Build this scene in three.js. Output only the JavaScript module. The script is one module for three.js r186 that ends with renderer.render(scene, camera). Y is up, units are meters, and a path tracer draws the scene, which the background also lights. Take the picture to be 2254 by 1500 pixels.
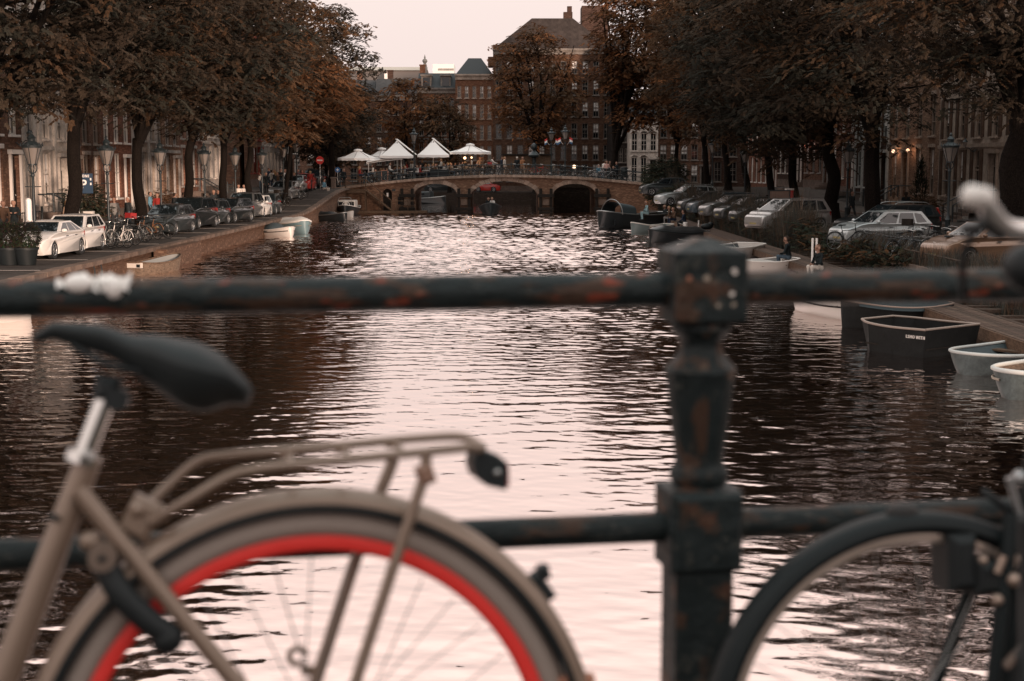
import * as THREE from 'three';
import { mergeGeometries, toCreasedNormals } from 'three/addons/utils/BufferGeometryUtils.js';
import { MarchingCubes } from 'three/addons/objects/MarchingCubes.js';
import { FontLoader } from 'three/addons/loaders/FontLoader.js';
import { TextGeometry } from 'three/addons/geometries/TextGeometry.js';

// ---------- camera, sky, sun, exposure ----------
const scene = new THREE.Scene();
const EYE = 4.25, FOCAL = 3130, PITCH = Math.atan(385 / FOCAL);      // metres above the water; photo pixels
const camera = new THREE.PerspectiveCamera(2 * Math.atan(750 / FOCAL) * 180 / Math.PI, 2254 / 1500, 0.1, 3000);
camera.position.set(0, EYE, 0);
camera.rotation.x = -PITCH;
camera.focus = 85;
camera.userData.fStop = 4.0;
const renderer = new THREE.WebGLRenderer({ antialias: true });
renderer.toneMapping = THREE.LinearToneMapping;
renderer.toneMappingExposure = 1;
renderer.shadowMap.enabled = true;
{
  const w = 256, h = 128, data = new Float32Array(w * h * 4);
  const mixc = (a, b, t) => a.map((v, i) => v + (b[i] - v) * t);
  for (let y = 0; y < h; y++) for (let x = 0; x < w; x++) {
    const el = ((y + 0.5) / h - 0.5) * Math.PI, az = ((x + 0.5) / w - 0.5) * 2 * Math.PI;
    const s = Math.max(0, Math.sin(el));
    let c = s < 0.45 ? mixc([0.915, 0.765, 0.72], [1.5, 1.27, 1.19], Math.pow(s / 0.45, 1.35)) : mixc([1.5, 1.27, 1.19], [1.22, 1.36, 1.36], (s - 0.45) / 0.55);
    if (el < 0) c = [0.2, 0.17, 0.15];
    const dx = Math.cos(az) * Math.cos(el), dz = Math.sin(az) * Math.cos(el);
    const k = 1 + 0.05 * Math.sin(3 * dx + 2 * dz + 6 * s) * Math.min(1, s * 3);
    data.set([c[0] * k, c[1] * k, c[2] * k, 1], (y * w + x) * 4);
  }
  const sky = new THREE.DataTexture(data, w, h, THREE.RGBAFormat, THREE.FloatType);
  sky.mapping = THREE.EquirectangularReflectionMapping;
  sky.magFilter = THREE.LinearFilter; sky.minFilter = THREE.LinearFilter;
  sky.needsUpdate = true;
  scene.background = sky; scene.environment = sky;
}
const SKYK = 1.0;
scene.backgroundIntensity = SKYK; scene.environmentIntensity = SKYK;
const sun = new THREE.DirectionalLight(new THREE.Color(1, 0.74, 0.58), 4.8);
sun.position.set(88, 20, 181); sun.target.position.set(0, 0, -60);
sun.position.add(sun.target.position);
sun.castShadow = true; sun.shadow.radius = 6; sun.shadow.mapSize.set(2048, 2048);
Object.assign(sun.shadow.camera, { left: -140, right: 140, top: 120, bottom: -120, near: 1, far: 500 });
scene.add(sun, sun.target);

// ---------- helpers ----------
const sstep = (a, b, v) => { const t = Math.max(0, Math.min(1, (v - a) / (b - a))); return t * t * (3 - 2 * t); };
const V = (x, y, z) => new THREE.Vector3(x, y, z), PI = Math.PI;
const CP = Math.cos(PITCH), SP = Math.sin(PITCH);
function ray(px, py) { const u = (px - 1127) / FOCAL, v = (750 - py) / FOCAL; return V(u, v * CP - SP, -CP - v * SP); }
function gp(px, py, h = 0) { const d = ray(px, py); return d.multiplyScalar((h - EYE) / d.y).add(V(0, EYE, 0)); }   // where a sight line meets height h
function ap(px, py, depth) { const d = ray(px, py); return d.multiplyScalar(-depth / d.z).add(V(0, EYE, 0)); }       // ... or the distance z = -depth
function rng(seed) { let a = seed >>> 0; return () => { a = (a + 0x6D2B79F5) | 0; let t = Math.imul(a ^ (a >>> 15), 1 | a); t = (t + Math.imul(t ^ (t >>> 7), 61 | t)) ^ t; return ((t ^ (t >>> 14)) >>> 0) / 4294967296; }; }
const names = new Map();
function numbered(n) { n = n.replace(/_\d{3}$/, ''); const k = names.get(n) ?? 0; names.set(n, k + 1); return k ? n + '_' + String(k).padStart(3, '0') : n; }
function shade(o) { o.castShadow = true; o.receiveShadow = true; return o; }
function tag(o, label, category, group, kind) { if (label) o.userData.label = label; if (category) o.userData.category = category; if (group) o.userData.group = group; if (kind) o.userData.kind = kind; return o; }
function thing(name, label, category, pos = [0, 0, 0], turn = 0, group) {
  const o = new THREE.Group(); o.name = numbered(name); scene.add(o);
  if (pos.isVector3) o.position.copy(pos); else o.position.set(...pos);
  o.rotation.y = turn; return tag(o, label, category, group);
}
function copyOf(src, label, pos, turn = 0, group) {
  const c = src.clone(); c.name = numbered(src.name); scene.add(c);
  if (pos.isVector3) c.position.copy(pos); else c.position.set(...pos);
  c.rotation.set(0, turn, 0); c.userData = { ...src.userData, label };
  if (group) c.userData.group = group;
  return c;
}
function metricUV(g, s) {
  const p = g.attributes.position, n = g.attributes.normal, uv = new Float32Array(p.count * 2);
  for (let i = 0; i < p.count; i += 3) {
    let ax = 0, ay = 0, az = 0;
    for (let k = 0; k < 3; k++) { ax += Math.abs(n.getX(i + k)); ay += Math.abs(n.getY(i + k)); az += Math.abs(n.getZ(i + k)); }
    for (let k = 0; k < 3; k++) {
      const j = i + k, x = p.getX(j), y = p.getY(j), z = p.getZ(j);
      if (ay > ax && ay > az) { uv[j * 2] = x / s; uv[j * 2 + 1] = z / s; }
      else if (ax > az) { uv[j * 2] = z / s; uv[j * 2 + 1] = y / s; }
      else { uv[j * 2] = x / s; uv[j * 2 + 1] = y / s; }
    }
  }
  g.setAttribute('uv', new THREE.BufferAttribute(uv, 2));
}
function clean(g) {
  if (g.index) g = g.toNonIndexed();
  for (const k of Object.keys(g.attributes)) if (!['position', 'normal', 'uv'].includes(k)) g.deleteAttribute(k);
  if (!g.attributes.normal) g.computeVertexNormals();
  if (!g.attributes.uv) g.setAttribute('uv', new THREE.BufferAttribute(new Float32Array(g.attributes.position.count * 2), 2));
  g.morphAttributes = {}; g.groups = [];
  return g;
}
class Kit {
  constructor() { this.g = []; this.m = null; }
  with(m) { this.m = m; return this; }
  add(g, m) { g = clean(g.clone()); if (m) g.applyMatrix4(m); if (this.m) g.applyMatrix4(this.m); this.g.push(g); return this; }
  box(w, h, d, x = 0, y = 0, z = 0, rx = 0, ry = 0, rz = 0) {
    return this.add(new THREE.BoxGeometry(w, h, d), new THREE.Matrix4().makeRotationFromEuler(new THREE.Euler(rx, ry, rz)).setPosition(x, y, z));
  }
  bev(w, h, d, b, x = 0, y = 0, z = 0, rx = 0, ry = 0, rz = 0) {           // a box with chamfered edges
    return this.add(bevelBox(w, h, d, b), new THREE.Matrix4().makeRotationFromEuler(new THREE.Euler(rx, ry, rz)).setPosition(x, y, z));
  }
  bar(a, b, r0, r1 = r0, n = 8) {
    a = a.isVector3 ? a : V(...a); b = b.isVector3 ? b : V(...b);
    const d = b.clone().sub(a), g = new THREE.CylinderGeometry(r1, r0, d.length(), n, 1);
    const m = new THREE.Matrix4().makeRotationFromQuaternion(new THREE.Quaternion().setFromUnitVectors(V(0, 1, 0), d.normalize())).setPosition(a.clone().add(b).multiplyScalar(0.5));
    return this.add(g, m);
  }
  tube(pts, r, n = 8, seg = 0, closed = false) {
    const c = new THREE.CatmullRomCurve3(pts.map((p) => (p.isVector3 ? p : V(...p))), closed, 'centripetal');
    return this.add(new THREE.TubeGeometry(c, seg || pts.length * 5, r, n, closed));
  }
  ball(r, x, y, z, sx = 1, sy = 1, sz = 1, n = 10) { return this.add(new THREE.SphereGeometry(r, n, Math.max(6, n * 0.7 | 0)), new THREE.Matrix4().makeScale(sx, sy, sz).setPosition(x, y, z)); }
  lathe(pts, n = 12, x = 0, y = 0, z = 0) { return this.add(toCreasedNormals(new THREE.LatheGeometry(pts.map((p) => new THREE.Vector2(...p)), n), 0.7), new THREE.Matrix4().setPosition(x, y, z)); }
  torus(R, r, x, y, z, n = 6, s = 28, ry = 0, arc = PI * 2) { return this.add(new THREE.TorusGeometry(R, r, n, s, arc), new THREE.Matrix4().makeRotationY(ry).setPosition(x, y, z)); }
  geo(mat) { let g = this.g.length > 1 ? mergeGeometries(this.g) : this.g[0]; if (mat?.userData.metric) metricUV(g, mat.userData.metric); return g; }
  build(name, mat, parent = scene) {
    const o = shade(new THREE.Mesh(this.geo(mat), mat)); o.name = parent === scene ? numbered(name) : name; parent.add(o); return o;
  }
}
const K = () => new Kit();
const bevelCache = new Map();
function bevelBox(w, h, d, b) {
  const key = [w, h, d, b].join();
  if (!bevelCache.has(key)) {
    const s = new THREE.Shape(), x = w / 2 - b, y = h / 2 - b;
    s.moveTo(-x, -y); s.lineTo(x, -y); s.lineTo(x, y); s.lineTo(-x, y); s.closePath();
    const g = new THREE.ExtrudeGeometry(s, { depth: d - 2 * b, bevelEnabled: true, bevelThickness: b, bevelSize: b, bevelSegments: 1, curveSegments: 2 });
    g.translate(0, 0, -(d - 2 * b) / 2); bevelCache.set(key, g);
  }
  return bevelCache.get(key);
}
function piece(geo, mat, name, parent, pos) { const o = shade(new THREE.Mesh(geo, mat)); o.name = parent === scene ? numbered(name) : name; if (pos) o.position.set(...pos); parent.add(o); return o; }
function polyGeo(verts, faces) {                                       // faces: lists of vertex numbers, flat shaded
  const pos = [];
  for (const f of faces) for (let i = 1; i < f.length - 1; i++) pos.push(...verts[f[0]], ...verts[f[i]], ...verts[f[i + 1]]);
  const g = new THREE.BufferGeometry(); g.setAttribute('position', new THREE.Float32BufferAttribute(pos, 3)); g.computeVertexNormals(); return g;
}
function gridGeo(nu, nv, fn, closedU = false) {                          // smooth sheet from fn(u, v)
  const pos = [], uv = [], idx = [];
  for (let j = 0; j <= nv; j++) for (let i = 0; i <= nu; i++) { const p = fn(i / nu, j / nv); pos.push(p[0], p[1], p[2]); uv.push(i / nu, j / nv); }
  for (let j = 0; j < nv; j++) for (let i = 0; i < nu; i++) { const a = j * (nu + 1) + i, b = a + 1, c = a + nu + 1, d = c + 1; idx.push(a, b, c, b, d, c); }
  const g = new THREE.BufferGeometry(); g.setAttribute('position', new THREE.Float32BufferAttribute(pos, 3)); g.setAttribute('uv', new THREE.Float32BufferAttribute(uv, 2)); g.setIndex(idx); g.computeVertexNormals();
  return g;
}

// ---------- textures ----------
function noise2(seed, n) {                                              // tileable value noise on an n x n lattice
  const r = rng(seed), t = Array.from({ length: n * n }, r), f = (x) => x * x * (3 - 2 * x);
  return (x, y) => {
    x = ((x % 1) + 1) % 1 * n; y = ((y % 1) + 1) % 1 * n;
    const i = Math.floor(x), j = Math.floor(y), u = f(x - i), v = f(y - j), i1 = (i + 1) % n, j1 = (j + 1) % n, a = i % n, b = j % n;
    return (t[b * n + a] * (1 - u) + t[b * n + i1] * u) * (1 - v) + (t[j1 * n + a] * (1 - u) + t[j1 * n + i1] * u) * v;
  };
}
function tex(w, h, fn, srgb = true) {
  const d = new Uint8Array(w * h * 4);
  for (let y = 0; y < h; y++) for (let x = 0; x < w; x++) { const c = fn(x / w, y / h, x, y), o = (y * w + x) * 4; for (let k = 0; k < 3; k++) d[o + k] = Math.max(0, Math.min(255, (c.length ? c[k] : c) * 255)); d[o + 3] = 255; }
  const t = new THREE.DataTexture(d, w, h); t.wrapS = t.wrapT = THREE.RepeatWrapping; t.magFilter = THREE.LinearFilter; t.minFilter = THREE.LinearMipmapLinearFilter; t.generateMipmaps = true;
  if (srgb) t.colorSpace = THREE.SRGBColorSpace; t.needsUpdate = true; return t;
}
const nA = noise2(1, 8), nB = noise2(2, 32), nC = noise2(3, 128), nD = noise2(4, 16);
const grunge = (x, y) => 0.45 * nA(x, y) + 0.3 * nB(x, y) + 0.25 * nC(x, y);
const brickTone = new Map();
{ const r = rng(77); for (let i = 0; i < 400; i++) brickTone.set(i, r()); }
const brickTex = tex(512, 512, (x, y) => {
  const row = Math.floor(y * 30), fy = y * 30 - row, xx = x * 10 + (row % 2) * 0.5, col = Math.floor(xx) % 10, fx = xx - Math.floor(xx);
  const mortar = fy < 0.14 || fx < 0.05, t = brickTone.get((row * 10 + col) % 400), g = grunge(x, y);
  const v = mortar ? 0.9 : 0.68 + 0.3 * t * t + 0.12 * (g - 0.5);
  return [v * (mortar ? 0.97 : 1), v * (mortar ? 0.97 : 0.94 + 0.05 * t), v * (mortar ? 0.95 : 0.92 + 0.04 * t)];
});
const brickBump = tex(512, 512, (x, y) => { const row = Math.floor(y * 30), fy = y * 30 - row, xx = x * 10 + (row % 2) * 0.5, fx = xx - Math.floor(xx); return (fy < 0.14 || fx < 0.05 ? 0.2 : 0.8) + 0.2 * (nC(x, y) - 0.5); }, false);
const grungeTex = tex(512, 512, (x, y) => { const g = grunge(x, y); const v = 0.72 + 0.42 * (g - 0.3); return [v, v, v]; });
const grungeBump = tex(512, 512, (x, y) => 0.5 * nC(x, y) + 0.3 * nC(x * 2, y * 2) + 0.2 * nB(x, y), false);
const woodTex = tex(512, 512, (x, y) => { const g = 0.5 * nC(x * 0.25, y * 2) + 0.3 * nB(x * 0.5, y * 2) + 0.2 * nA(x, y); const v = 0.6 + 0.6 * (g - 0.25); return [v, v * 0.99, v * 0.97]; });
const barkTex = tex(256, 256, (x, y) => { const g = 0.6 * nC(x, y * 0.25) + 0.4 * nB(x, y); const v = 0.45 + 0.8 * (g - 0.2); return [v, v, v]; });
const barkBump = tex(256, 256, (x, y) => 0.7 * nC(x, y * 0.2) + 0.3 * nB(x, y), false);
const rustTexture = (redness) => tex(1024, 512, (x, y) => {                               // worn paint: dark blue-green with rust and pale scuffs
  const a = 0.55 * nD(x, y) + 0.3 * nB(x, y) + 0.15 * nC(x, y), b = 0.5 * nA(x + 0.37, y) + 0.5 * nB(x + 0.2, y + 0.6), s = 0.6 * nB(x + 0.61, y + 0.1) + 0.4 * nC(x, y + 0.3);
  const st = (e0, e1, v) => { const t = Math.max(0, Math.min(1, (v - e0) / (e1 - e0))); return t * t * (3 - 2 * t); };
  let c = [0.095 + 0.05 * b, 0.122 + 0.05 * b, 0.125 + 0.05 * b];
  const r = st(0.57, 0.7, a), red = st(0.67, 0.75, b), p = st(0.72, 0.8, s);
  c = c.map((v, i) => v + ([0.36, 0.23, 0.165][i] - v) * r * 0.55);
  c = c.map((v, i) => v + ([0.56, 0.23, 0.16][i] - v) * red * r * redness);
  return c.map((v, i) => v + ([0.62, 0.55, 0.48][i] - v) * p * 0.22);
});
const rustTex = rustTexture(0.65), rustTexPost = rustTexture(0.06);
const rustBump = tex(512, 256, (x, y) => 0.6 * nB(x, y) + 0.4 * nC(x, y), false);
function rep(t, x, y = x) { const c = t.clone(); c.repeat.set(x, y); c.needsUpdate = true; return c; }

// ---------- materials ----------
const mat = (c, rough = 0.8, o = {}) => new THREE.MeshPhysicalMaterial({ color: new THREE.Color().setRGB(...c), roughness: rough, side: THREE.DoubleSide, ...o });
const metric = (m, s) => { m.userData.metric = s; return m; };
const brickMat = (c) => metric(mat(c, 0.9, { map: brickTex, bumpMap: brickBump, bumpScale: 0.006, specularIntensity: 0.3 }), 2.2);
const plasterMat = (c) => metric(mat(c, 0.85, { map: grungeTex, bumpMap: grungeBump, bumpScale: 0.003, specularIntensity: 0.3 }), 3.1);
const woodMat = (c, r = 0.8) => metric(mat(c, r, { map: woodTex, bumpMap: grungeBump, bumpScale: 0.003, specularIntensity: 0.3 }), 1.3);
const M = {
  black: mat([0.009, 0.012, 0.013], 0.55, { specularIntensity: 0.6 }), iron: mat([0.014, 0.021, 0.023], 0.45), rubber: mat([0.009, 0.011, 0.012], 0.8, { specularIntensity: 0.4 }), darkgrey: mat([0.04, 0.045, 0.047], 0.5),
  chrome: mat([0.62, 0.62, 0.6], 0.18, { metalness: 1 }), steel: mat([0.4, 0.4, 0.39], 0.35, { metalness: 0.9 }), white: mat([0.8, 0.76, 0.72], 0.45), trim: mat([0.66, 0.6, 0.55], 0.55),
  glass: mat([0.012, 0.016, 0.018], 0.06, { specularIntensity: 1, ior: 1.6 }), carglass: mat([0.01, 0.014, 0.016], 0.03, { ior: 1.7 }), lampglass: mat([0.42, 0.37, 0.33], 0.3, { transmission: 0.6, thickness: 0 }),
  bark: mat([0.028, 0.021, 0.017], 0.95, { map: rep(barkTex, 3, 6), bumpMap: rep(barkBump, 3, 6), bumpScale: 0.03, specularIntensity: 0.2 }),
  asphalt: metric(mat([0.085, 0.07, 0.06], 0.9, { map: grungeTex, bumpMap: grungeBump, bumpScale: 0.01, specularIntensity: 0.3 }), 4.3),
  stone: plasterMat([0.24, 0.18, 0.15]), quay: brickMat([0.2, 0.125, 0.09]), bridgebrick: brickMat([0.27, 0.165, 0.115]), slate: metric(mat([0.045, 0.045, 0.047], 0.8, { map: grungeTex }), 2),
  wood: woodMat([0.17, 0.11, 0.075]), woodgrey: woodMat([0.14, 0.1, 0.08]), darkwood: woodMat([0.035, 0.028, 0.024]), canvas: mat([0.82, 0.78, 0.75], 0.8), canvasDark: mat([0.03, 0.042, 0.046], 0.7), red: mat([0.55, 0.03, 0.025], 0.5), blue: mat([0.03, 0.1, 0.2], 0.5),
  taillight: mat([0.28, 0.02, 0.015], 0.25), lens: mat([0.7, 0.7, 0.68], 0.08, { ior: 1.6 }), tyre: mat([0.014, 0.015, 0.016], 0.85), rimalloy: mat([0.5, 0.5, 0.5], 0.3, { metalness: 0.8 }),
  line: mat([0.27, 0.24, 0.22], 0.85), rope: mat([0.3, 0.25, 0.2], 0.9), terracotta: mat([0.3, 0.13, 0.08], 0.8), skin: mat([0.5, 0.28, 0.2], 0.6),
};
M.plate = mat([0.3, 0.24, 0.1], 0.6);
const paint = (c, r = 0.3) => mat(c, r, { clearcoat: 0.8, clearcoatRoughness: 0.06, specularIntensity: 0.6 });
// ---------- water ----------
const SLOPE = 0.046;                                                      // mean slope of the waves in the surface itself
function waveField(n, waves, seed, kmin, kmax, spread, power) {          // tileable sum of ripples whose crests lie mostly across the canal
  const r = rng(seed), h = new Float32Array(n * n), cx = new Float32Array(n), sx = new Float32Array(n);
  for (let w = 0; w < waves; w++) {
    const k = kmin * Math.pow(kmax / kmin, (w + r()) / waves), a = (r() + r() + r() - 1.5) * spread, kx = Math.round(k * Math.sin(a)), ky = Math.round(k * Math.cos(a)) || 1, ph = r() * 6.283, amp = Math.pow(Math.hypot(kx, ky), -power);
    for (let x = 0; x < n; x++) { cx[x] = Math.cos(2 * PI * kx * x / n); sx[x] = Math.sin(2 * PI * kx * x / n); }
    for (let y = 0; y < n; y++) { const b = 2 * PI * ky * y / n + ph, cb = Math.cos(b) * amp, sb = Math.sin(b) * amp; for (let x = 0, o = y * n; x < n; x++) h[o + x] += cx[x] * cb - sx[x] * sb; }
  }
  return h;
}
function bumpFrom(h, n) {
  let lo = 1e9, hi = -1e9; for (const v of h) { lo = Math.min(lo, v); hi = Math.max(hi, v); }
  const d = new Float32Array(n * n * 4); for (let o = 0; o < n * n; o++) { const v = (h[o] - lo) / (hi - lo); d.set([v, v, v, 1], o * 4); }
  const t = new THREE.DataTexture(d, n, n, THREE.RGBAFormat, THREE.FloatType); t.wrapS = t.wrapT = THREE.RepeatWrapping; t.magFilter = THREE.LinearFilter; t.needsUpdate = true; return t;
}
{
  const n = 1024, fine = waveField(n, 60, 9, 16, 150, 1.15, 1.2), bm = bumpFrom(fine, n);
  bm.repeat.set(1 / 9.3, 1 / 9.3);
  const water = mat([0.78, 0.66, 0.62], 0.035, { metalness: 1, bumpMap: bm, bumpScale: 0.0045 });
  // the surface itself carries the waves longer than half a metre; finer ripples are in the material
  const r = rng(21), waves = Array.from({ length: 46 }, (_, i) => { const l = 0.2 * Math.pow(1.5 / 0.2, (i + r()) / 46), a = (r() + r() + r() - 1.5) * (l > 0.6 ? 0.75 : 1.0), k = 2 * PI / l; return [k * Math.sin(a), k * Math.cos(a), r() * 6.283, l, (l > 0.5 ? Math.pow(l / 0.5, -0.9) : 1) * (0.5 + r()) / k]; });
  const zs = []; for (let z = -7; z > -130.5; z -= 0.03 + 0.0012 * -z) zs.push(z);
  const nx = 240, X0 = -15.3, X1 = 13.9, pos = [], nor = [], uv = [], idx = [];
  for (const z of zs) {
    // waves that the sheet cannot carry at this distance are left to its neighbours; the mean slope grows where the canal opens to the wind
    const step = 0.03 - 0.0012 * z, act = []; let s2 = 0;
    for (const [kx, kz, p, l, A] of waves) { const w = sstep(1.7 * step, 3.2 * step, l) * A; if (w > 0) { act.push([kx, kz, p, w]); s2 += (kx * kx + kz * kz) * w * w / 2; } }
    const norm = (SLOPE * (0.62 + 1.85 * sstep(-20, -80, z))) / Math.sqrt(s2);
    for (let i = 0; i <= nx; i++) {
    const x = X0 + (X1 - X0) * i / nx, m = norm * (1 + 0.3 * Math.sin(x * 0.21 + z * 0.13) * Math.sin(z * 0.31 - x * 0.1 + 1) + 0.15 * Math.sin(z * 0.9 + x * 0.4)); let h = 0, dx = 0, dz = 0;
    for (const [kx, kz, p, A] of act) { const ph = kx * x + kz * z + p, c = Math.cos(ph) * A; h += Math.sin(ph) * A; dx += c * kx; dz += c * kz; }
    pos.push(x, h * m, z); const l = 1 / Math.hypot(dx * m, 1, dz * m); nor.push(-dx * m * l, l, -dz * m * l); uv.push(x, -z);
  } }
  for (let j = 0; j < zs.length - 1; j++) for (let i = 0; i < nx; i++) { const a = j * (nx + 1) + i, b = a + 1, c = a + nx + 1, d = c + 1; idx.push(a, b, c, b, d, c); }
  const zl = zs[zs.length - 1], flat = (x0, x1, z0, z1, y) => { const b = pos.length / 3; for (const [x, z] of [[x0, z0], [x1, z0], [x1, z1], [x0, z1]]) { pos.push(x, y, z); nor.push(0, 1, 0); uv.push(x, -z); } idx.push(b, b + 1, b + 2, b, b + 2, b + 3); };
  flat(X0, X1, 8, -7, -0.01); flat(X1, 16, 8, zl, -0.01); flat(X0, 16, zl, -141.6, 0); flat(X0, 4, -141.6, -174.5, 0);
  const g = new THREE.BufferGeometry(); g.setAttribute('position', new THREE.Float32BufferAttribute(pos, 3)); g.setAttribute('normal', new THREE.Float32BufferAttribute(nor, 3)); g.setAttribute('uv', new THREE.Float32BufferAttribute(uv, 2)); g.setIndex(idx);
  const o = piece(g, water, 'water', scene); tag(o, 'rippled canal water mirroring the pink sky', '', null, 'structure');
  const bed = K().box(60, 0.2, 190, 5, -2.4, -85).build('canal_bed', mat([0.02, 0.02, 0.018], 0.9)); bed.userData.kind = 'structure';
}
// ---------- banks, quays, kerbs ----------
const yL = (z) => 0.88 + 1.35 * sstep(-98, -128, z) * (1 - sstep(-136, -160, z));
const yR = (z) => 1.0 + 1.25 * sstep(-100, -128, z) * (1 - sstep(-136, -160, z));
const QL = -14.9, QR = 13.3;
function bankSheet(x0, x1, z0, z1, y, n = 60, dy = 0) { return gridGeo(1, n, (u, v) => { const z = z0 + (z1 - z0) * v; return [x0 + (x1 - x0) * u, y(z) + dy, z]; }); }
{
  const k = (...a) => K().add(...a);
  k(bankSheet(-700, QL + 0.0, 20, -174.5, yL)).build('ground_left', M.asphalt).userData.kind = 'structure';
  k(bankSheet(QR, 700, 20, -141.6, yR)).build('ground_right', M.asphalt).userData.kind = 'structure';
  const f = K(); f.add(bankSheet(4, 700, -141.6, -174.5, (z) => Math.max(1.0, yR(z)), 20)); f.add(bankSheet(-700, 700, -174.5, -900, () => 1.0, 4));
  f.build('ground_beyond_bridge', M.asphalt).userData.kind = 'structure';
  // quay walls with coping stones, each stone a piece
  const cop = [0, 1, 2].map((i) => { const g = bevelBox(0.42, 0.16, 1.18 + i * 0.02, 0.015).clone(); metricUV(Object.assign(clean(g)), 3.1); return g; }), copMats = [plasterMat([0.23, 0.16, 0.125]), plasterMat([0.2, 0.145, 0.115]), plasterMat([0.26, 0.185, 0.145])], r = rng(31);
  function quay(name, label, x, side, z0, z1, y, step) {
    const w = K().add(gridGeo(1, 60, (u, v) => { const z = z0 + (z1 - z0) * v; return [x + side * 0.12, -0.8 + (y(z) + 0.8 - 0.13) * u, z]; }));
    w.add(gridGeo(1, 60, (u, v) => { const z = z0 + (z1 - z0) * v; return [x + side * 0.12 + (side < 0 ? -0.6 : 0.6) * u, y(z) - 0.14, z]; }));
    if (step) { w.box(0.55, 1.7, 6.5, x + 0.36, y(-64) - 0.92, -62); }
    const o = w.build(name, M.quay); tag(o, label, '', null, 'structure');
    for (let z = z0 - 0.6, i = 0; z > z1; z -= 1.22, i++) {
      if (z > -28) continue;
      const s = piece(cop[i % 3], copMats[(r() * 3) | 0], 'coping_stone', o, [x + side * 0.02 + (r() - 0.5) * 0.03, y(z) - 0.055 + (r() - 0.5) * 0.015, z]);
      s.rotation.x = Math.atan2(y(z - 0.6) - y(z + 0.6), 1.2); s.rotation.y = (r() - 0.5) * 0.01;
    }
    return o;
  }
  quay('quay_wall', 'long brick quay wall with stone coping on the left bank', QL, -1, 10, -130, yL, true);
  quay('quay_wall', 'low brick quay wall behind the jetty on the right bank', QR, 1, 10, -130, yR);
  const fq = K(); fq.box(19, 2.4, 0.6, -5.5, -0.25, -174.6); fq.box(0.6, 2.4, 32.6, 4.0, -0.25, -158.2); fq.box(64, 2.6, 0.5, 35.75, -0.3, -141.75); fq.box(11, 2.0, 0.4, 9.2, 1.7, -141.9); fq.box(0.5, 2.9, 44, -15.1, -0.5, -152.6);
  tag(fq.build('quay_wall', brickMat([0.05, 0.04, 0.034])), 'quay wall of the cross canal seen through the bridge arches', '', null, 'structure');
  // parking bay lines and kerb on the left street
  const ln = K(); for (let i = 0; i < 16; i++) { const z = -46 - i * 5.2; ln.box(2.2, 0.008, 0.12, -16.4, yL(z) + 0.006, z); }
  for (let i = 0; i < 40; i++) { const z = -42 - i * 2; ln.box(0.1, 0.008, 1.9, -17.6, yL(z) + 0.0065, z); }
  ln.build('parking_lines', M.line).userData.kind = 'structure';
  const kb = K(); for (let z = -20; z > -122; z -= 2) { kb.box(0.2, 0.14, 1.97, -21.2, yL(z) + 0.06, z); }
  const kbo = kb.build('kerb', M.stone); kbo.userData.kind = 'structure';
  K().add(bankSheet(-24.6, -21.3, 0, -122, yL, 60, 0.12)).build('pavement_left', plasterMat([0.16, 0.125, 0.105])).userData.kind = 'structure';
  K().add(bankSheet(23.4, 27.1, 0, -126, yR, 60, 0.12)).build('pavement_right', plasterMat([0.15, 0.125, 0.11])).userData.kind = 'structure';
  const kr = K(); for (let z = -20; z > -126; z -= 2) kr.box(0.2, 0.14, 1.97, 23.3, yR(z) + 0.06, z);
  kr.build('kerb', M.stone).userData.kind = 'structure';
  // mooring rings and ladder chains on the left quay wall (dark iron)
  for (const [px, py] of [[158, 596], [186, 600]]) { const p = gp(px, py, 0.5); const c = K().tube([[QL + 0.04, 0.9, p.z], [QL + 0.1, 0.5, p.z - 0.1], [QL + 0.05, 0.05, p.z - 0.05]], 0.025, 6).build('mooring_chain', M.iron); tag(c, px < 170 ? 'dark mooring chain on left quay wall below the planters, nearer one' : 'dark mooring chain on left quay wall below the white cars, farther one', 'chain'); }
}
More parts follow.
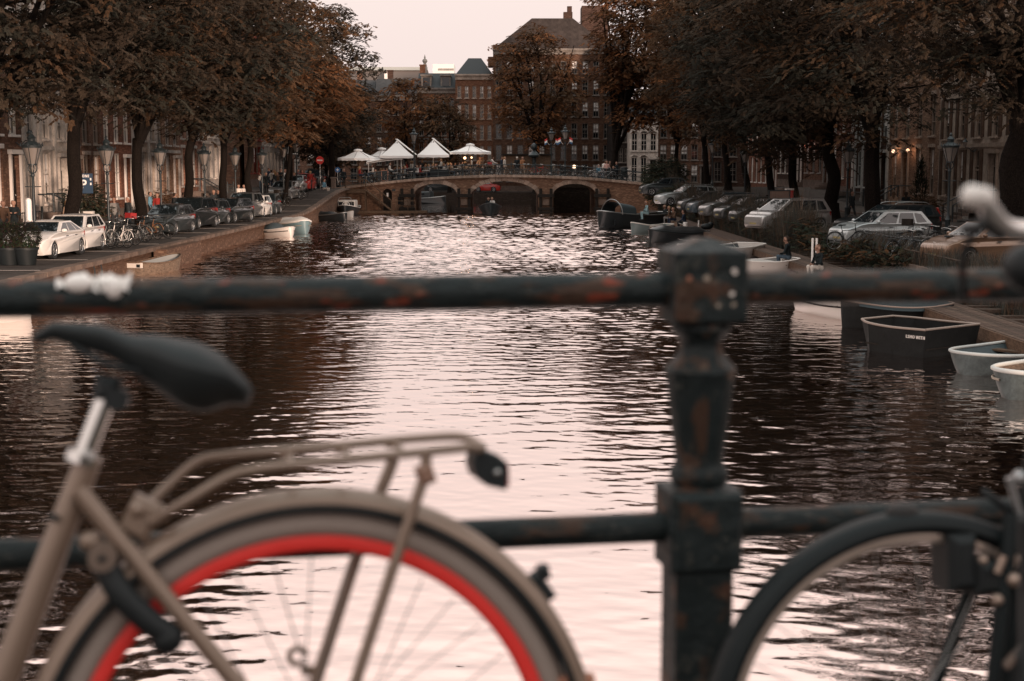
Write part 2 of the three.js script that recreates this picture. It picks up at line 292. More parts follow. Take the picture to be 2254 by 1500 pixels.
// ---------- the stone bridge ----------
const BZ = -130, BD = 10;                                                 // near face and depth of the bridge
const deckTop = (x) => 3.36 - 0.00475 * (x + 0.3) ** 2;                    // arched deck
const ARCHES = [[-6.95, 1.95, 1.62, 1.0], [-0.7, 3.08, 1.36, 1.5], [5.7, 1.95, 1.62, 1.0]];
const bridge = thing('stone_bridge', 'brick bridge with three arches crossing the canal in the distance', 'bridge', [0, 0, 0]);
{
  const s = new THREE.Shape(); s.moveTo(-16.5, -1); s.lineTo(16.5, -1);
  for (let i = 0; i <= 30; i++) { const x = 16.5 - i * 1.1; s.lineTo(x, deckTop(x) - 0.16); }
  s.closePath();
  for (const [cx, rx, sp, ry] of ARCHES) { const h = new THREE.Path(); h.moveTo(cx - rx, -0.95); h.lineTo(cx - rx, sp); for (let i = 1; i < 24; i++) { const a = PI - i * PI / 24; h.lineTo(cx + rx * Math.cos(a), sp + ry * Math.sin(a)); } h.lineTo(cx + rx, sp); h.lineTo(cx + rx, -0.95); h.closePath(); s.holes.push(h); }
  const dh = new THREE.Path(); { const x = -11.35; dh.moveTo(x - 0.42, 0.12); dh.lineTo(x + 0.42, 0.12); dh.lineTo(x + 0.42, 1.75); for (let i = 1; i < 10; i++) { const a = i * PI / 10; dh.lineTo(x + 0.42 * Math.cos(a), 1.75 + 0.42 * Math.sin(a)); } dh.lineTo(x - 0.42, 1.75); dh.closePath(); }
  s.holes.push(dh);
  const wh = new THREE.Path(); wh.moveTo(-10.4, 0.75); wh.lineTo(-9.85, 0.75); wh.lineTo(-9.85, 1.45); wh.lineTo(-10.4, 1.45); wh.closePath(); s.holes.push(wh);
  K().add(new THREE.ExtrudeGeometry(s, { depth: BD, bevelEnabled: false }), new THREE.Matrix4().setPosition(0, 0, BZ - BD)).build('wall', M.bridgebrick, bridge);
  K().box(0.9, 2.2, 0.1, -11.35, 1.1, BZ - 0.5).build('door', M.darkwood, bridge);
  K().box(0.16, 0.34, 0.02, -11.37, 1.62, BZ - 0.44).build('notice', M.white, bridge);
  { const w = K().box(0.62, 0.8, 0.06, -10.12, 1.1, BZ - 0.35).build('window', M.glass, bridge); K().box(0.05, 0.7, 0.05, -10.12, 1.1, BZ - 0.29).box(0.55, 0.05, 0.05, -10.12, 1.1, BZ - 0.29).build('frame', M.darkwood, w); }
  K().box(0.3, 0.2, 0.12, -10.75, 2.05, BZ + 0.06).build('wall_lamp_box', M.iron, bridge);
  // deck surface and cornice
  K().add(gridGeo(30, 1, (u, v) => { const x = -16.5 + 33 * u; return [x, deckTop(x) - 0.02, BZ - 0.2 - (BD - 0.4) * v]; })).build('deck', M.asphalt, bridge);
  const stoneMats = [plasterMat([0.4, 0.28, 0.215]), plasterMat([0.34, 0.245, 0.19]), plasterMat([0.45, 0.33, 0.26])], r = rng(12);
  for (const zf of [BZ + 0.06, BZ - BD - 0.06]) for (let i = 0; i < 22; i++) {                 // cornice stones
    if (zf < BZ - 1 && i % 2) continue;
    const w = 1.5, x = -15.75 + i * w, sl = Math.atan(-0.0095 * (x + 0.3));
    const st = piece(bevelBox(zf < BZ - 1 ? w * 2 : w - 0.012, 0.24, 0.42, 0.03), stoneMats[(r() * 3) | 0], 'cornice_stone', bridge, [x, deckTop(x) - 0.05, zf]); st.rotation.z = sl;
  }
  // voussoirs round every arch
  for (const [cx, rx, sp, ry] of ARCHES) {
    const n = rx > 2.5 ? 19 : 15;
    for (let i = 0; i < n; i++) {
      const a0 = PI - (i / n) * PI + 0, a1 = PI - ((i + 1) / n) * PI, e = 0.006, big = i === (n >> 1) ? 0.5 : 0.36 + 0.06 * (i % 2);
      const P = (a, o) => [cx + (rx + o) * Math.cos(a), sp + (ry + o) * Math.sin(a)];
      const q = new THREE.Shape(); [P(a0 - e, 0.004), P((a0 + a1) / 2, 0.004), P(a1 + e, 0.004), P(a1 + e, big), P((a0 + a1) / 2, big), P(a0 - e, big)].forEach(([x, y], j) => (j ? q.lineTo(x, y) : q.moveTo(x, y)));
      const g = clean(new THREE.ExtrudeGeometry(q, { depth: 0.3, bevelEnabled: false })); metricUV(g, 3.1);
      piece(g, stoneMats[(r() * 3) | 0], 'voussoir', bridge, [0, 0, BZ - 0.24 + 0.02 * r()]);
    }
  }
  // timber fenders before the piers
  for (const [a, b] of [[885, 908], [1010, 1033], [1190, 1213], [1313, 1338]]) {
    const xa = ap(a, 440, -BZ).x, xb = ap(b, 440, -BZ).x, xm = (xa + xb) / 2, w = xb - xa, k = K();
    k.bev(0.26, 2.5, 0.26, 0.03, xa, 0.95, BZ + 0.3); k.bev(0.26, 2.5, 0.26, 0.03, xb, 0.95, BZ + 0.3);
    for (const y of [1.55, 0.35]) k.bev(w + 0.5, 0.3, 0.2, 0.02, xm, y, BZ + 0.5);
    k.bev(w + 0.3, 0.25, 0.2, 0.02, xm, 0.02, BZ + 0.5);
    k.build('timber_fender', M.darkwood, bridge);
    K().bev(w - 0.35, 0.55, 0.1, 0.02, xm, 0.95, BZ + 0.1).build('stone_panel', stoneMats[1], bridge);
  }
  // landing, wooden stair with treads, quayside ledge
  const st = K(), top = ap(785, 421, -BZ), y1 = 0.25, x0 = -14.3, x1 = -12.9, xb = -11.6;
  st.bev(1.9, 0.12, 1.1, 0.01, -14.15, 2.05, BZ + 0.62); st.bev(1.9, 0.22, 0.08, 0.01, -14.15, 1.9, BZ + 1.19);
  for (const x of [-15.0, -13.25]) for (const z of [BZ + 0.15, BZ + 1.12]) st.bev(0.12, 2.6, 0.12, 0.01, x, 0.75, z);
  for (const z of [BZ + 0.2, BZ + 1.12]) st.bar([-13.2, 2.05, z], [-10.9, 0.2, z], 0.07, 0.07, 4);
  for (const z of [BZ + 1.12]) { st.bar([-13.2, 3.0, z], [-10.9, 1.15, z], 0.05, 0.05, 6); st.bar([-15, 3.0, z], [-13.2, 3.0, z], 0.05, 0.05, 6); st.bar([-15, 2.55, z], [-13.2, 2.55, z], 0.035, 0.035, 6); }
  for (const [x, y] of [[-15, 3.05], [-13.2, 3.05], [-11.9, 2.0], [-10.9, 1.2]]) st.bar([x, y - 1.1, BZ + 1.12], [x, y, BZ + 1.12], 0.055, 0.055, 6);
  const stair = st.build('stair', M.wood, bridge);
  for (let i = 0; i < 11; i++) K().bev(0.26, 0.05, 0.9, 0.008, -13.1 + i * 0.205, 1.95 - i * 0.165, BZ + 0.66).build('tread', M.wood, stair);
  const lg = K().bev(6.6, 0.2, 1.3, 0.02, -11.0, 0.1, BZ + 0.62); for (const x of [-12, -10.4, -9.4, -8.7]) { lg.bar([x, 0.1, BZ + 1.2], [x, 1.15, BZ + 1.2], 0.035, 0.035, 6); }
  lg.bar([-10.6, 1.1, BZ + 1.2], [-8.7, 1.1, BZ + 1.2], 0.03, 0.03, 6); lg.bar([-10.6, 0.65, BZ + 1.2], [-8.7, 0.65, BZ + 1.2], 0.025, 0.025, 6);
  lg.build('landing_stage', M.wood, bridge);
  // railing: posts and bars that follow the deck
  for (const zf of [BZ - 0.02, BZ - BD + 0.02]) {
    const rail = K(); const pts = (dy, n = 24) => Array.from({ length: n + 1 }, (_, i) => { const x = -16 + 32 * i / n; return [x, deckTop(x) + dy, zf]; });
    rail.tube(pts(1.0), 0.035, 6, 48); rail.tube(pts(0.55), 0.022, 5, 48); rail.tube(pts(0.2), 0.018, 5, 48);
    rail.build('rail', M.iron, bridge);
    for (let i = 0; i < 15; i++) { const x = -15.6 + i * 2.22; K().lathe([[0.07, 0], [0.07, 0.12], [0.04, 0.16], [0.035, 0.9], [0.06, 0.95], [0.06, 1.05], [0, 1.14]], 8, x, deckTop(x) + 0.05, zf).build('railing_post', M.iron, bridge); }
  }
}
// ---------- houses ----------
const shared = new Map();
function once(key, fn) { if (!shared.has(key)) shared.set(key, fn()); return shared.get(key); }
function winFrame(w, h, cols, rows) {
  return once(`wf${w.toFixed(2)},${h.toFixed(2)},${cols},${rows}`, () => {
    const k = K(), t = 0.09, d = 0.12; k.box(t, h, d, -w / 2 + t / 2, h / 2, 0); k.box(t, h, d, w / 2 - t / 2, h / 2, 0); k.box(w - 2 * t, t, d, 0, t / 2, 0); k.box(w - 2 * t, t, d, 0, h - t / 2, 0);
    const iw = w - 2 * t, ih = h - 2 * t; k.box(iw, 0.08, d * 0.9, 0, t + ih * 0.58, 0);
    for (let i = 1; i < cols; i++) k.box(0.05, ih, 0.06, -iw / 2 + iw * i / cols, t + ih / 2, 0.01);
    for (let j = 1; j < rows; j++) k.box(iw, 0.04, 0.05, 0, t + ih * j / rows, 0.012);
    return k.geo();
  });
}
function putWindow(parent, x, y, w, h, z, o = {}) {
  const f = piece(winFrame(w, h, o.cols ?? 2, o.rows ?? 2), o.trim ?? M.trim, 'window', parent, [x, y, z]);
  piece(once(`pane${w.toFixed(2)},${h.toFixed(2)}`, () => { const g = new THREE.BoxGeometry(w - 0.14, h - 0.14, 0.02); g.translate(0, h / 2, -0.05); return g; }), M.glass, 'pane', f);
  if (o.sill !== false) piece(once(`sill${w.toFixed(2)}`, () => { const g = bevelBox(w + 0.2, 0.12, 0.26, 0.015).clone(); g.translate(0, -0.06, 0.16); return g; }), o.sillMat ?? M.trim, 'sill', f);
  if (o.curtain) piece(once(`cur${w.toFixed(2)},${h.toFixed(2)}`, () => { const g = new THREE.PlaneGeometry(w - 0.2, h * 0.55, 8, 1); const p = g.attributes.position; for (let i = 0; i < p.count; i++) p.setZ(i, 0.02 * Math.sin(p.getX(i) * 30)); g.translate(0, h * 0.68, -0.025); return g; }), M.canvas, 'curtain', f);
  return f;
}
// a canal house whose front looks to local +z; origin at the middle of its foot
function house(name, label, category, pos, turn, o) {
  const t = thing(name, label, category, pos, turn), W = o.w, H = o.h, n = o.n ?? 3, wm = o.wall, trim = o.trim ?? M.trim, D = o.d ?? 10, r = rng(o.seed ?? 1);
  const floors = o.floors ?? 4, plinth = o.plinth ?? 0.9, fh = (H - plinth - 0.6) / floors, holes = [], ww = o.ww ?? Math.min(1.35, W / n * 0.58);
  for (let f = 0; f < floors; f++) for (let i = 0; i < n; i++) {
    const h = fh * (f === 0 ? 0.8 : f === floors - 1 ? 0.58 : 0.7), x = -W / 2 + W * (i + 0.5) / n, y = plinth + f * fh + fh * 0.1 + 0.12;
    const isDoor = f === 0 && i === (o.doorAt ?? n - 1);
    holes.push({ x, y: isDoor ? plinth * 0.6 : y, w: ww, h: isDoor ? fh * 0.86 + plinth * 0.4 : h, door: isDoor, f });
  }
  const s = new THREE.Shape(); s.moveTo(-W / 2, -0.3); s.lineTo(W / 2, -0.3); s.lineTo(W / 2, H);
  const g = o.gable ?? 'cornice', G = o.gh ?? 2.6;
  if (g === 'step') { const k = 4; for (let i = 0; i < k; i++) { const x = W / 2 * (1 - (i + 0) / k * 0.85); s.lineTo(x, H + G * (i + 1) / k); s.lineTo(W / 2 * (1 - (i + 1) / k * 0.85), H + G * (i + 1) / k); } for (let i = k - 1; i >= 0; i--) { s.lineTo(-W / 2 * (1 - (i + 1) / k * 0.85), H + G * (i + 1) / k); s.lineTo(-W / 2 * (1 - i / k * 0.85), H + G * (i + 1) / k); } }
  else if (g === 'neck') { s.lineTo(W * 0.24, H + 0.15); s.lineTo(W * 0.2, H + G * 0.8); s.lineTo(0, H + G); s.lineTo(-W * 0.2, H + G * 0.8); s.lineTo(-W * 0.24, H + 0.15); }
  s.lineTo(-W / 2, H); s.closePath();
  for (const q of holes) { const p = new THREE.Path(); p.moveTo(q.x - q.w / 2, q.y); p.lineTo(q.x + q.w / 2, q.y); p.lineTo(q.x + q.w / 2, q.y + q.h); if (o.arched && !q.door) { for (let a = 1; a < 6; a++) p.lineTo(q.x + q.w / 2 * Math.cos(a * PI / 6), q.y + q.h + 0.3 * Math.sin(a * PI / 6)); } p.lineTo(q.x - q.w / 2, q.y + q.h); p.closePath(); s.holes.push(p); }
  const wall = K().add(new THREE.ExtrudeGeometry(s, { depth: 0.35, bevelEnabled: false }), new THREE.Matrix4().setPosition(0, 0, -0.35));
  wall.box(W - 0.02, H, D - 0.9, 0, H / 2 - 0.01, -0.8 - (D - 0.9) / 2);
  wall.build('wall', wm, t);
  const pm = o.plinthMat ?? M.stone;
  { const seg = []; let x0 = -W / 2; const d = holes.find((q) => q.door); if (d && plinth > 0.2) { K().box(d.x - d.w / 2 - x0, plinth * 0.8, 0.08, (x0 + d.x - d.w / 2) / 2, plinth * 0.4, 0.04).box(Math.max(0.02, W / 2 - d.x - d.w / 2), plinth * 0.8, 0.08, (W / 2 + d.x + d.w / 2) / 2, plinth * 0.4, 0.04).build('plinth', pm, t); } }
  for (const q of holes) {
    if (q.door) {
      const dr = K().box(q.w * 0.96, q.h * 0.78, 0.08, q.x, q.y + q.h * 0.39, -0.22).build('door', o.doorMat ?? M.darkwood, t);
      K().box(q.w * 0.9, q.h * 0.18, 0.04, q.x, q.y + q.h * 0.88, -0.22).build('fanlight', M.glass, dr);
      K().ball(0.045, q.x + q.w * 0.33, q.y + q.h * 0.4, -0.16).build('door_knob', M.chrome, dr);
      K().box(0.16, q.h + 0.1, 0.14, q.x - q.w / 2 - 0.09, q.y + q.h / 2, 0.06).box(0.16, q.h + 0.1, 0.14, q.x + q.w / 2 + 0.09, q.y + q.h / 2, 0.06).box(q.w + 0.6, 0.22, 0.3, q.x, q.y + q.h + 0.12, 0.1).build('door_frame', trim, t);
      const st = K(); for (let i = 0; i < 3; i++) st.bev(q.w + 0.7, q.y / 3 - 0.004, 0.35 * (3 - i), 0.01, q.x, q.y / 3 * (i + 0.5), 0.1 + 0.175 * (3 - i)); st.build('doorstep', M.stone, t);
    } else {
      const wf = putWindow(t, q.x, q.y, q.w, q.h, -0.16, { cols: 2, rows: o.rows ?? 3, trim, sillMat: o.sillMat ?? trim, curtain: r() < 0.3 });
      if (o.lintel) piece(once(`lin${q.w.toFixed(2)}`, () => { const g = bevelBox(q.w + 0.24, 0.22, 0.1, 0.012).clone(); g.translate(0, 0, 0); return g; }), trim, 'lintel', t, [q.x, q.y + q.h + 0.12, 0.03]);
      if (o.shutters && q.f <= (o.shutterTop ?? 1)) for (const sd of [-1, 1]) { const sh = K().bev(q.w * 0.44, q.h, 0.06, 0.01, q.x + sd * (q.w * 0.5 + q.w * 0.25), q.y + q.h / 2, 0.045); for (let i = 1; i < 4; i++) sh.box(q.w * 0.36, 0.03, 0.02, q.x + sd * (q.w * 0.5 + q.w * 0.25), q.y + q.h * i / 4, 0.085); sh.build('shutter', o.shutters, t); }
    }
  }
  if (o.arched) { const k = K(); for (const q of holes) if (!q.door) k.add(new THREE.TorusGeometry(q.w / 2 + 0.06, 0.08, 4, 8, PI), new THREE.Matrix4().makeScale(1, 0.55, 1).setPosition(q.x, q.y + q.h, 0.0)); k.build('window_arches', trim, t); }
  if (o.pilasters) { const k = K(); for (let i = 0; i <= n; i++) { const x = -W / 2 + W * i / n; const xx = i === 0 ? x + 0.16 : i === n ? x - 0.16 : x; k.box(0.3, H * 0.96, 0.12, xx, H * 0.48, 0.06).box(0.44, 0.3, 0.18, xx, H * 0.955, 0.09).box(0.44, 0.5, 0.18, xx, 0.27, 0.09); } k.build('pilasters', trim, t); }
  if (o.bands) for (let f = 1; f < floors; f++) K().box(W, 0.22, 0.1, 0, plinth + f * fh, 0.05).build('string_course', trim, t);
  if (g === 'cornice') K().box(W + 0.05, 0.5, 0.16, 0, H - 0.3, 0.08).box(W + 0.2, 0.18, 0.5, 0, H + 0.06, 0.12).box(W + 0.1, 0.12, 0.34, 0, H - 0.09, 0.1).build('cornice', trim, t);
  // roof
  const roofM = o.roofMat ?? M.slate, rh = g === 'cornice' ? (o.rh ?? 2.4) : G * 0.86, z0 = -0.36, z1 = -D, W2 = W / 2 - 0.03, y0 = H - 0.02;
  let roof;
  if (g === 'cornice' && o.hip) roof = polyGeo([[-W2, y0 + 0.15, z0 + 0.4], [W2, y0 + 0.15, z0 + 0.4], [W2, y0 + 0.15, z1], [-W2, y0 + 0.15, z1], [-W2 * 0.35, y0 + rh, z0 - 2.6], [W2 * 0.35, y0 + rh, z0 - 2.6], [W2 * 0.35, y0 + rh, z1 + 2.6], [-W2 * 0.35, y0 + rh, z1 + 2.6]], [[0, 1, 5, 4], [1, 2, 6, 5], [2, 3, 7, 6], [3, 0, 4, 7], [4, 5, 6, 7]]);
  else if (g === 'cornice') roof = polyGeo([[-W2, y0 + 0.15, z0 + 0.3], [W2, y0 + 0.15, z0 + 0.3], [W2, y0 + rh, z0 - 2.4], [-W2, y0 + rh, z0 - 2.4], [W2, y0 + rh, z1], [-W2, y0 + rh, z1], [-W2, y0 - 0.5, z1], [W2, y0 - 0.5, z1], [-W2, y0 - 0.5, z0], [W2, y0 - 0.5, z0]], [[0, 1, 2, 3], [3, 2, 4, 5], [5, 4, 7, 6], [1, 9, 7, 4, 2], [0, 3, 5, 6, 8]]);
  else roof = polyGeo([[-W2, y0, z0], [W2, y0, z0], [0, y0 + rh, z0], [-W2, y0, z1], [W2, y0, z1], [0, y0 + rh, z1]], [[1, 4, 5, 2], [0, 2, 5, 3], [3, 5, 4], [0, 1, 2]]);
  const ro = K().add(roof).build('roof', roofM, t);
  for (const cx of o.chimneys ?? [W * 0.3]) K().box(0.7, 1.8, 0.9, cx, H + rh + 0.2, -4).box(0.82, 0.16, 1.02, cx, H + rh + 1.1, -4).build('chimney', o.chimneyMat ?? wm, ro);
  for (const dx of o.dormers ?? []) { const dm = K().box(1.3, 1.5, 1.6, dx, H + 0.95, -1.2).box(1.5, 0.18, 1.9, dx, H + 1.78, -1.1).build('dormer', trim, ro); piece(once('dpane', () => new THREE.BoxGeometry(0.9, 1.1, 0.04)), M.glass, 'pane', t, [dx, H + 0.95, -0.38]); }
  return t;
}
const B = {
  brown: brickMat([0.22, 0.13, 0.095]), dark: brickMat([0.1, 0.062, 0.05]), red: brickMat([0.26, 0.125, 0.088]), orange: brickMat([0.42, 0.2, 0.12]), tan: brickMat([0.34, 0.22, 0.16]), rose: brickMat([0.4, 0.22, 0.165]), blackish: brickMat([0.05, 0.042, 0.04]),
  white: plasterMat([0.8, 0.7, 0.62]), cream: plasterMat([0.55, 0.44, 0.36]), grey: plasterMat([0.42, 0.38, 0.35]), pale: plasterMat([0.62, 0.55, 0.5]), sand: plasterMat([0.45, 0.34, 0.27]),
};
const LW = PI / 2, RW = -PI / 2, HX = -24.6, RX = 27.1;
const leftHouses = [
  [-51, -58, 'red brick canal house at the near end of the left row', { wall: B.red, h: 15, lintel: true }],
  [-58, -65, 'dark brick canal house left of the brown one in left row', { wall: B.dark, h: 16, gable: 'neck' }],
  [-65, -72, 'brown brick canal house with tall white windows at left edge', { wall: B.brown, h: 15.5, n: 3, ww: 1.3, lintel: true }],
  [-72, -79.5, 'white plastered canal house with pilasters behind the first lamp', { wall: B.white, trim: B.white, h: 15, pilasters: true, ww: 1.15, bands: true }],
  [-79.5, -86, 'brown brick house with shop door behind the nearest trunk', { wall: B.brown, h: 14.6, trim: plasterMat([0.45, 0.36, 0.3]), doorAt: 0, lintel: true }],
  [-86, -92.7, 'dark red brick house with flower boxes behind the bush', { wall: B.red, h: 15.2, gable: 'step' }],
  [-92.7, -99, 'cream house with tall window bands behind the second trunk', { wall: B.cream, trim: B.pale, h: 16, pilasters: true, ww: 1.2 }],
  [-99, -106, 'tan brick canal house behind the third street lamp', { wall: B.tan, trim: B.pale, h: 15, bands: true }],
  [-106, -114, 'rose brick canal house with pale ground floor by dark cars', { wall: B.rose, trim: B.pale, h: 15.6, n: 4, lintel: true }],
  [-114, -122, 'pale pink corner house just before the side street', { wall: B.pale, trim: B.white, h: 14.8, n: 4, bands: true }],
  [-133.5, -141, 'brown brick corner shop with red trim behind the street crowd', { wall: B.brown, trim: plasterMat([0.3, 0.06, 0.045]), h: 14, ww: 1.5, pilasters: false }],
  [-141, -152, 'grey plastered house beyond the red shop', { wall: B.grey, trim: B.pale, h: 14.5, n: 5 }],
  [-152, -164, 'brown brick house at the far end of the left row', { wall: B.brown, h: 15, n: 5 }],
];
leftHouses.forEach(([a, b, label, o], i) => house('canal_house', label, 'house', [HX, yL((a + b) / 2) + 0.02, (a + b) / 2], LW, { w: a - b - 0.02, seed: 40 + i, floors: 4, ...o }));
const rightHouses = [
  [-54, -70, 'dark brick house at the near end of the right row', { wall: B.dark, h: 15, n: 5 }],
  [-70, -91, 'broad cream stone house with brown shutters behind the right lamp', { wall: B.cream, trim: B.sand, h: 15.5, n: 7, shutters: plasterMat([0.13, 0.075, 0.05]), shutterTop: 3, ww: 1.15, bands: true, plinthMat: B.pale, doorAt: 3 }],
  [-91, -103, 'brown brick house with sand coloured door frame on the right', { wall: B.tan, trim: B.sand, h: 16.5, n: 4, ww: 1.2, lintel: true, doorAt: 1 }],
  [-103, -113, 'dark house with white framed bay front on the right', { wall: B.dark, trim: plasterMat([0.55, 0.55, 0.52]), h: 15.5, n: 4, ww: 1.7, pilasters: true }],
  [-113, -122, 'red brick canal house behind the thick right trees', { wall: B.red, h: 16, n: 3, gable: 'step' }],
  [-122, -133, 'dark brown canal house with grey door columns by right trees', { wall: B.brown, h: 15.5, n: 4, trim: B.grey }],
  [-133.5, -146, 'brown brick house beyond the right trees past the lit red lamp', { wall: B.dark, h: 15, n: 5 }],
  [-146, -166, 'long dark red house at the far end of the right row', { wall: B.red, h: 15, n: 7 }],
];
rightHouses.forEach(([a, b, label, o], i) => house('canal_house', label, 'house', [RX, yR((a + b) / 2) + 0.02, (a + b) / 2], RW, { w: a - b - 0.02, seed: 70 + i, floors: 4, ...o }));
// buildings beyond the bridge, fronts towards the camera
const FT = plasterMat([0.29, 0.25, 0.22]), FO = brickMat([0.26, 0.135, 0.088]);
const farX = (px, d) => (px - 1127) / FOCAL * d;
function farHouse(name, label, px0, px1, d, pyTop, o) { const x0 = farX(px0, d), x1 = farX(px1, d), top = ap(1127, pyTop, d).y; return house(name, label, 'building', [(x0 + x1) / 2, 1.0, -d], 0, { w: x1 - x0 - 0.02, h: top - 1, ...o }); }
farHouse('canal_house', 'dark brick house with white framed windows beyond the left tree', 828, 921, 186, 212, { wall: B.dark, trim: FT, n: 5, floors: 5, ww: 0.62, seed: 5, chimneys: [-1] });
farHouse('canal_house', 'orange brick gabled house with arched windows behind the parasols', 921, 1004, 187, 196, { wall: FO, trim: FT, n: 5, floors: 4, arched: true, ww: 0.58, bands: true, seed: 6, dormers: [-1.3, 1.2], roofMat: mat([0.02, 0.025, 0.028], 0.7), rh: 2.2, chimneys: [-2] });
farHouse('corner_building', 'orange brick corner building with tiled hip roof and cream cornice', 1004, 1086, 185, 166, { wall: FO, trim: B.cream, n: 5, floors: 5, ww: 0.5, hip: true, rh: 2.4, seed: 7, roofMat: mat([0.03, 0.034, 0.036], 0.8), chimneys: [] });
{
  const t = farHouse('brick_block', 'big brown brick block with mansard roof rising over the bridge', 1086, 1345, 181, 110, { wall: brickMat([0.16, 0.095, 0.068]), trim: FT, n: 11, floors: 6, ww: 0.75, hip: true, rh: 4.2, seed: 8, roofMat: metric(mat([0.065, 0.05, 0.044], 0.85, { map: grungeTex, specularIntensity: 0.2 }), 2.5), chimneys: [] });
  const d = 186, P = (px, py) => ap(px, py, d).sub(t.position);
  const a = P(1250, 44), b = P(1251, 18); K().box(1.15, 1.3, 1.2, a.x, a.y + 0.3, a.z).box(0.6, 0.8, 0.7, a.x + 0.2, a.y + 1.3, a.z).build('chimney', B.dark, t);
  const c = P(1310, 30); K().box(3.4, 6, 4, c.x, c.y - 2, c.z - 2).build('stair_tower', B.dark, t);
  const e = P(1092, 112); K().box(1.1, 2.2, 3, e.x + 0.2, e.y - 0.6, e.z + 2).box(1.0, 1.2, 3, e.x - 0.5, e.y - 1.6, e.z + 2).build('parapet', B.brown, t);
}
farHouse('canal_house', 'dark narrow brick house left of the white house past bridge', 1345, 1384, 172, 130, { wall: B.blackish, trim: FT, n: 3, floors: 6, ww: 0.48, seed: 9 });
farHouse('canal_house', 'white classical house with arched windows past right bridge end', 1384, 1446, 168, 262, { wall: B.white, trim: B.white, n: 3, floors: 2, ww: 0.72, arched: true, seed: 10 });
farHouse('canal_house', 'brown brick house right of the white classical house', 1446, 1560, 170, 150, { wall: B.brown, trim: FT, n: 5, floors: 5, ww: 0.8, seed: 13 });
farHouse('canal_house', 'dark brick house behind the right trees at the canal end', 1560, 1760, 174, 120, { wall: B.dark, trim: FT, n: 6, floors: 5, ww: 0.9, seed: 14 });
farHouse('canal_house', 'tall brown brick house behind the far left trees', 640, 828, 190, 214, { wall: B.brown, trim: FT, n: 6, floors: 5, ww: 0.9, seed: 11 });
{ // long grey roof with finial and dormer, far behind
  const d = 222, x0 = farX(760, d), x1 = farX(940, d), top = ap(0, 148, d).y, eave = ap(0, 236, d).y, t = thing('church_hall', 'long grey roofed hall with a stone finial on the skyline', 'building', [0, 0, -d]);
  K().box(x1 - x0, eave, 9, (x0 + x1) / 2, eave / 2, -6).build('wall', B.brown, t);
  K().add(polyGeo([[x0, eave, -1.2], [x1 + 1.4, eave, -1.2], [x1, top, -5], [x0, top, -5], [x0, eave, -11], [x1 + 1.4, eave, -11]], [[0, 1, 2, 3], [1, 5, 2], [5, 4, 3, 2]])).build('roof', mat([0.16, 0.13, 0.115], 0.8, { map: rep(grungeTex, 3) }), t);
  K().box(x1 - x0, 0.5, 0.5, (x0 + x1) / 2, top + 0.1, -4.9).build('ridge', mat([0.32, 0.34, 0.33], 0.7), t);
  const f = ap(931, 146, d); K().box(0.62, 1.6, 0.62, f.x, f.y - 0.3, -4.8).lathe([[0.34, 0], [0.2, 0.25], [0.42, 0.6], [0.36, 0.85], [0.12, 1.0], [0.14, 1.2], [0, 1.7]], 10, f.x, f.y + 0.5, -4.8).build('finial', mat([0.12, 0.12, 0.115], 0.8), t);
  const m = ap(851, 166, d); K().box(1.0, 1.6, 1.5, m.x, m.y - 0.4, -2.2).add(new THREE.CylinderGeometry(0.55, 0.55, 1.6, 12, 1, false, 0, PI), new THREE.Matrix4().makeRotationFromEuler(new THREE.Euler(PI / 2, 0, -PI / 2 + PI / 2)).setPosition(m.x, m.y + 0.4, -2.2)).build('dormer', M.white, t);
}
{ const d = 430, x0 = farX(955, d), x1 = farX(1001, d), top = ap(0, 141, d).y, t = thing('tower_block', 'pale modern tower block far off on the skyline', 'building', [0, 0, -d]);
  K().box(x1 - x0, top, 12, (x0 + x1) / 2, top / 2, -6).build('wall', mat([0.62, 0.64, 0.62], 0.7), t);
  for (let i = 0; i < 3; i++) K().box(x1 - x0 - 1.6, 0.6, 0.1, (x0 + x1) / 2 + 0.8, top - 1.6 - i * 1.8, 0.05).build('window_band', M.grey ?? B.grey, t); }


{ // outside the photo: low houses along the right bank and a delivery van on the bridge, which shade the near right side
  for (let i = 0; i < 5; i++) house('low_house', `low brick house on the right bank outside the photo, ${['first', 'second', 'third', 'fourth', 'fifth'][i]} from the near bridge`, 'house', [RX, 1.0, 2 - i * 12], RW, { w: 11.9, h: 6, n: 4, floors: 2, wall: [B.brown, B.red][i % 2], seed: 90 + i, d: 9, rh: 1.6 });
}
// ---------- trees and plants ----------
function sprayGeo(seed, len, n, leaf) {                                   // a drooping twig with leaves on both sides
  const r = rng(seed), pos = [];
  const P = (t) => V(len * t, -0.18 * len * t * t, 0);
  for (let i = 0; i < n; i++) {
    const t = 0.12 + 0.88 * (i + r() * 0.6) / n, b = P(Math.min(1, t)), sd = i % 2 ? 1 : -1, a = (0.5 + r() * 0.7) * sd, l = leaf * (0.75 + r() * 0.5), w = l * 0.3;
    const d = V(Math.cos(a), -0.25 - r() * 0.5, Math.sin(a)).normalize(), up = V((r() - 0.5) * 0.7, 1, (r() - 0.5) * 0.7), s = V().crossVectors(d, up).normalize(), nrm = V().crossVectors(s, d);
    const m = b.clone().addScaledVector(d, l * 0.5).addScaledVector(nrm, 0.02 * r()), e = b.clone().addScaledVector(d, l), A = m.clone().addScaledVector(s, w), C = m.clone().addScaledVector(s, -w);
    A.addScaledVector(nrm, -w * 0.35); C.addScaledVector(nrm, -w * 0.35);
    for (const [x, y, z] of [[b, A, e], [b, e, C]]) pos.push(x.x, x.y, x.z, y.x, y.y, y.z, z.x, z.y, z.z);
  }
  const g = new THREE.BufferGeometry(); g.setAttribute('position', new THREE.Float32BufferAttribute(pos, 3)); g.computeVertexNormals(); return g;
}
const leafMat = mat([1, 1, 1], 0.9, { transmission: 0.2, thickness: 0, specularIntensity: 0.12 });
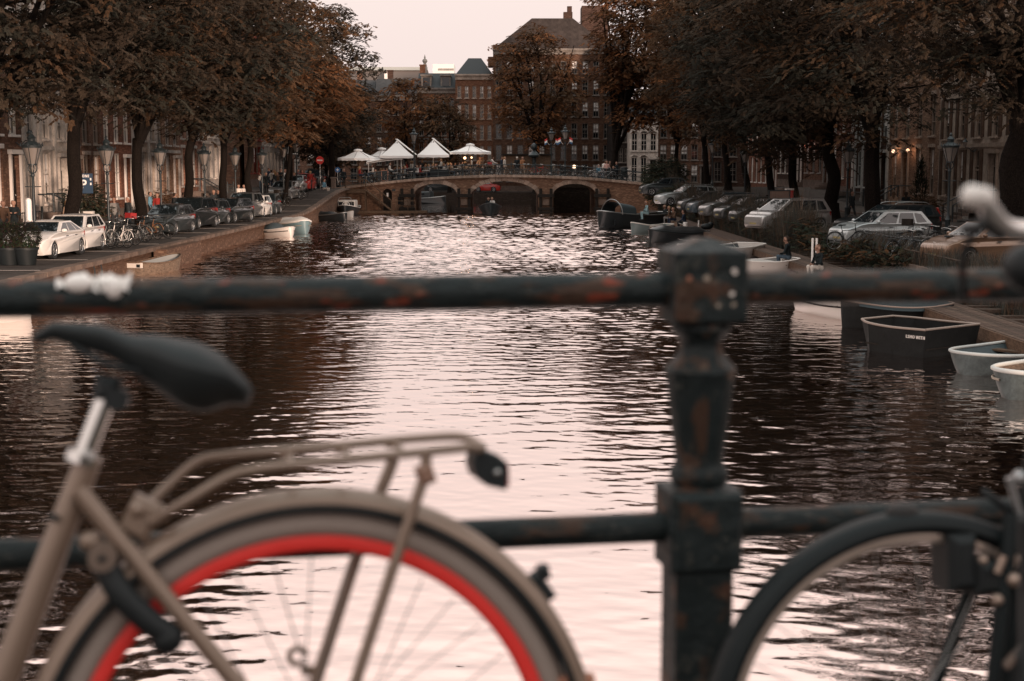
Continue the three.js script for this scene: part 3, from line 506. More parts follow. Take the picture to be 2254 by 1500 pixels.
const sprays = [0, 1, 2].map((i) => sprayGeo(100 + i, 0.42, 18, 0.11));
const sprayFine = [0, 1].map((i) => sprayGeo(120 + i, 0.9, 16, 0.2));
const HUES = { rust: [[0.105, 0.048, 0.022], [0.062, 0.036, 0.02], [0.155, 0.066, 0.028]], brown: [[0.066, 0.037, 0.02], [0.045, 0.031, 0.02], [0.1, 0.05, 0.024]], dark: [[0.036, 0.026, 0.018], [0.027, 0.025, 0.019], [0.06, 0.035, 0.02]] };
function limb(k, a, b, r0, r1, bend, r, n = 4, segs = 6) {                // tapered curved limb
  const pts = [], d = b.clone().sub(a), side = V(r() - 0.5, r() * 0.4, r() - 0.5).multiplyScalar(d.length() * bend);
  for (let i = 0; i <= n; i++) { const t = i / n; pts.push(a.clone().addScaledVector(d, t).addScaledVector(side, Math.sin(PI * t)).add(V((r() - 0.5) * r0, (r() - 0.5) * r0, (r() - 0.5) * r0))); }
  pts[0].copy(a); const c = new THREE.CatmullRomCurve3(pts, false, 'centripetal'), g = new THREE.TubeGeometry(c, n * 3, 1, segs, false), p = g.attributes.position, q = V();
  for (let i = 0; i < p.count; i++) { const t = Math.floor(i / (segs + 1)) / (n * 3), o = c.getPointAt(t); q.fromBufferAttribute(p, i).sub(o).multiplyScalar(r0 + (r1 - r0) * Math.pow(t, 0.8)).add(o); p.setXYZ(i, q.x, q.y, q.z); }
  g.computeVertexNormals(); k.add(g); return c;
}
// o: h height, fork height, r trunk radius, rx / rz crown radii, cb crown bottom, lean [x, z], hue, clumps, sprays per clump, vase, seed
function tree(name, label, pos, o) {
  const t = thing(name, label, 'tree', pos), r = rng(o.seed * 7919 + 13), lean = o.lean ?? [0, 0], fork = o.fork, R = o.r, tk = K(), bk = K();
  const base = V(0, -0.1, 0), fk = V(lean[0], fork, lean[1]);
  { const c = limb(tk, base, fk, R * 1.05, R * 0.8, 0.05, r, 4, 10); tk.lathe([[R * 1.9, -0.1], [R * 1.35, 0.18], [R * 1.1, 0.6], [R * 1.0, 1.1]], 10, 0, 0, 0); }
  const cc = V(lean[0] * 1.4 + (o.cx ?? 0), (o.cb + o.h) / 2, lean[1] * 1.4 + (o.cz ?? 0)), ry = (o.h - o.cb) / 2, lumps = Array.from({ length: 7 }, () => [r() * 6.28, r() * 2 - 1, 0.75 + r() * 0.5]);
  const shape = (d) => { let k = 1; for (const [a, y, s] of lumps) { const dot = Math.max(0, d.x * Math.cos(a) * Math.sqrt(1 - y * y * 0.6) + d.z * Math.sin(a) * Math.sqrt(1 - y * y * 0.6) + d.y * y * 0.8); k += (s - 1) * 0.9 * dot * dot * dot; } return k; };
  const clumps = [];
  for (let i = 0; i < o.clumps; i++) {
    const u = r() * 2 - 1, a = r() * 6.2832, q = Math.sqrt(1 - u * u), d = V(q * Math.cos(a), u, q * Math.sin(a)), f = (0.42 + 0.58 * Math.pow(r(), 0.55)) * shape(d);
    let hx = o.rx, hz = o.rz ?? o.rx; if (u < 0) { const w = 1 - 0.12 * u * u; hx *= w; hz *= w; } else { hx *= 1 - (o.point ?? 0.1) * u; hz *= 1 - (o.point ?? 0.1) * u; }
    clumps.push(V(cc.x + d.x * hx * f, cc.y + d.y * ry * f, cc.z + d.z * hz * f));
  }
  // limbs rise from the fork towards the crown, boughs reach the clumps
  const nl = o.limbs ?? 5, curves = [], vase = o.vase ?? 0.6;
  for (let i = 0; i < nl; i++) { const a = i / nl * 6.283 + r(), e = V(cc.x + Math.cos(a) * o.rx * vase, cc.y + ry * (0.25 + r() * 0.4), cc.z + Math.sin(a) * (o.rz ?? o.rx) * vase); curves.push(limb(bk, fk.clone().add(V(0, -0.25, 0)), e, R * 0.55, R * 0.1, 0.1, r, 4, 6)); }
  curves.push(limb(bk, fk.clone().add(V(0, -0.3, 0)), V(cc.x, o.h - 1.2, cc.z), R * 0.68, R * 0.08, 0.06, r, 5, 7));
  const nb = o.boughs ?? 34;
  for (let i = 0; i < nb; i++) {
    const c = clumps[(r() * clumps.length) | 0]; let best = null, bd = 1e9, bt = 0;
    for (const cv of curves) for (const tt of [0.25, 0.45, 0.65, 0.85]) { const p = cv.getPoint(tt), d = p.distanceTo(c) + (p.y > c.y ? 1.5 : 0); if (d < bd) { bd = d; best = p; bt = tt; } }
    if (bd < 6) limb(bk, best, c, R * 0.22 * (1.1 - bt * 0.5), R * 0.05, 0.14, r, 3, 5);
  }
  tk.build('trunk', M.bark, t); bk.build('branches', M.bark, t);
  const per = Math.round((o.per ?? 26) * 1.6), n = clumps.length * per, sets = o.fine ? sprayFine : sprays, hue = HUES[o.hue ?? 'brown'], mtx = new THREE.Matrix4(), qt = new THREE.Quaternion(), e = new THREE.Euler(), col = new THREE.Color(), cs = o.cs ?? 1;
  const crown = new THREE.InstancedMesh(sets[(o.seed) % sets.length], leafMat, n); crown.name = 'crown'; shade(crown); crown.userData.kind = 'stuff';
  let j = 0;
  for (const c of clumps) {
    const tone = r(), hb = tone < 0.5 ? hue[0] : tone < 0.82 ? hue[1] : hue[2], k0 = 0.75 + r() * 0.5, sz = 0.8 + r() * 0.5;
    const oa = Math.atan2(c.z - cc.z, c.x - cc.x);
    for (let i = 0; i < per; i++) {
      const a = r() * 6.2832, rr = Math.sqrt(r()), px = Math.cos(a) * rr * 1.35 * sz * cs, pz = Math.sin(a) * rr * 1.35 * sz * cs, dome = 0.42 * (1 - rr * rr) - 0.12 * rr, py = (dome - Math.pow(r(), 2) * 0.6) * sz * cs;
      e.set((r() - 0.5) * 0.6, -(a * 0.65 + oa * 0.35) + (r() - 0.5) * 1.2, -0.02 - rr * 0.22 + (r() - 0.5) * 0.7, 'YXZ'); qt.setFromEuler(e);
      const s = (0.75 + r() * 0.6) * (o.ls ?? 1);
      mtx.compose(V(c.x + px, c.y + py, c.z + pz), qt, V(s, s, s)); crown.setMatrixAt(j, mtx);
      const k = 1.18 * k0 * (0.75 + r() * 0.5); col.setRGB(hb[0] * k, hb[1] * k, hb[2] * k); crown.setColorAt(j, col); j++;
    }
  }
  t.add(crown); return t;
}
const TL = -18.3;
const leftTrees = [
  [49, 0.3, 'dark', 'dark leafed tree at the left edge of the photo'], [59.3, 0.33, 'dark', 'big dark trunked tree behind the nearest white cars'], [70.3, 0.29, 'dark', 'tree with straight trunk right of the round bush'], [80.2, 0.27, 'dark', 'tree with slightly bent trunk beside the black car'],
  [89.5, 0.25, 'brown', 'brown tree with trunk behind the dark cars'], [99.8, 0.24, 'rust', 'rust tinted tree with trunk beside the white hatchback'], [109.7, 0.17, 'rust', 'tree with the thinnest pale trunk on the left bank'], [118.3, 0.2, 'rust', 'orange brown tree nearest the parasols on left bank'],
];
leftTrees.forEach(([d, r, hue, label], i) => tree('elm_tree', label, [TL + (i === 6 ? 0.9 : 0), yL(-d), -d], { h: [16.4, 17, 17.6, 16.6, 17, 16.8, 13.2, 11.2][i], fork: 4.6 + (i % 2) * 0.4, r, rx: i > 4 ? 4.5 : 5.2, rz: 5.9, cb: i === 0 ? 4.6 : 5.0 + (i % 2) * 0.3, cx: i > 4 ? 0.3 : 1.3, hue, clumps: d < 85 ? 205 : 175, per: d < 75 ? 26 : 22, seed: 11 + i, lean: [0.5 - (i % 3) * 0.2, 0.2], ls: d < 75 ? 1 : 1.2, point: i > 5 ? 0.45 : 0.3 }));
tree('elm_tree', 'tall dark tree against the sky beyond the left bridge end', [TL + 1.0, yL(-137), -137], { h: 17.4, fork: 4, r: 0.3, rx: 4.1, rz: 4.5, cb: 4.0, cx: 0.2, hue: 'dark', clumps: 170, per: 20, seed: 31, ls: 1.3, point: 0.35 });
tree('elm_tree', 'dark tree far behind the no entry sign', [TL - 2, yL(-128), -129], { h: 15.5, fork: 4, r: 0.24, rx: 4.6, cb: 4.4, hue: 'brown', clumps: 120, per: 18, seed: 32, ls: 1.3 });
tree('elm_tree', 'dark tree further along the left street behind the leftmost parasol', [-19.5, yL(-150), -150], { h: 12.6, fork: 3.4, r: 0.24, rx: 4.9, cb: 3.0, hue: 'dark', clumps: 150, per: 17, seed: 37, ls: 1.4 });
tree('elm_tree', 'brown tree at the far corner beyond the left bridge end', [-20.5, yL(-168), -168], { h: 13.5, fork: 3.4, r: 0.24, rx: 5.5, cb: 2.6, hue: 'brown', clumps: 150, per: 17, seed: 38, ls: 1.4 });
tree('elm_tree', 'orange forked tree before the orange brick gabled house', [farX(896, 178), 1, -178], { h: 14.4, fork: 3.4, r: 0.26, rx: 3.5, rz: 3.2, cb: 6.0, hue: 'rust', clumps: 70, per: 22, seed: 33, ls: 1.3, limbs: 3, vase: 0.5, cs: 0.8 });
tree('elm_tree', 'small dense dark tree behind the right parasols', [farX(990, 176), 1, -176], { h: 12.2, fork: 3, r: 0.2, rx: 3.1, rz: 3, cb: 3.2, hue: 'brown', clumps: 85, per: 20, seed: 34, ls: 1.2, cs: 0.8 });
tree('elm_tree', 'wide bare-branched elm before the big brick block', [farX(1182, 172), 1, -172], { h: 20.0, fork: 5.6, r: 0.46, rx: 6.2, rz: 5, cb: 5.2, hue: 'rust', clumps: 200, per: 20, seed: 35, ls: 1.25, limbs: 7, boughs: 60, vase: 0.7 });
tree('elm_tree', 'tall vase shaped elm behind the right end of the bridge', [farX(1335, 150), 1.3, -150], { h: 25, fork: 4.4, r: 0.46, rx: 5.2, rz: 6.0, cb: 6.2, cx: 2.0, lean: [0.8, 0], hue: 'rust', clumps: 380, per: 20, seed: 36, ls: 1.35, limbs: 8, boughs: 70, vase: 0.75 });
const TR = 18.6;
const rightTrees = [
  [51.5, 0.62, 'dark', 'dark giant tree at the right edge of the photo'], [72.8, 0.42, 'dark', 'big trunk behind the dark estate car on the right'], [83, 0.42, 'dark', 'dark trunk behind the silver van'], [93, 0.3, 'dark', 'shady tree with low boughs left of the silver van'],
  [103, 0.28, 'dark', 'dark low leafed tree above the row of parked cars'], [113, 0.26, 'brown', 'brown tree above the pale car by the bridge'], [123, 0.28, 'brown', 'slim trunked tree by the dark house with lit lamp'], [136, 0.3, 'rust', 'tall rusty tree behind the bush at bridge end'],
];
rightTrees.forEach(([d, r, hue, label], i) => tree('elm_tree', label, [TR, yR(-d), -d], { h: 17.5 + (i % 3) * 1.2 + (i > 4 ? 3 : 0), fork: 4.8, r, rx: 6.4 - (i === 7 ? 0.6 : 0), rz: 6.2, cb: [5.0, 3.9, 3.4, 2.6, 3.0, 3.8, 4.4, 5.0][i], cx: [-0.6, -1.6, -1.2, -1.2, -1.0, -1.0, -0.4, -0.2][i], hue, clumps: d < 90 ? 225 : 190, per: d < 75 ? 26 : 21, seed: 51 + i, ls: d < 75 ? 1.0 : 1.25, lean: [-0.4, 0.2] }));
tree('elm_tree', 'brown tree behind the white classical house past the bridge', [17.5, 1.4, -152], { h: 20, fork: 5, r: 0.26, rx: 5, cb: 6, hue: 'brown', clumps: 120, per: 18, seed: 71, ls: 1.35 });
// shrubs: bush at the bridge end, round bush on the left street, conifer
function shrub(name, label, pos, rx, ry, rz, n, hue, seed, o = {}) {
  const t = thing(name, label, o.cat ?? 'shrub', pos), r = rng(seed), k = K();
  for (let i = 0; i < 7; i++) limb(k, V((r() - 0.5) * 0.2, 0, (r() - 0.5) * 0.2), V((r() - 0.5) * rx * 1.4, ry * (1 + r() * 0.7), (r() - 0.5) * rz * 1.4), 0.04, 0.008, 0.15, r, 3, 5);
  k.build('stems', M.bark, t);
  const c = new THREE.InstancedMesh(sprays[seed % 3], leafMat, n), m = new THREE.Matrix4(), q = new THREE.Quaternion(), col = new THREE.Color(), h = HUES[hue]; c.name = 'foliage'; shade(c); c.userData.kind = 'stuff';
  for (let i = 0; i < n; i++) {
    const u = r() * 2 - 1, a = r() * 6.283, s = Math.sqrt(1 - u * u), f = Math.pow(r(), 0.35) * (0.85 + 0.25 * Math.sin(a * 3 + seed) * Math.sin(u * 4)), taper = o.cone ? Math.max(0.12, (1 - u) * 0.55) : 1;
    q.setFromEuler(new THREE.Euler((r() - 0.5) * 1, -a + (r() - 0.5), 0.3 * u + (r() - 0.5) * 0.8 + (o.up ?? 0), 'YXZ')); const sc = (o.ls ?? 0.6) * (0.7 + r() * 0.6);
    m.compose(V(Math.cos(a) * s * rx * f * taper, ry * (1 + u * f) + 0.05, Math.sin(a) * s * rz * f * taper), q, V(sc, sc, sc)); c.setMatrixAt(i, m);
    const b = h[(r() * 3) | 0], kk = 0.7 + r() * 0.6; col.setRGB(b[0] * kk, b[1] * kk, b[2] * kk); c.setColorAt(i, col);
  }
  t.add(c); return t;
}
HUES.green = [[0.035, 0.045, 0.03], [0.028, 0.036, 0.026], [0.06, 0.05, 0.03]];
shrub('bush', 'tall dark bush covering the right end of the bridge', [13.2, 0.4, -123], 2.1, 2.4, 2.6, 4200, 'green', 3, { ls: 0.8 });
shrub('bush', 'dark round bush under the willowy reeds beside moored boats', [13.0, 0.3, -112], 1.4, 1.3, 2.2, 1700, 'green', 4, { ls: 0.7 });
shrub('bush', 'round leafy bush before the dark red house on left street', [-21.9, 0.9, -73.5], 1.25, 1.35, 1.5, 900, 'green', 5, { ls: 0.65 });
shrub('bush', 'low bush climbing the front of the house at left edge', [-23.6, 0.9, -63.6], 0.8, 1.0, 1.4, 420, 'green', 6, { ls: 0.6 });
shrub('conifer', 'dark narrow conifer before the brown brick house on the right', [25.0, 1.1, -87.5], 0.75, 2.0, 0.75, 600, 'green', 7, { ls: 0.5, cone: true, up: 0.9 });
shrub('bush', 'low brown bush beside the steps on the right', [23.6, 1.1, -81.5], 1.1, 0.75, 1.3, 500, 'brown', 8, { ls: 0.5 });
shrub('bush', 'dark bushy vine by the tall windows of the cream house', [-23.7, 0.95, -96.5], 0.6, 1.0, 1.0, 300, 'brown', 9, { ls: 0.5 });
// planters with clipped round shrubs at the left edge
[[20, 'planter with clipped round shrub at the left edge, left one'], [58, 'planter with clipped round shrub beside the white car, right one']].forEach(([px, label]) => {
  const p = gp(px, 584, 0.88), t = thing('planter', label, 'planter', [p.x, 0.89, p.z]), r = rng(px);
  K().lathe([[0.0, 0], [0.3, 0], [0.4, 0.52], [0.43, 0.52], [0.43, 0.6], [0.36, 0.6], [0.34, 0.5]], 16).build('pot', M.black, t);
  K().add(new THREE.CircleGeometry(0.35, 12), new THREE.Matrix4().makeRotationX(-PI / 2).setPosition(0, 0.54, 0)).build('soil', M.darkwood, t);
  const n = 1200, c = new THREE.InstancedMesh(sprays[0], leafMat, n), m = new THREE.Matrix4(), q = new THREE.Quaternion(), col = new THREE.Color(); c.name = 'foliage'; c.userData.kind = 'stuff'; shade(c);
  for (let i = 0; i < n; i++) { const u = r() * 2 - 1, a = r() * 6.283, s = Math.sqrt(1 - u * u), f = 0.45 * (0.75 + 0.25 * r()); q.setFromEuler(new THREE.Euler(0, -a + r() - 0.5, 0.7 * u + (r() - 0.5), 'YXZ')); m.compose(V(Math.cos(a) * s * f, 0.98 + u * f * 0.95, Math.sin(a) * s * f), q, V(0.32, 0.32, 0.32)); c.setMatrixAt(i, m); col.setRGB(0.03 * (0.6 + r()), 0.03 * (0.6 + r()), 0.022); c.setColorAt(i, col); }
  t.add(c);
});
// reeds and tall grass between the jetty and the right quay
{
  const blade = (() => { const k = []; const r = rng(5); for (let i = 0; i < 5; i++) { const a = r() * 6.28, l = 0.5 + r() * 0.9, b = 0.1 + r() * 0.3, x = (r() - 0.5) * 0.15, z = (r() - 0.5) * 0.15, dx = Math.cos(a), dz = Math.sin(a), w = 0.012; const P = (t) => [x + dx * b * t * t * l, l * t * (1 - 0.12 * t * b), z + dz * b * t * t * l]; for (let s = 0; s < 3; s++) { const p = P(s / 3), q = P((s + 1) / 3), w0 = w * (1 - s / 3.2), w1 = w * (1 - (s + 1) / 3.2); k.push(p[0] - dz * w0, p[1], p[2] + dx * w0, p[0] + dz * w0, p[1], p[2] - dx * w0, q[0] + dz * w1, q[1], q[2] - dx * w1, p[0] - dz * w0, p[1], p[2] + dx * w0, q[0] + dz * w1, q[1], q[2] - dx * w1, q[0] - dz * w1, q[1], q[2] + dx * w1); } } const g = new THREE.BufferGeometry(); g.setAttribute('position', new THREE.Float32BufferAttribute(k, 3)); g.computeVertexNormals(); return g; })();
  const n = 17000, c = new THREE.InstancedMesh(blade, mat([1, 1, 1], 0.85), n), r = rng(8), m = new THREE.Matrix4(), q = new THREE.Quaternion(), col = new THREE.Color(); c.name = numbered('reeds'); shade(c);
  for (let i = 0; i < n; i++) {
    const z = -34 - Math.pow(r(), 0.8) * 86, dense = 0.55 + 0.45 * Math.sin(z * 0.7) * Math.sin(z * 0.23 + 1), x = 12.35 + r() * (z < -64 ? 1.5 : 1.9) + (z > -60 ? 0.5 : 0), s = (z < -64 ? 1.15 : 0.8) * (0.5 + r() * 0.7) * (0.6 + 0.5 * dense);
    const y = x > QR - 0.1 ? yR(z) - 0.05 : 0.1; q.setFromEuler(new THREE.Euler((r() - 0.5) * 0.4, r() * 6.28, (r() - 0.5) * 0.4)); m.compose(V(x, y, z), q, V(s * 1.2, s * (z < -64 && x < QR ? 1.45 : 0.9), s * 1.2)); c.setMatrixAt(i, m);
    const k = 0.5 + r(), w = r(); col.setRGB((w < 0.35 ? 0.085 : 0.035) * k, (w < 0.35 ? 0.05 : 0.036) * k, (w < 0.35 ? 0.028 : 0.028) * k); c.setColorAt(i, col);
  }
  scene.add(c); tag(c, 'brown reeds and wild grass between the jetty and the right quay', 'reeds', null, 'stuff');
}

{ // brambles and undergrowth spilling over the right quay edge in front of the parked cars
  const n = 6500, c = new THREE.InstancedMesh(sprays[1], leafMat, n), r = rng(18), m = new THREE.Matrix4(), q = new THREE.Quaternion(), col = new THREE.Color(); c.name = numbered('undergrowth'); shade(c);
  for (let i = 0; i < n; i++) {
    const z = -47 - r() * 72, b = 0.5 + 0.5 * Math.sin(z * 0.9 + Math.sin(z * 0.37) * 2), hgt = (z < -62 ? 1.35 : 0.85) * (0.35 + 0.65 * b), x = 12.9 + (r() + r() - 0.9) * 0.75, y = (z < -62 ? 0.5 : 0.75) + hgt * Math.pow(r(), 0.8);
    q.setFromEuler(new THREE.Euler((r() - 0.5) * 1.2, r() * 6.28, 0.2 + (r() - 0.5), 'YXZ')); const s = 0.5 + r() * 0.5; m.compose(V(x, y, z), q, V(s, s, s)); c.setMatrixAt(i, m);
    const h = HUES[r() < 0.6 ? 'green' : 'brown'][(r() * 3) | 0], k = 0.6 + r() * 0.6; col.setRGB(h[0] * k, h[1] * k, h[2] * k); c.setColorAt(i, col);
  }
  scene.add(c); tag(c, 'dark undergrowth along the right quay edge before the parked cars', 'undergrowth', null, 'stuff');
}
// ---------- cars ----------
const wheelGeo = (() => { const k = K(); k.add(toCreasedNormals(new THREE.LatheGeometry([[0.2, -0.09], [0.27, -0.1], [0.315, -0.085], [0.325, -0.04], [0.325, 0.04], [0.315, 0.085], [0.27, 0.1], [0.2, 0.09]].map((p) => new THREE.Vector2(...p)), 20), 0.5), new THREE.Matrix4().makeRotationX(PI / 2)); return k.geo(); })();
const rimGeo = (() => { const k = K(); k.add(new THREE.CylinderGeometry(0.06, 0.06, 0.17, 10), new THREE.Matrix4().makeRotationX(PI / 2)); k.add(new THREE.TorusGeometry(0.2, 0.022, 6, 20), new THREE.Matrix4().setPosition(0, 0, 0.075)); k.add(new THREE.TorusGeometry(0.2, 0.022, 6, 20), new THREE.Matrix4().setPosition(0, 0, -0.075)); for (let i = 0; i < 5; i++) { const a = i * 1.2566; k.box(0.19, 0.045, 0.15, 0.1 * Math.cos(a), 0.1 * Math.sin(a), 0, 0, 0, a); } return k.geo(); })();
const discGeo = (() => { const g = new THREE.CylinderGeometry(0.21, 0.21, 0.1, 18); g.rotateX(PI / 2); return clean(g); })();
// side profile in metres, nose to +x: L length, W width, H height, hb belt line, xw windscreen foot, r1 / r2 front and back of roof, xb foot of rear window
const CARS = {
  hatch: { L: 4.0, W: 1.72, H: 1.47, hb: 0.93, hn: 0.72, xw: 0.95, r1: 0.2, r2: -1.45, xb: -1.86, tail: 0.95 },
  coupe: { L: 4.3, W: 1.8, H: 1.36, hb: 0.9, hn: 0.66, xw: 0.85, r1: 0.05, r2: -0.8, xb: -1.75, tail: 0.92 },
  suv: { L: 4.55, W: 1.86, H: 1.68, hb: 1.06, hn: 0.9, xw: 0.98, r1: 0.3, r2: -1.7, xb: -2.12, tail: 1.06 },
  wagon: { L: 4.75, W: 1.84, H: 1.52, hb: 0.95, hn: 0.74, xw: 0.9, r1: 0.12, r2: -1.85, xb: -2.28, tail: 0.98 },
  van: { L: 4.5, W: 1.76, H: 1.63, hb: 0.96, hn: 0.74, xw: 1.42, r1: 0.42, r2: -1.75, xb: -2.12, tail: 0.98 },
  mini: { L: 3.5, W: 1.62, H: 1.46, hb: 0.92, hn: 0.74, xw: 0.85, r1: 0.25, r2: -1.3, xb: -1.62, tail: 0.93 },
};
function makeCar(type, label, pos, turn, body, o = {}) {
  const c = CARS[type], t = thing('parked_car', label, 'car', pos, turn, null), L = c.L / 2, W = c.W / 2, wx = [L - 0.82, -L + 0.78], R = 0.37;
  const s = new THREE.Shape(), b0 = 0.2;
  s.moveTo(-L + 0.06, 0.3); s.lineTo(-L + 0.14, b0);
  for (const x of [wx[1], wx[0]]) { s.lineTo(x - R, b0); for (let i = 1; i < 10; i++) { const a = PI - i * PI / 10; s.lineTo(x + R * Math.cos(a), 0.32 + R * Math.sin(a)); } s.lineTo(x + R, b0); }
  s.lineTo(L - 0.12, b0); s.lineTo(L - 0.03, 0.32); s.lineTo(L, 0.5); s.lineTo(L - 0.06, c.hn - 0.05); s.quadraticCurveTo(L - 0.16, c.hn + 0.04, L - 0.4, c.hn + 0.08); s.quadraticCurveTo((L + c.xw) / 2, c.hb - 0.02, c.xw - 0.02, c.hb + 0.03);
  s.lineTo(c.xb, c.hb + 0.04); s.lineTo(-L + 0.07, c.tail - 0.02); s.quadraticCurveTo(-L, c.tail - 0.2, -L + 0.02, 0.55); s.closePath();
  let g = new THREE.ExtrudeGeometry(s, { depth: 2 * W - 0.16, bevelEnabled: true, bevelThickness: 0.08, bevelSize: 0.04, bevelSegments: 3, curveSegments: 5, steps: 2 }); g.translate(0, 0, -W + 0.08);
  g = clean(g); const p = g.attributes.position;
  for (let i = 0; i < p.count; i++) { const x = p.getX(i), y = p.getY(i); let z = p.getZ(i); z *= 1 - 0.2 * Math.pow(Math.max(0, (Math.abs(x) - L + 0.75) / 0.75), 2) - 0.05 * Math.pow(Math.max(0, (y - 0.62) / 0.4), 1); p.setZ(i, z); }
  g.deleteAttribute('normal'); g.computeVertexNormals(); g = toCreasedNormals(g, 0.6);
  K().add(g).build('body', body, t);
  // cabin: a frustum with slightly crowned roof; glass panels lie just proud of it
  const wb = W * 0.93, wr = W * 0.74, y0 = c.hb + 0.0, y1 = c.H - 0.05;
  const P = (x, y, z) => [x, y, z], A = [P(c.xw, y0, wb), P(c.xb, y0, wb), P(c.r2, y1, wr), P(c.r1, y1, wr)], A2 = A.map(([x, y, z]) => [x, y, -z]);
  const cab = K().add(polyGeo([...A, ...A2], [[0, 1, 2, 3].reverse(), [4, 5, 6, 7], [0, 3, 7, 4], [1, 5, 6, 2]]));
  cab.add(gridGeo(8, 5, (u, v) => { const x = c.r1 + 0.03 + (c.r2 - 0.06 - c.r1) * u, z = wr * (2 * v - 1); return [x, y1 + 0.06 * Math.pow(Math.sin(PI * Math.min(1, Math.max(0, u))), 0.6) * (1 - 0.75 * (2 * v - 1) ** 2) - 0.005, z]; }));
  cab.build('cabin', body, t);
  const bil = (q, u, v) => { const a = q[0].map((x, i) => x + (q[1][i] - x) * u), b = q[3].map((x, i) => x + (q[2][i] - x) * u); return a.map((x, i) => x + (b[i] - x) * v); };
  const pane = (q, us, off, name) => { const vs = us.map(([u, v]) => { const m = bil(q, u, v); return [m[0] + off[0], m[1] + off[1], m[2] + off[2]]; }); K().add(polyGeo([...vs], [vs.map((_, i) => i)])).build(name, M.carglass, t); };
  for (const [Q, sz] of [[A, 1], [A2, -1]]) { const e = 0.007 * sz; pane(Q, [[0.06, 0.08], [0.4, 0.08], [0.38, 0.88], [0.1, 0.88]], [0, 0, e], 'side_window'); pane(Q, [[0.44, 0.08], [0.72, 0.08], [0.74, 0.88], [0.41, 0.88]], [0, 0, e], 'side_window'); pane(Q, [[0.755, 0.1], [0.93, 0.14], [0.92, 0.8], [0.775, 0.88]], [0, 0, e], 'side_window'); }
  pane([A2[0], A[0], A[3], A2[3]], [[0.05, 0.06], [0.95, 0.06], [0.93, 0.94], [0.07, 0.94]], [0.008, 0.005, 0], 'windscreen'); pane([A2[1], A[1], A[2], A2[2]], [[0.08, 0.14], [0.92, 0.14], [0.9, 0.9], [0.1, 0.9]], [-0.008, 0.004, 0], 'rear_window');
  for (const x of wx) for (const sz of [-1, 1]) { const w = piece(wheelGeo, M.tyre, 'wheel', t, [x, 0.325, sz * (W - 0.13)]); piece(rimGeo, M.rimalloy, 'rim', w); piece(discGeo, M.black, 'brake_disc', w); }
  K().box(c.L - 0.6, 0.3, 2 * W - 0.5, 0, 0.32, 0).build('underside', M.black, t);
  for (const sz of [-1, 1]) {
    K().ball(0.17, L - 0.2, c.hn - 0.08, sz * W * 0.7, 1, 0.5, 0.85, 8).build('headlight', M.lens, t);
    K().bev(0.1, 0.24, 0.13, 0.03, -L + 0.1, c.tail - 0.14, sz * W * 0.76).build('tail_light', M.taillight, t);
    K().ball(0.09, c.xw - 0.25, c.hb + 0.1, sz * (W + 0.06), 0.7, 0.8, 1.2, 8).build('wing_mirror', body, t);
    K().box(0.16, 0.03, 0.03, 0.05, c.hb - 0.12, sz * (W * 0.965)).box(0.16, 0.03, 0.03, -0.85, c.hb - 0.12, sz * (W * 0.965)).build('door_handles', o.dark ? M.chrome : M.darkgrey, t);
  }
  K().bev(0.06, 0.13, W * 0.9, 0.02, L - 0.03, 0.5, 0).build('grille', M.black, t); K().bev(0.06, 0.12, W * 1.3, 0.02, L - 0.05, 0.3, 0).build('air_intake', M.black, t);
  K().box(0.02, 0.11, 0.5, L + 0.02, 0.41, 0).build('number_plate', o.plate ?? M.plate, t);
  if (o.rails) for (const sz of [-1, 1]) K().tube([[c.r1 - 0.1, y1 + 0.04, sz * wr * 0.9], [c.r1 - 0.25, y1 + 0.1, sz * wr * 0.9], [c.r2 + 0.25, y1 + 0.1, sz * wr * 0.9], [c.r2 + 0.1, y1 + 0.04, sz * wr * 0.9]], 0.022, 6).build('roof_rail', o.rails, t);
  if (o.tallTail) for (const sz of [-1, 1]) K().bev(0.08, 0.42, 0.12, 0.02, c.xb + 0.1, c.hb + 0.2, sz * wb * 0.86, 0, 0, -0.42).build('tail_light', M.taillight, t);
  return t;
}
const P0 = { white: paint([0.7, 0.66, 0.62]), silver: mat([0.42, 0.4, 0.385], 0.28, { metalness: 0.55, clearcoat: 0.7 }), grey: mat([0.16, 0.165, 0.165], 0.3, { metalness: 0.5, clearcoat: 0.7 }), dark: paint([0.03, 0.036, 0.038]), black: paint([0.012, 0.015, 0.016]), red: paint([0.42, 0.03, 0.022]), brown: mat([0.2, 0.115, 0.07], 0.3, { metalness: 0.45, clearcoat: 0.8 }), blue: paint([0.05, 0.075, 0.09]), pale: mat([0.4, 0.43, 0.43], 0.3, { metalness: 0.4, clearcoat: 0.7 }) };
// left bank: fronts towards the photographer (nose to +z is a turn of -90 degrees)
const FZ = -PI / 2;
const leftCars = [
  ['coupe', 62, 573, 'white', -0.06, 'white sports car behind the round shrub planters, nearest on left bank'], ['hatch', 128, 560, 'white', -0.02, 'white hatchback second in the left row before the bicycles'],
  ['hatch', 352, 518, 'dark', -0.12, 'dark grey hatchback just right of the left bicycles'], ['suv', 403, 506, 'black', -0.1, 'black tall car with bright roof edge behind the grey hatchback'], ['mini', 450, 498, 'dark', -0.1, 'small dark car squeezed between the two black cars'],
  ['hatch', 494, 492, 'black', -0.22, 'black hatchback with white mudguard bicycle at its front'], ['suv', 524, 484, 'grey', -0.05, 'grey tall van like car left of the small white hatchback'], ['mini', 554, 480, 'white', -0.05, 'small white hatchback in the middle of the left row'],
  ['mini', 580, 474, 'dark', 0, 'small dark car right of the white hatchback'], ['wagon', 616, 461, 'grey', -0.05, 'grey car parked behind the thin pale trunk'], ['hatch', 645, 455, 'silver', 0, 'silver hatchback left of the red car'], ['hatch', 663, 453, 'red', -0.02, 'red hatchback near the bridge end of left row'], ['suv', 685, 449, 'black', 0, 'black car last in the left row by the covered scooters'],
];
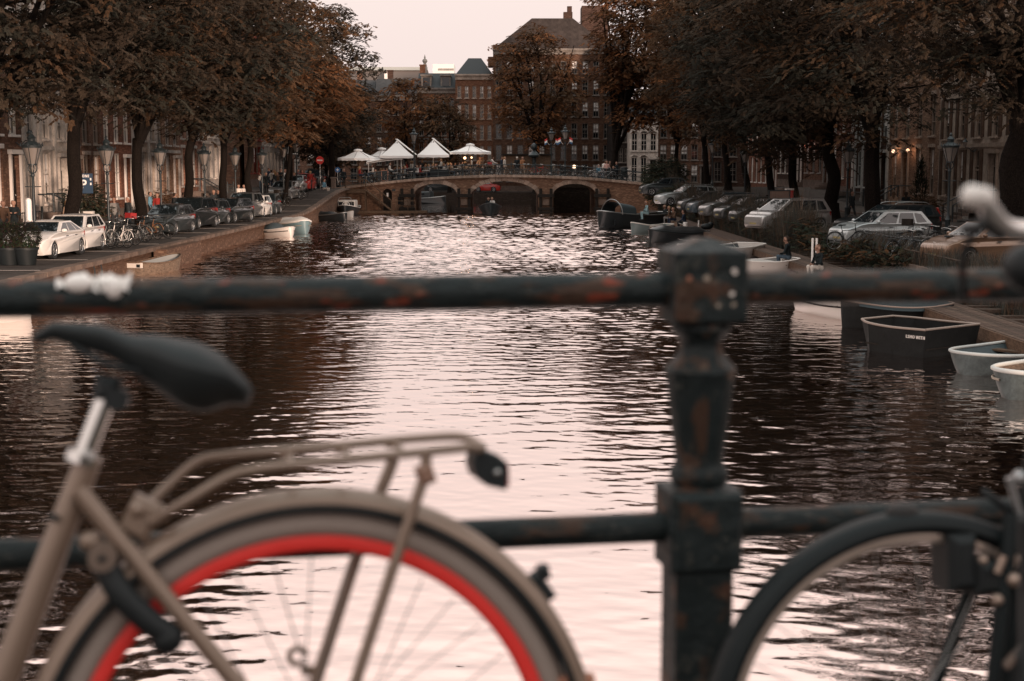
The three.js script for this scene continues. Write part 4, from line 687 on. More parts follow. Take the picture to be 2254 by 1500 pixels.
for (const [type, px, py, col, dy, label] of leftCars) { let p = gp(px, py, 0.9); for (let i = 0; i < 4; i++) p = gp(px, py, yL(p.z)); makeCar(type, label, [p.x, yL(p.z - 2) + 0.01, p.z - CARS[type].L / 2 + 0.2], FZ + dy, P0[col], { dark: col === 'black' || col === 'dark' }); }
// right bank: noses to the canal (nose to -x is a turn of 180 degrees)
const rightCars = [
  ['van', 1735, 504, 72, 'silver', PI + 0.52, 'silver people carrier parked nose to the canal on right bank', {}], ['hatch', 1688, 486, 79, 'dark', PI + 0.25, 'dark hatchback just behind the silver people carrier', {}], ['hatch', 1650, 478, 84, 'dark', PI + 0.2, 'dark car second behind the silver people carrier', { }],
  ['hatch', 1612, 470, 89.5, 'grey', PI + 0.2, 'grey car behind the reeds, third behind people carrier', {}], ['wagon', 1592, 462, 95, 'blue', PI + 0.15, 'dark blue car behind the tall reeds in the right row', {}], ['hatch', 1556, 454, 101, 'dark', PI + 0.15, 'dark car with pink reflecting roof in the right row', {}],
  ['wagon', 1512, 444, 108, 'pale', PI + 0.2, 'pale silver estate car near the bush by the bridge', { rails: M.steel }], ['hatch', 1462, 436, 117, 'dark', PI + 0.1, 'dark car half hidden by bush at the bridge end', {}],
  ['wagon', 1953, 523, 65, 'black', PI + 0.3, 'black estate car with roof rails and tall red tail lights', { rails: M.steel, tallTail: true }], ['hatch', 1938, 546, 57.5, 'pale', PI + 0.32, 'pale silver hatchback with dark rear behind the bike rack', {}], ['hatch', 2165, 588, 46.5, 'brown', PI + 0.35, 'brown car behind the bicycles at the right edge', {}],
];
for (const [type, px, py, d, col, ry, label, o] of rightCars) { const p = ap(px, py, d); makeCar(type, label, [p.x, yR(-d) + 0.01, -d], ry, P0[col], o); }
{ const p = ap(1073, 415, 183), c = makeCar('mini', 'red car on the far quay seen through the middle arch', [p.x, 1.02, -177.5], -0.1, P0.red); const q = ap(968, 415, 178); makeCar('hatch', 'dark red car on the far quay seen through the left arch', [q.x, 1.02, -178.5], 0.1, P0.dark); }

// ---------- bicycles seen from afar ----------
const bikeWheel = (() => { const k = K(); k.torus(0.34, 0.017, 0, 0, 0, 5, 26); return k.geo(); })();
const bikeRim = (() => { const k = K(); k.torus(0.318, 0.009, 0, 0, 0, 4, 24); k.add(new THREE.CylinderGeometry(0.02, 0.02, 0.07, 6), new THREE.Matrix4().makeRotationX(PI / 2)); for (let i = 0; i < 9; i++) { const a = i * PI / 9 * 2; k.bar([0, 0, 0.02], [0.32 * Math.cos(a), 0.32 * Math.sin(a), 0], 0.0025, 0.0025, 3); } return k.geo(); })();
function makeBike(label, pos, turn, o) {                                  // front to +x
  const t = thing('bicycle', label, 'bicycle', pos, turn, null), fm = o.frame ?? M.black, rear = [-0.52, 0.357, 0], front = [0.55, 0.357, 0], bb = [-0.08, 0.29, 0], seat = [-0.22, 0.78, 0], head = [0.36, 0.86, 0], hl = [0.4, 0.68, 0];
  for (const c of [rear, front]) { const w = piece(bikeWheel, M.rubber, 'wheel', t, c); piece(bikeRim, o.rim ?? M.steel, 'rim', w); }
  const k = K(); k.bar(bb, seat, 0.017, 0.016, 6); k.bar(bb, hl, 0.019, 0.019, 6); o.step ? k.tube([[-0.18, 0.62, 0], [0.0, 0.45, 0], [0.25, 0.56, 0], hl], 0.017, 6) : k.bar([-0.2, 0.74, 0], [0.38, 0.78, 0], 0.016, 0.016, 6); k.bar(hl, head, 0.022, 0.022, 6);
  for (const z of [-0.05, 0.05]) { k.bar([rear[0], rear[1], z], [bb[0], bb[1], z * 0.6], 0.01, 0.01, 5); k.bar([rear[0], rear[1], z], [-0.2, 0.72, z * 0.4], 0.009, 0.009, 5); k.bar([front[0], front[1], z], [0.42, 0.66, z * 0.8], 0.011, 0.013, 5); }
  k.bar(seat, [-0.26, 0.93, 0], 0.013, 0.013, 6); k.bar(head, [0.34, 1.02, 0], 0.013, 0.013, 6); k.build('frame', fm, t);
  K().tube([[0.12, 1.04, 0.27], [0.22, 1.06, 0.26], [0.33, 1.05, 0.14], [0.36, 1.03, 0], [0.33, 1.05, -0.14], [0.22, 1.06, -0.26], [0.12, 1.04, -0.27]], 0.012, 6, 22).build('handlebar', M.chrome, t);
  K().ball(0.1, -0.3, 0.96, 0, 1.15, 0.35, 0.95, 8).ball(0.06, -0.14, 0.965, 0, 1.6, 0.4, 0.6, 8).build('saddle', M.black, t);
  const md = K(); md.torus(0.375, 0.014, ...rear, 4, 14, 0, 2.9); md.g.forEach(() => 0); md.build('mudguard', o.guard ?? fm, t); K().with(null).add(new THREE.TorusGeometry(0.375, 0.014, 4, 10, 1.5), new THREE.Matrix4().makeRotationZ(0.7).setPosition(...front)).build('mudguard', o.guard ?? fm, t);
  if (o.rack !== false) K().box(0.38, 0.014, 0.12, -0.56, 0.77, 0).bar([-0.66, 0.76, 0.06], [-0.53, 0.36, 0.06], 0.006, 0.006, 4).bar([-0.66, 0.76, -0.06], [-0.53, 0.36, -0.06], 0.006, 0.006, 4).build('rack', o.guard ?? M.black, t);
  K().bar([-0.08, 0.29, 0.09], [0.06, 0.2, 0.09], 0.01, 0.01, 4).bar([-0.08, 0.29, -0.09], [-0.22, 0.38, -0.09], 0.01, 0.01, 4).add(new THREE.CylinderGeometry(0.09, 0.09, 0.012, 14), new THREE.Matrix4().makeRotationX(PI / 2).setPosition(-0.08, 0.29, 0.05)).build('crank', M.steel, t);
  if (o.crate) { const c = K(), w = 0.36, h = 0.24, y = 0.98; c.box(w, 0.02, w, 0.58, y, 0).box(w, h, 0.02, 0.58, y + h / 2, w / 2).box(w, h, 0.02, 0.58, y + h / 2, -w / 2).box(0.02, h, w, 0.58 + w / 2, y + h / 2, 0).box(0.02, h, w, 0.58 - w / 2, y + h / 2, 0); c.build('crate', o.crate, t); K().bar([0.52, 0.97, 0], [0.55, 0.36, 0.06], 0.009, 0.009, 4).bar([0.52, 0.97, 0], [0.55, 0.36, -0.06], 0.009, 0.009, 4).build('front_carrier', fm, t); }
  return t;
}
const BK = { black: { frame: M.black }, step: { frame: M.black, step: true }, silver: { frame: M.steel, guard: M.steel, rim: M.chrome }, white: { frame: M.white, guard: M.white, step: true }, grey: { frame: M.darkgrey, rim: M.chrome }, crate: { frame: M.black, crate: M.darkwood, step: true }, red: { frame: M.red }, teal: { frame: M.blue, step: true }, orange: { frame: mat([0.24, 0.1, 0.04], 0.5), step: true }, milk: { frame: M.black, crate: mat([0.3, 0.02, 0.02], 0.6) } };
const protos = new Map();
function bikeAt(kind, label, pos, turn, group, lean = 0) {
  let b = protos.get(kind);
  if (!b) { b = makeBike(label, pos, turn, BK[kind]); protos.set(kind, b); } else b = copyOf(b, label, pos, turn);
  if (group) b.userData.group = group; b.rotation.set(lean, turn, 0, 'YXZ'); return b;
}
const gl = (px, py) => { let p = gp(px, py, 0.9); for (let i = 0; i < 4; i++) p = gp(px, py, yL(p.z)); p.y = yL(p.z); return p; };
for (const [px, py, kind, turn, label, ln] of [
  [222, 548, 'silver', 2.75, 'silver bicycle nearest the quay edge in the left bicycle cluster'], [215, 542, 'black', 2.3, 'black bicycle next to the white hatchback in left cluster'], [243, 545, 'crate', 2.6, 'bicycle with dark basket in the middle of left cluster'], [262, 546, 'white', 2.5, 'white framed bicycle facing the quay in left cluster'],
  [250, 535, 'grey', 0.5, 'grey bicycle behind the white framed one in left cluster'], [276, 540, 'step', 2.7, 'low step black bicycle with pale wheels in left cluster'], [296, 534, 'silver', 2.9, 'silver bicycle right of the middle of left cluster'], [306, 529, 'milk', 2.6, 'bicycle with crate in front of dark grey hatchback'], [328, 527, 'orange', 2.6, 'bicycle with orange frame beside the dark grey hatchback'], [350, 525, 'black', 2.8, 'black bicycle lowest and closest to the dark grey hatchback front'],
  [228, 500, 'black', 1.2, 'black bicycle with raised handlebar by the parking sign'], [240, 505, 'red', 0.8, 'bicycle with red frame behind the left cluster'],
  [488, 492, 'step', 2.75, 'bicycle with large wheel before the black hatchback'], [597, 468, 'black', 2.7, 'black bicycle by the small dark car, left of three'], [606, 467, 'grey', 2.7, 'grey bicycle by the small dark car, middle of three'], [622, 464, 'crate', 2.6, 'bicycle with basket by the quay, right of three'], [650, 459, 'silver', 2.7, 'silver bicycle leaning before the red car'], [663, 458, 'step', 2.4, 'black bicycle at the corner of the red car'],
  [715, 432, 'black', 2.2, 'black bicycle in the clutter left of the bridge stair'], [722, 428, 'grey', 1.0, 'grey bicycle in the clutter left of the bridge stair'], [728, 424, 'teal', 2.5, 'blue bicycle in the clutter left of the bridge stair'],
]) { const p = gl(px, py); bikeAt(kind, label, [p.x, p.y + 0.01, p.z], turn, 'bicycles parked on the left quay', 0.08); }
// bicycles along the bridge railing
[[822, 'black'], [868, 'step'], [893, 'black'], [1010, 'crate'], [1027, 'black'], [1045, 'grey'], [1064, 'step'], [1092, 'milk'], [1126, 'black'], [1148, 'step'], [1168, 'orange'], [1186, 'red'], [1212, 'grey'], [1244, 'black'], [1262, 'step'], [1276, 'black'], [1296, 'grey'], [1313, 'white'], [1334, 'silver'], [1360, 'black'], [1376, 'step']].forEach(([px, kind], i, a) => {
  const x = farX(px, 130.6), n = ['first', 'second', 'third', 'fourth', 'fifth', 'sixth', 'seventh', 'eighth', 'ninth', 'tenth', 'eleventh'];
  const fromL = i, fromR = a.length - 1 - i, word = { black: 'black', step: 'low step black', crate: 'basket carrying', grey: 'grey', milk: 'red crated', orange: 'orange', red: 'red', white: 'white', silver: 'silver' }[kind];
  bikeAt(kind, `${word} bicycle against the bridge railing, ${fromL <= fromR ? n[fromL] + ' from the left' : n[fromR] + ' from the right'}`, [x, deckTop(x) + 0.0, -130.55 - (i % 2) * 0.12], (i % 3 === 1 ? PI : 0) + 0.05 * ((i % 4) - 1.5), 'bicycles along the bridge railing', i % 3 === 1 ? -0.1 : 0.1);
});
// bicycles and rack on the right bank
{
  const g0 = ap(2000, 575, 50), z0 = -50.5;
  const rack = thing('bike_rack', 'tall metal bicycle rack with many hoops on the right bank', 'bike rack', [14.0, yR(-50), -51]);
  K().bar([-0.6, 0.72, -3.0], [-0.2, 0.72, 3.0], 0.03, 0.03, 6).bar([-0.6, 0.02, -3.0], [-0.6, 0.72, -3.0], 0.03).bar([-0.2, 0.02, 3.0], [-0.2, 0.72, 3.0], 0.03).build('rail', M.iron, rack);
  for (let i = 0; i < 13; i++) { const z = -2.8 + i * 0.46, x = -0.58 + i * 0.03; K().tube([[x - 0.5, 0.05, z], [x - 0.45, 0.55, z], [x - 0.1, 0.85, z], [x + 0.2, 0.55, z], [x + 0.22, 0.05, z]], 0.012, 5, 14).build('hoop', M.darkgrey, rack); }
  [[1988, 582, 'grey', 48.5, 0.5], [2016, 566, 'silver', 50.2, 0.4], [2042, 556, 'black', 52, 0.6], [2070, 566, 'silver', 49.6, 0.25], [2090, 562, 'step', 51, 0.5], [2030, 545, 'crate', 54, 2.7], [1862, 562, 'black', 55, 0.3], [2100, 590, 'white', 46.2, 0.2]].forEach(([px, py, kind, d, turn], i) => { const p = ap(px, py, d); bikeAt(kind, ['grey bicycle nearest the reeds at the right bike rack', 'silver bicycle in the middle of the right bike rack', 'black bicycle upright at the back of the right bike rack', 'silver bicycle with pale wheel left of the brown car', 'low step black bicycle behind the brown car bonnet', 'basket bicycle at the far end of the right bike rack', 'black bicycle in front of the pale silver hatchback', 'white bicycle among reeds right before the brown car'][i], [p.x, yR(-d) + 0.02, -d], turn, 'bicycles at the right bank rack', 0.06); });
}
// ---------- people ----------
const field = new MarchingCubes(56, new THREE.MeshStandardMaterial(), false, false, 60000);
field.isolation = 0;
const poseCache = new Map();
// joints of one pose -> tapered bones [a, b, ra, rb, key, flatten]
function skeleton(pose) {
  const b = [], L = (a, c, ra, rb, key, f = 1) => b.push([a, c, ra, rb, key, f]);
  const sit = pose.startsWith('sit') || pose === 'cycle', hipY = pose === 'sit_edge' ? 0.12 : pose === 'sit' ? 0.5 : pose === 'cycle' ? 0.98 : 0.93, fwd = pose === 'sit_edge' ? 0.1 : pose === 'cycle' ? 0.28 : pose === 'sit' ? 0.04 : 0.0;
  const hip = V(0, hipY, 0), chest = V(0, hipY + 0.37, fwd * 0.75), neck = V(0, hipY + 0.52, fwd), head = V(0, hipY + 0.68, fwd + 0.03);
  L([hip.x, hip.y + 0.02, hip.z], [chest.x, chest.y - 0.1, chest.z], 0.135, 0.135, 'top', 1.25); L([0, chest.y - 0.12, chest.z], [0, chest.y + 0.02, chest.z], 0.14, 0.145, 'top', 1.3);
  L([-0.15, chest.y + 0.08, chest.z], [0.15, chest.y + 0.08, chest.z], 0.068, 0.068, 'top'); L(neck.clone().add(V(0, -0.03, 0)).toArray(), head.clone().add(V(0, -0.05, -0.01)).toArray(), 0.055, 0.05, 'skin');
  L(head.clone().add(V(0, 0.03, -0.01)).toArray(), head.clone().add(V(0, -0.04, 0.015)).toArray(), 0.1, 0.078, 'head'); L(head.clone().add(V(0, -0.005, 0.09)).toArray(), head.clone().add(V(0, -0.025, 0.105)).toArray(), 0.014, 0.018, 'skin');
  for (const s of [-1, 1]) L([s * 0.098, head.y, head.z - 0.01], [s * 0.1, head.y - 0.03, head.z - 0.01], 0.018, 0.014, 'skin');
  if (pose === 'stand_long' || pose === 'sit_long') L([0, head.y + 0.02, head.z - 0.06], [0, head.y - 0.25, head.z - 0.1], 0.09, 0.06, 'hair', 1);
  L([0, head.y + 0.06, head.z - 0.03], [0, head.y + 0.02, head.z - 0.045], 0.092, 0.09, 'hair');
  for (const s of [-1, 1]) {
    const sh = V(s * 0.19, chest.y + 0.07, chest.z); let el, ha;
    if (pose === 'cycle') { el = V(s * 0.26, chest.y - 0.12, chest.z + 0.2); ha = V(s * 0.24, chest.y - 0.2, chest.z + 0.45); }
    else if (pose === 'sit_edge') { el = V(s * 0.25, chest.y - 0.2, chest.z + 0.08); ha = V(s * 0.1, hipY + 0.12, 0.32); }
    else if (sit) { el = V(s * 0.26, chest.y - 0.2, chest.z + 0.02); ha = V(s * 0.15, hipY + 0.14, 0.3); }
    else if (pose === 'arms') { el = V(s * 0.27, chest.y - 0.2, 0.02); ha = V(-s * 0.06, chest.y - 0.12, 0.2); }
    else if (pose === 'walk') { el = V(s * 0.25, chest.y - 0.21, -s * 0.1); ha = V(s * 0.22, chest.y - 0.42, s * -0.08 + 0.08); }
    else { el = V(s * 0.245, chest.y - 0.23, -0.02); ha = V(s * 0.23, chest.y - 0.47, 0.07); }
    L(sh.toArray(), el.toArray(), 0.055, 0.045, 'top'); L(el.toArray(), ha.toArray(), 0.043, 0.032, 'top'); L(ha.toArray(), ha.clone().add(ha.clone().sub(el).normalize().multiplyScalar(0.09)).toArray(), 0.03, 0.028, 'skin');
    let kn, an; const hp = V(s * 0.09, hipY - 0.02, 0);
    if (pose === 'sit_edge') { kn = V(s * 0.12, hipY + 0.02, 0.42); an = V(s * 0.11, hipY - 0.42, 0.4); }
    else if (pose === 'cycle') { kn = V(s * 0.1, hipY - 0.22 - s * 0.1, 0.36); an = V(s * 0.1, 0.42 - s * 0.16, 0.16); }
    else if (sit) { kn = V(s * 0.12, hipY + 0.0, 0.43); an = V(s * 0.12, 0.08, 0.4); }
    else if (pose === 'walk') { kn = V(s * 0.09, 0.5, s * 0.14 + 0.03); an = V(s * 0.09, 0.09, s * 0.26 - 0.03); }
    else { kn = V(s * 0.1, 0.5, 0.02); an = V(s * 0.1, 0.08, -0.02); }
    L(hp.toArray(), kn.toArray(), 0.088, 0.062, 'legs'); L(kn.toArray(), an.toArray(), 0.06, 0.042, 'legs'); L([an.x, an.y - 0.03, an.z - 0.03], [an.x + s * 0.02, an.y - 0.045, an.z + 0.16], 0.042, 0.032, 'shoe');
  }
  return b;
}
function bodyOf(pose) {
  if (poseCache.has(pose)) return poseCache.get(pose);
  const bones = skeleton(pose), n = 56, lo = V(-0.95, pose === 'sit_edge' ? -0.45 : -0.1, -0.95), S = 1.9, f = field.field, D = (bn, x, y, z) => {
    const [a, b, ra, rb, , fl] = bn, dx = b[0] - a[0], dy = b[1] - a[1], dz = (b[2] - a[2]) * fl, px = x - a[0], py = y - a[1], pz = (z - a[2]) * fl, t = Math.max(0, Math.min(1, (px * dx + py * dy + pz * dz) / (dx * dx + dy * dy + dz * dz + 1e-9)));
    return Math.hypot(px - dx * t, py - dy * t, pz - dz * t) - (ra + (rb - ra) * t);
  };
  const at = (i) => -1 + 2 * i / n;
  for (let k = 0; k < n; k++) for (let j = 0; j < n; j++) for (let i = 0; i < n; i++) {
    const x = lo.x + S * (at(i) + 1) / 2, y = lo.y + S * (at(j) + 1) / 2, z = lo.z + S * (at(k) + 1) / 2; let d = 1e9;
    for (const bn of bones) { const e = D(bn, x, y, z); if (e > d + 0.1 && d < 1e8) continue; const h = Math.max(0, 0.035 - Math.abs(d - e)) / 0.035; d = Math.min(d, e) - h * h * 0.035 * 0.25; }
    f[k * n * n + j * n + i] = -d;
  }
  field.update();
  const c = field.count, pos = new Float32Array(c * 3), nor = new Float32Array(c * 3), keys = [];
  for (let i = 0; i < c; i++) {
    const p = [0, 1, 2].map((q) => lo.getComponent(q) + S * (field.positionArray[i * 3 + q] + 1) / 2); pos.set(p, i * 3); nor.set(field.normalArray.subarray(i * 3, i * 3 + 3), i * 3);
    let best = 1e9, key = 'top'; for (const bn of bones) { const e = D(bn, ...p) - (bn[4] === 'hair' ? 0.004 : 0); if (e < best) { best = e; key = bn[4]; } } keys.push(key === 'head' ? 'skin' : key);
  }
  const out = { pos, nor, keys }; poseCache.set(pose, out); return out;
}
const bodyMat = new THREE.MeshPhysicalMaterial({ vertexColors: true, roughness: 0.8, side: THREE.DoubleSide, specularIntensity: 0.3 });
const C = { black: [0.012, 0.016, 0.018], dark: [0.03, 0.034, 0.036], navy: [0.02, 0.03, 0.05], jeans: [0.07, 0.1, 0.13], pale: [0.5, 0.45, 0.4], white: [0.65, 0.6, 0.56], grey: [0.2, 0.19, 0.18], brown: [0.1, 0.06, 0.04], tan: [0.3, 0.2, 0.14], teal: [0.22, 0.33, 0.35], red: [0.26, 0.03, 0.025], orange: [0.3, 0.14, 0.07], blue: [0.12, 0.25, 0.33], skin: [0.33, 0.19, 0.14], hair: [0.03, 0.02, 0.015], blond: [0.3, 0.18, 0.09], shoe: [0.03, 0.03, 0.03], pink: [0.5, 0.3, 0.26] };
function person(pose, label, pos, turn, top, legs, hair = 'hair', group, scale = 1) {
  const b = bodyOf(pose), g = new THREE.BufferGeometry(), col = new Float32Array(b.keys.length * 3), pal = { top: C[top], legs: C[legs], hair: C[hair], skin: C.skin, shoe: C.shoe };
  b.keys.forEach((k, i) => col.set(pal[k], i * 3));
  g.setAttribute('position', new THREE.BufferAttribute(b.pos, 3)); g.setAttribute('normal', new THREE.BufferAttribute(b.nor, 3)); g.setAttribute('color', new THREE.BufferAttribute(col, 3));
  const o = piece(g, bodyMat, 'person', scene); if (pos.isVector3) o.position.copy(pos); else o.position.set(...pos); o.rotation.y = turn; o.scale.setScalar(scale); return tag(o, label, 'person', group);
}
// left street
for (const [px, py, d, pose, top, legs, hair, turn, label] of [
  [8, 500, 62, 'stand', 'brown', 'dark', 'hair', 0.4, 'person in brown coat standing at the left edge behind the white car'], [31, 500, 63, 'arms', 'black', 'black', 'hair', 0.2, 'person in black jacket standing behind the white sports car'],
  [148, 480, 68, 'stand_long', 'tan', 'dark', 'blond', 1.2, 'long haired person in tan coat left of the big trunk'], [252, 480, 74, 'stand_long', 'grey', 'dark', 'brown', 0.3, 'long haired person in grey top behind the left bicycles'], [282, 478, 75, 'stand', 'dark', 'jeans', 'pale', -0.6, 'person with white cap and jeans behind the left bicycles'],
  [330, 452, 84, 'stand', 'blue', 'dark', 'hair', 1.6, 'person in blue beside the second trunk'], [346, 452, 85, 'stand_long', 'red', 'dark', 'hair', 0, 'person in red near the third street lamp'], [384, 452, 86, 'stand', 'dark', 'dark', 'hair', 2.4, 'person in dark coat left of the fork of trunks'], [404, 450, 88, 'arms', 'dark', 'navy', 'hair', 2, 'person in dark jacket next to the bent trunk'],
  [470, 440, 96, 'stand_long', 'dark', 'jeans', 'blond', 0.4, 'person in dark top and jeans talking behind the black hatchback'], [480, 440, 96.5, 'stand', 'black', 'jeans', 'hair', -0.6, 'person in black top talking behind the black hatchback, right one'], [525, 432, 106, 'walk', 'white', 'dark', 'hair', 0.2, 'person in white shirt walking behind the grey van like car, left one'], [537, 432, 106, 'walk', 'white', 'grey', 'hair', 0.1, 'person in white shirt walking behind the grey van like car, right one'],
]) { const p = ap(px, py, d); person(pose, label, [p.x, yL(-d) + (p.x < -21.3 ? 0.12 : 0.01), -d], turn, top, legs, hair); }
[[586, 'black'], [592, 'navy'], [598, 'pale'], [606, 'dark'], [612, 'brown'], [618, 'black'], [626, 'white'], [633, 'dark'], [640, 'pink'], [648, 'black'], [656, 'navy'], [664, 'dark'], [683, 'red'], [574, 'white'], [630, 'grey'], [604, 'tan']].forEach(([px, top], i) => {
  const d = 119 + (i * 7 % 9) * 0.9, p = ap(px, 420, d), word = { black: 'black', navy: 'navy', pale: 'beige', dark: 'dark grey', brown: 'brown', white: 'white', pink: 'pink', red: 'red', grey: 'light grey', tan: 'tan' }[top];
  person(['stand', 'arms', 'walk', 'stand_long'][i % 4], `person in ${word} top in the crowd before the red shop, at its ${i < 5 || i === 13 || i === 15 ? 'left' : i < 9 || i === 14 ? 'middle' : 'right'} ${['front', 'back', 'side', 'edge', 'centre'][i % 5]}`, [p.x, yL(-d) + (p.x < -21.3 ? 0.12 : 0.01), -d], i * 1.3, top, ['dark', 'jeans', 'navy', 'grey'][i % 4], i % 3 ? 'hair' : 'blond', 'crowd before the red shop');
});
// on the bridge
const onDeck = (px, dz) => { const x = farX(px, 130 + dz); return V(x, deckTop(x) + 0.0, -130 - dz); };
for (const [px, dz, pose, turn, top, legs, hair, label, s] of [
  [759, 2.2, 'stand', 0.6, 'black', 'black', 'hair', 'waiter in black standing left of the parasols', 1], [1084, 4.5, 'cycle', -1.4, 'white', 'tan', 'hair', 'person in white shirt cycling over the bridge right of parasols', 1], [1104, 4.2, 'walk', 1.5, 'navy', 'dark', 'hair', 'person in navy walking behind the cyclist', 1], [1111, 3.6, 'stand_long', 1.2, 'pale', 'tan', 'blond', 'fair haired person in pale top leaning by the bridge bicycles', 1],
  [1138, 3.4, 'stand', 3.0, 'black', 'dark', 'pale', 'person in black with white cap on the bridge centre', 1], [1150, 3.2, 'walk', 0.4, 'orange', 'tan', 'hair', 'person in orange top on the bridge centre', 1], [1328, 2.2, 'stand', 2.2, 'white', 'jeans', 'hair', 'person in white shirt at the right end of the bridge', 1],
  [1316, 1.4, 'sit', 0.4, 'blue', 'jeans', 'pale', 'person in light blue sitting near the right bridge end', 1], [1334, 1.5, 'sit_long', -0.2, 'pink', 'dark', 'hair', 'person in pink sitting near the right bridge end', 1], [1348, 1.8, 'sit', 0.3, 'dark', 'dark', 'hair', 'person in dark clothes sitting last at the right bridge end', 1], [1340, 2.6, 'stand', 1, 'brown', 'dark', 'hair', 'person in brown standing behind the sitters at right bridge end', 1], [1356, 2.4, 'arms', -1, 'black', 'black', 'hair', 'person in black standing behind the sitters at right bridge end', 1],
  [1057, 3.0, 'stand_long', 0.5, 'tan', 'brown', 'hair', 'person in tan standing under the rightmost parasol edge', 1],
]) { const p = onDeck(px, dz); if (pose === 'cycle') { bikeAt('step', 'low step black bicycle ridden over the bridge by the white shirted cyclist', [p.x, p.y + 0.01, p.z], 0.15 + PI * 0.0, 'bicycles along the bridge railing'); person(pose, label, [p.x - 0.25, p.y - 0.02, p.z], PI / 2 + 0.15, top, legs, hair); } else person(pose, label, p, turn, top, legs, hair); }
// on the jetty and in boats
const onJetty = (px, py) => gp(px, py, 0.56);
for (const [px, py, h, pose, turn, top, legs, hair, label] of [
  [1426, 472, 0.95, 'sit_edge', -PI / 2 + 0.2, 'teal', 'teal', 'orange', 'person in pale blue sitting on the stern of the dark sloop'],
  [1466, 490, 0.56, 'sit_edge', -1.3, 'dark', 'dark', 'tan', 'person with cap sitting first on the jetty edge'], [1476, 491, 0.56, 'sit_edge', -1.7, 'brown', 'grey', 'blond', 'fair haired person sitting second on the jetty edge'], [1485, 490, 0.56, 'sit_edge', -1.2, 'brown', 'navy', 'brown', 'person with brown hair sitting third on the jetty edge'], [1508, 497, 0.56, 'sit_edge', -1.9, 'navy', 'black', 'hair', 'person in navy sitting alone on the jetty edge'],
  [1737, 574, 0.56, 'sit_edge', -1.9, 'black', 'jeans', 'hair', 'person in black with jeans sitting on jetty above white boat'], [1806, 584, 0.56, 'sit_edge', -1.2, 'black', 'pale', 'brown', 'long haired person in black sitting on the jetty by the white posts'],
]) { const p = gp(px, py, h); person(pose, label, [h < 0.6 ? 11.0 : p.x, h - 0.02, h < 0.6 ? -11.0 / p.x * -p.z : p.z], turn, top, legs, hair); }
for (const [px, top, hair, label] of [[1075, 'black', 'hair', 'dark haired passenger in the small boat under the middle arch'], [1083, 'white', 'blond', 'fair haired passenger in white in the boat under the middle arch']]) { const p = ap(px, 455, 127.5); person('sit', label, [p.x, 0.15, -127.5], 0, top, 'dark', hair); }
// right street
for (const [px, d, pose, turn, top, legs, hair, label] of [[1968, 84, 'stand_long', 2.8, 'tan', 'dark', 'brown', 'person in tan coat walking behind the black estate car'], [1995, 83, 'stand_long', 2.9, 'black', 'black', 'hair', 'person in black coat behind the black estate car'], [1876, 85, 'walk', 0.5, 'dark', 'dark', 'hair', 'person in dark clothes right of the silver people carrier']]) { const p = ap(px, 430, d); person(pose, label, [p.x, yR(-d) + (p.x > 23.4 ? 0.12 : 0.01), -d], turn, top, legs, hair); }
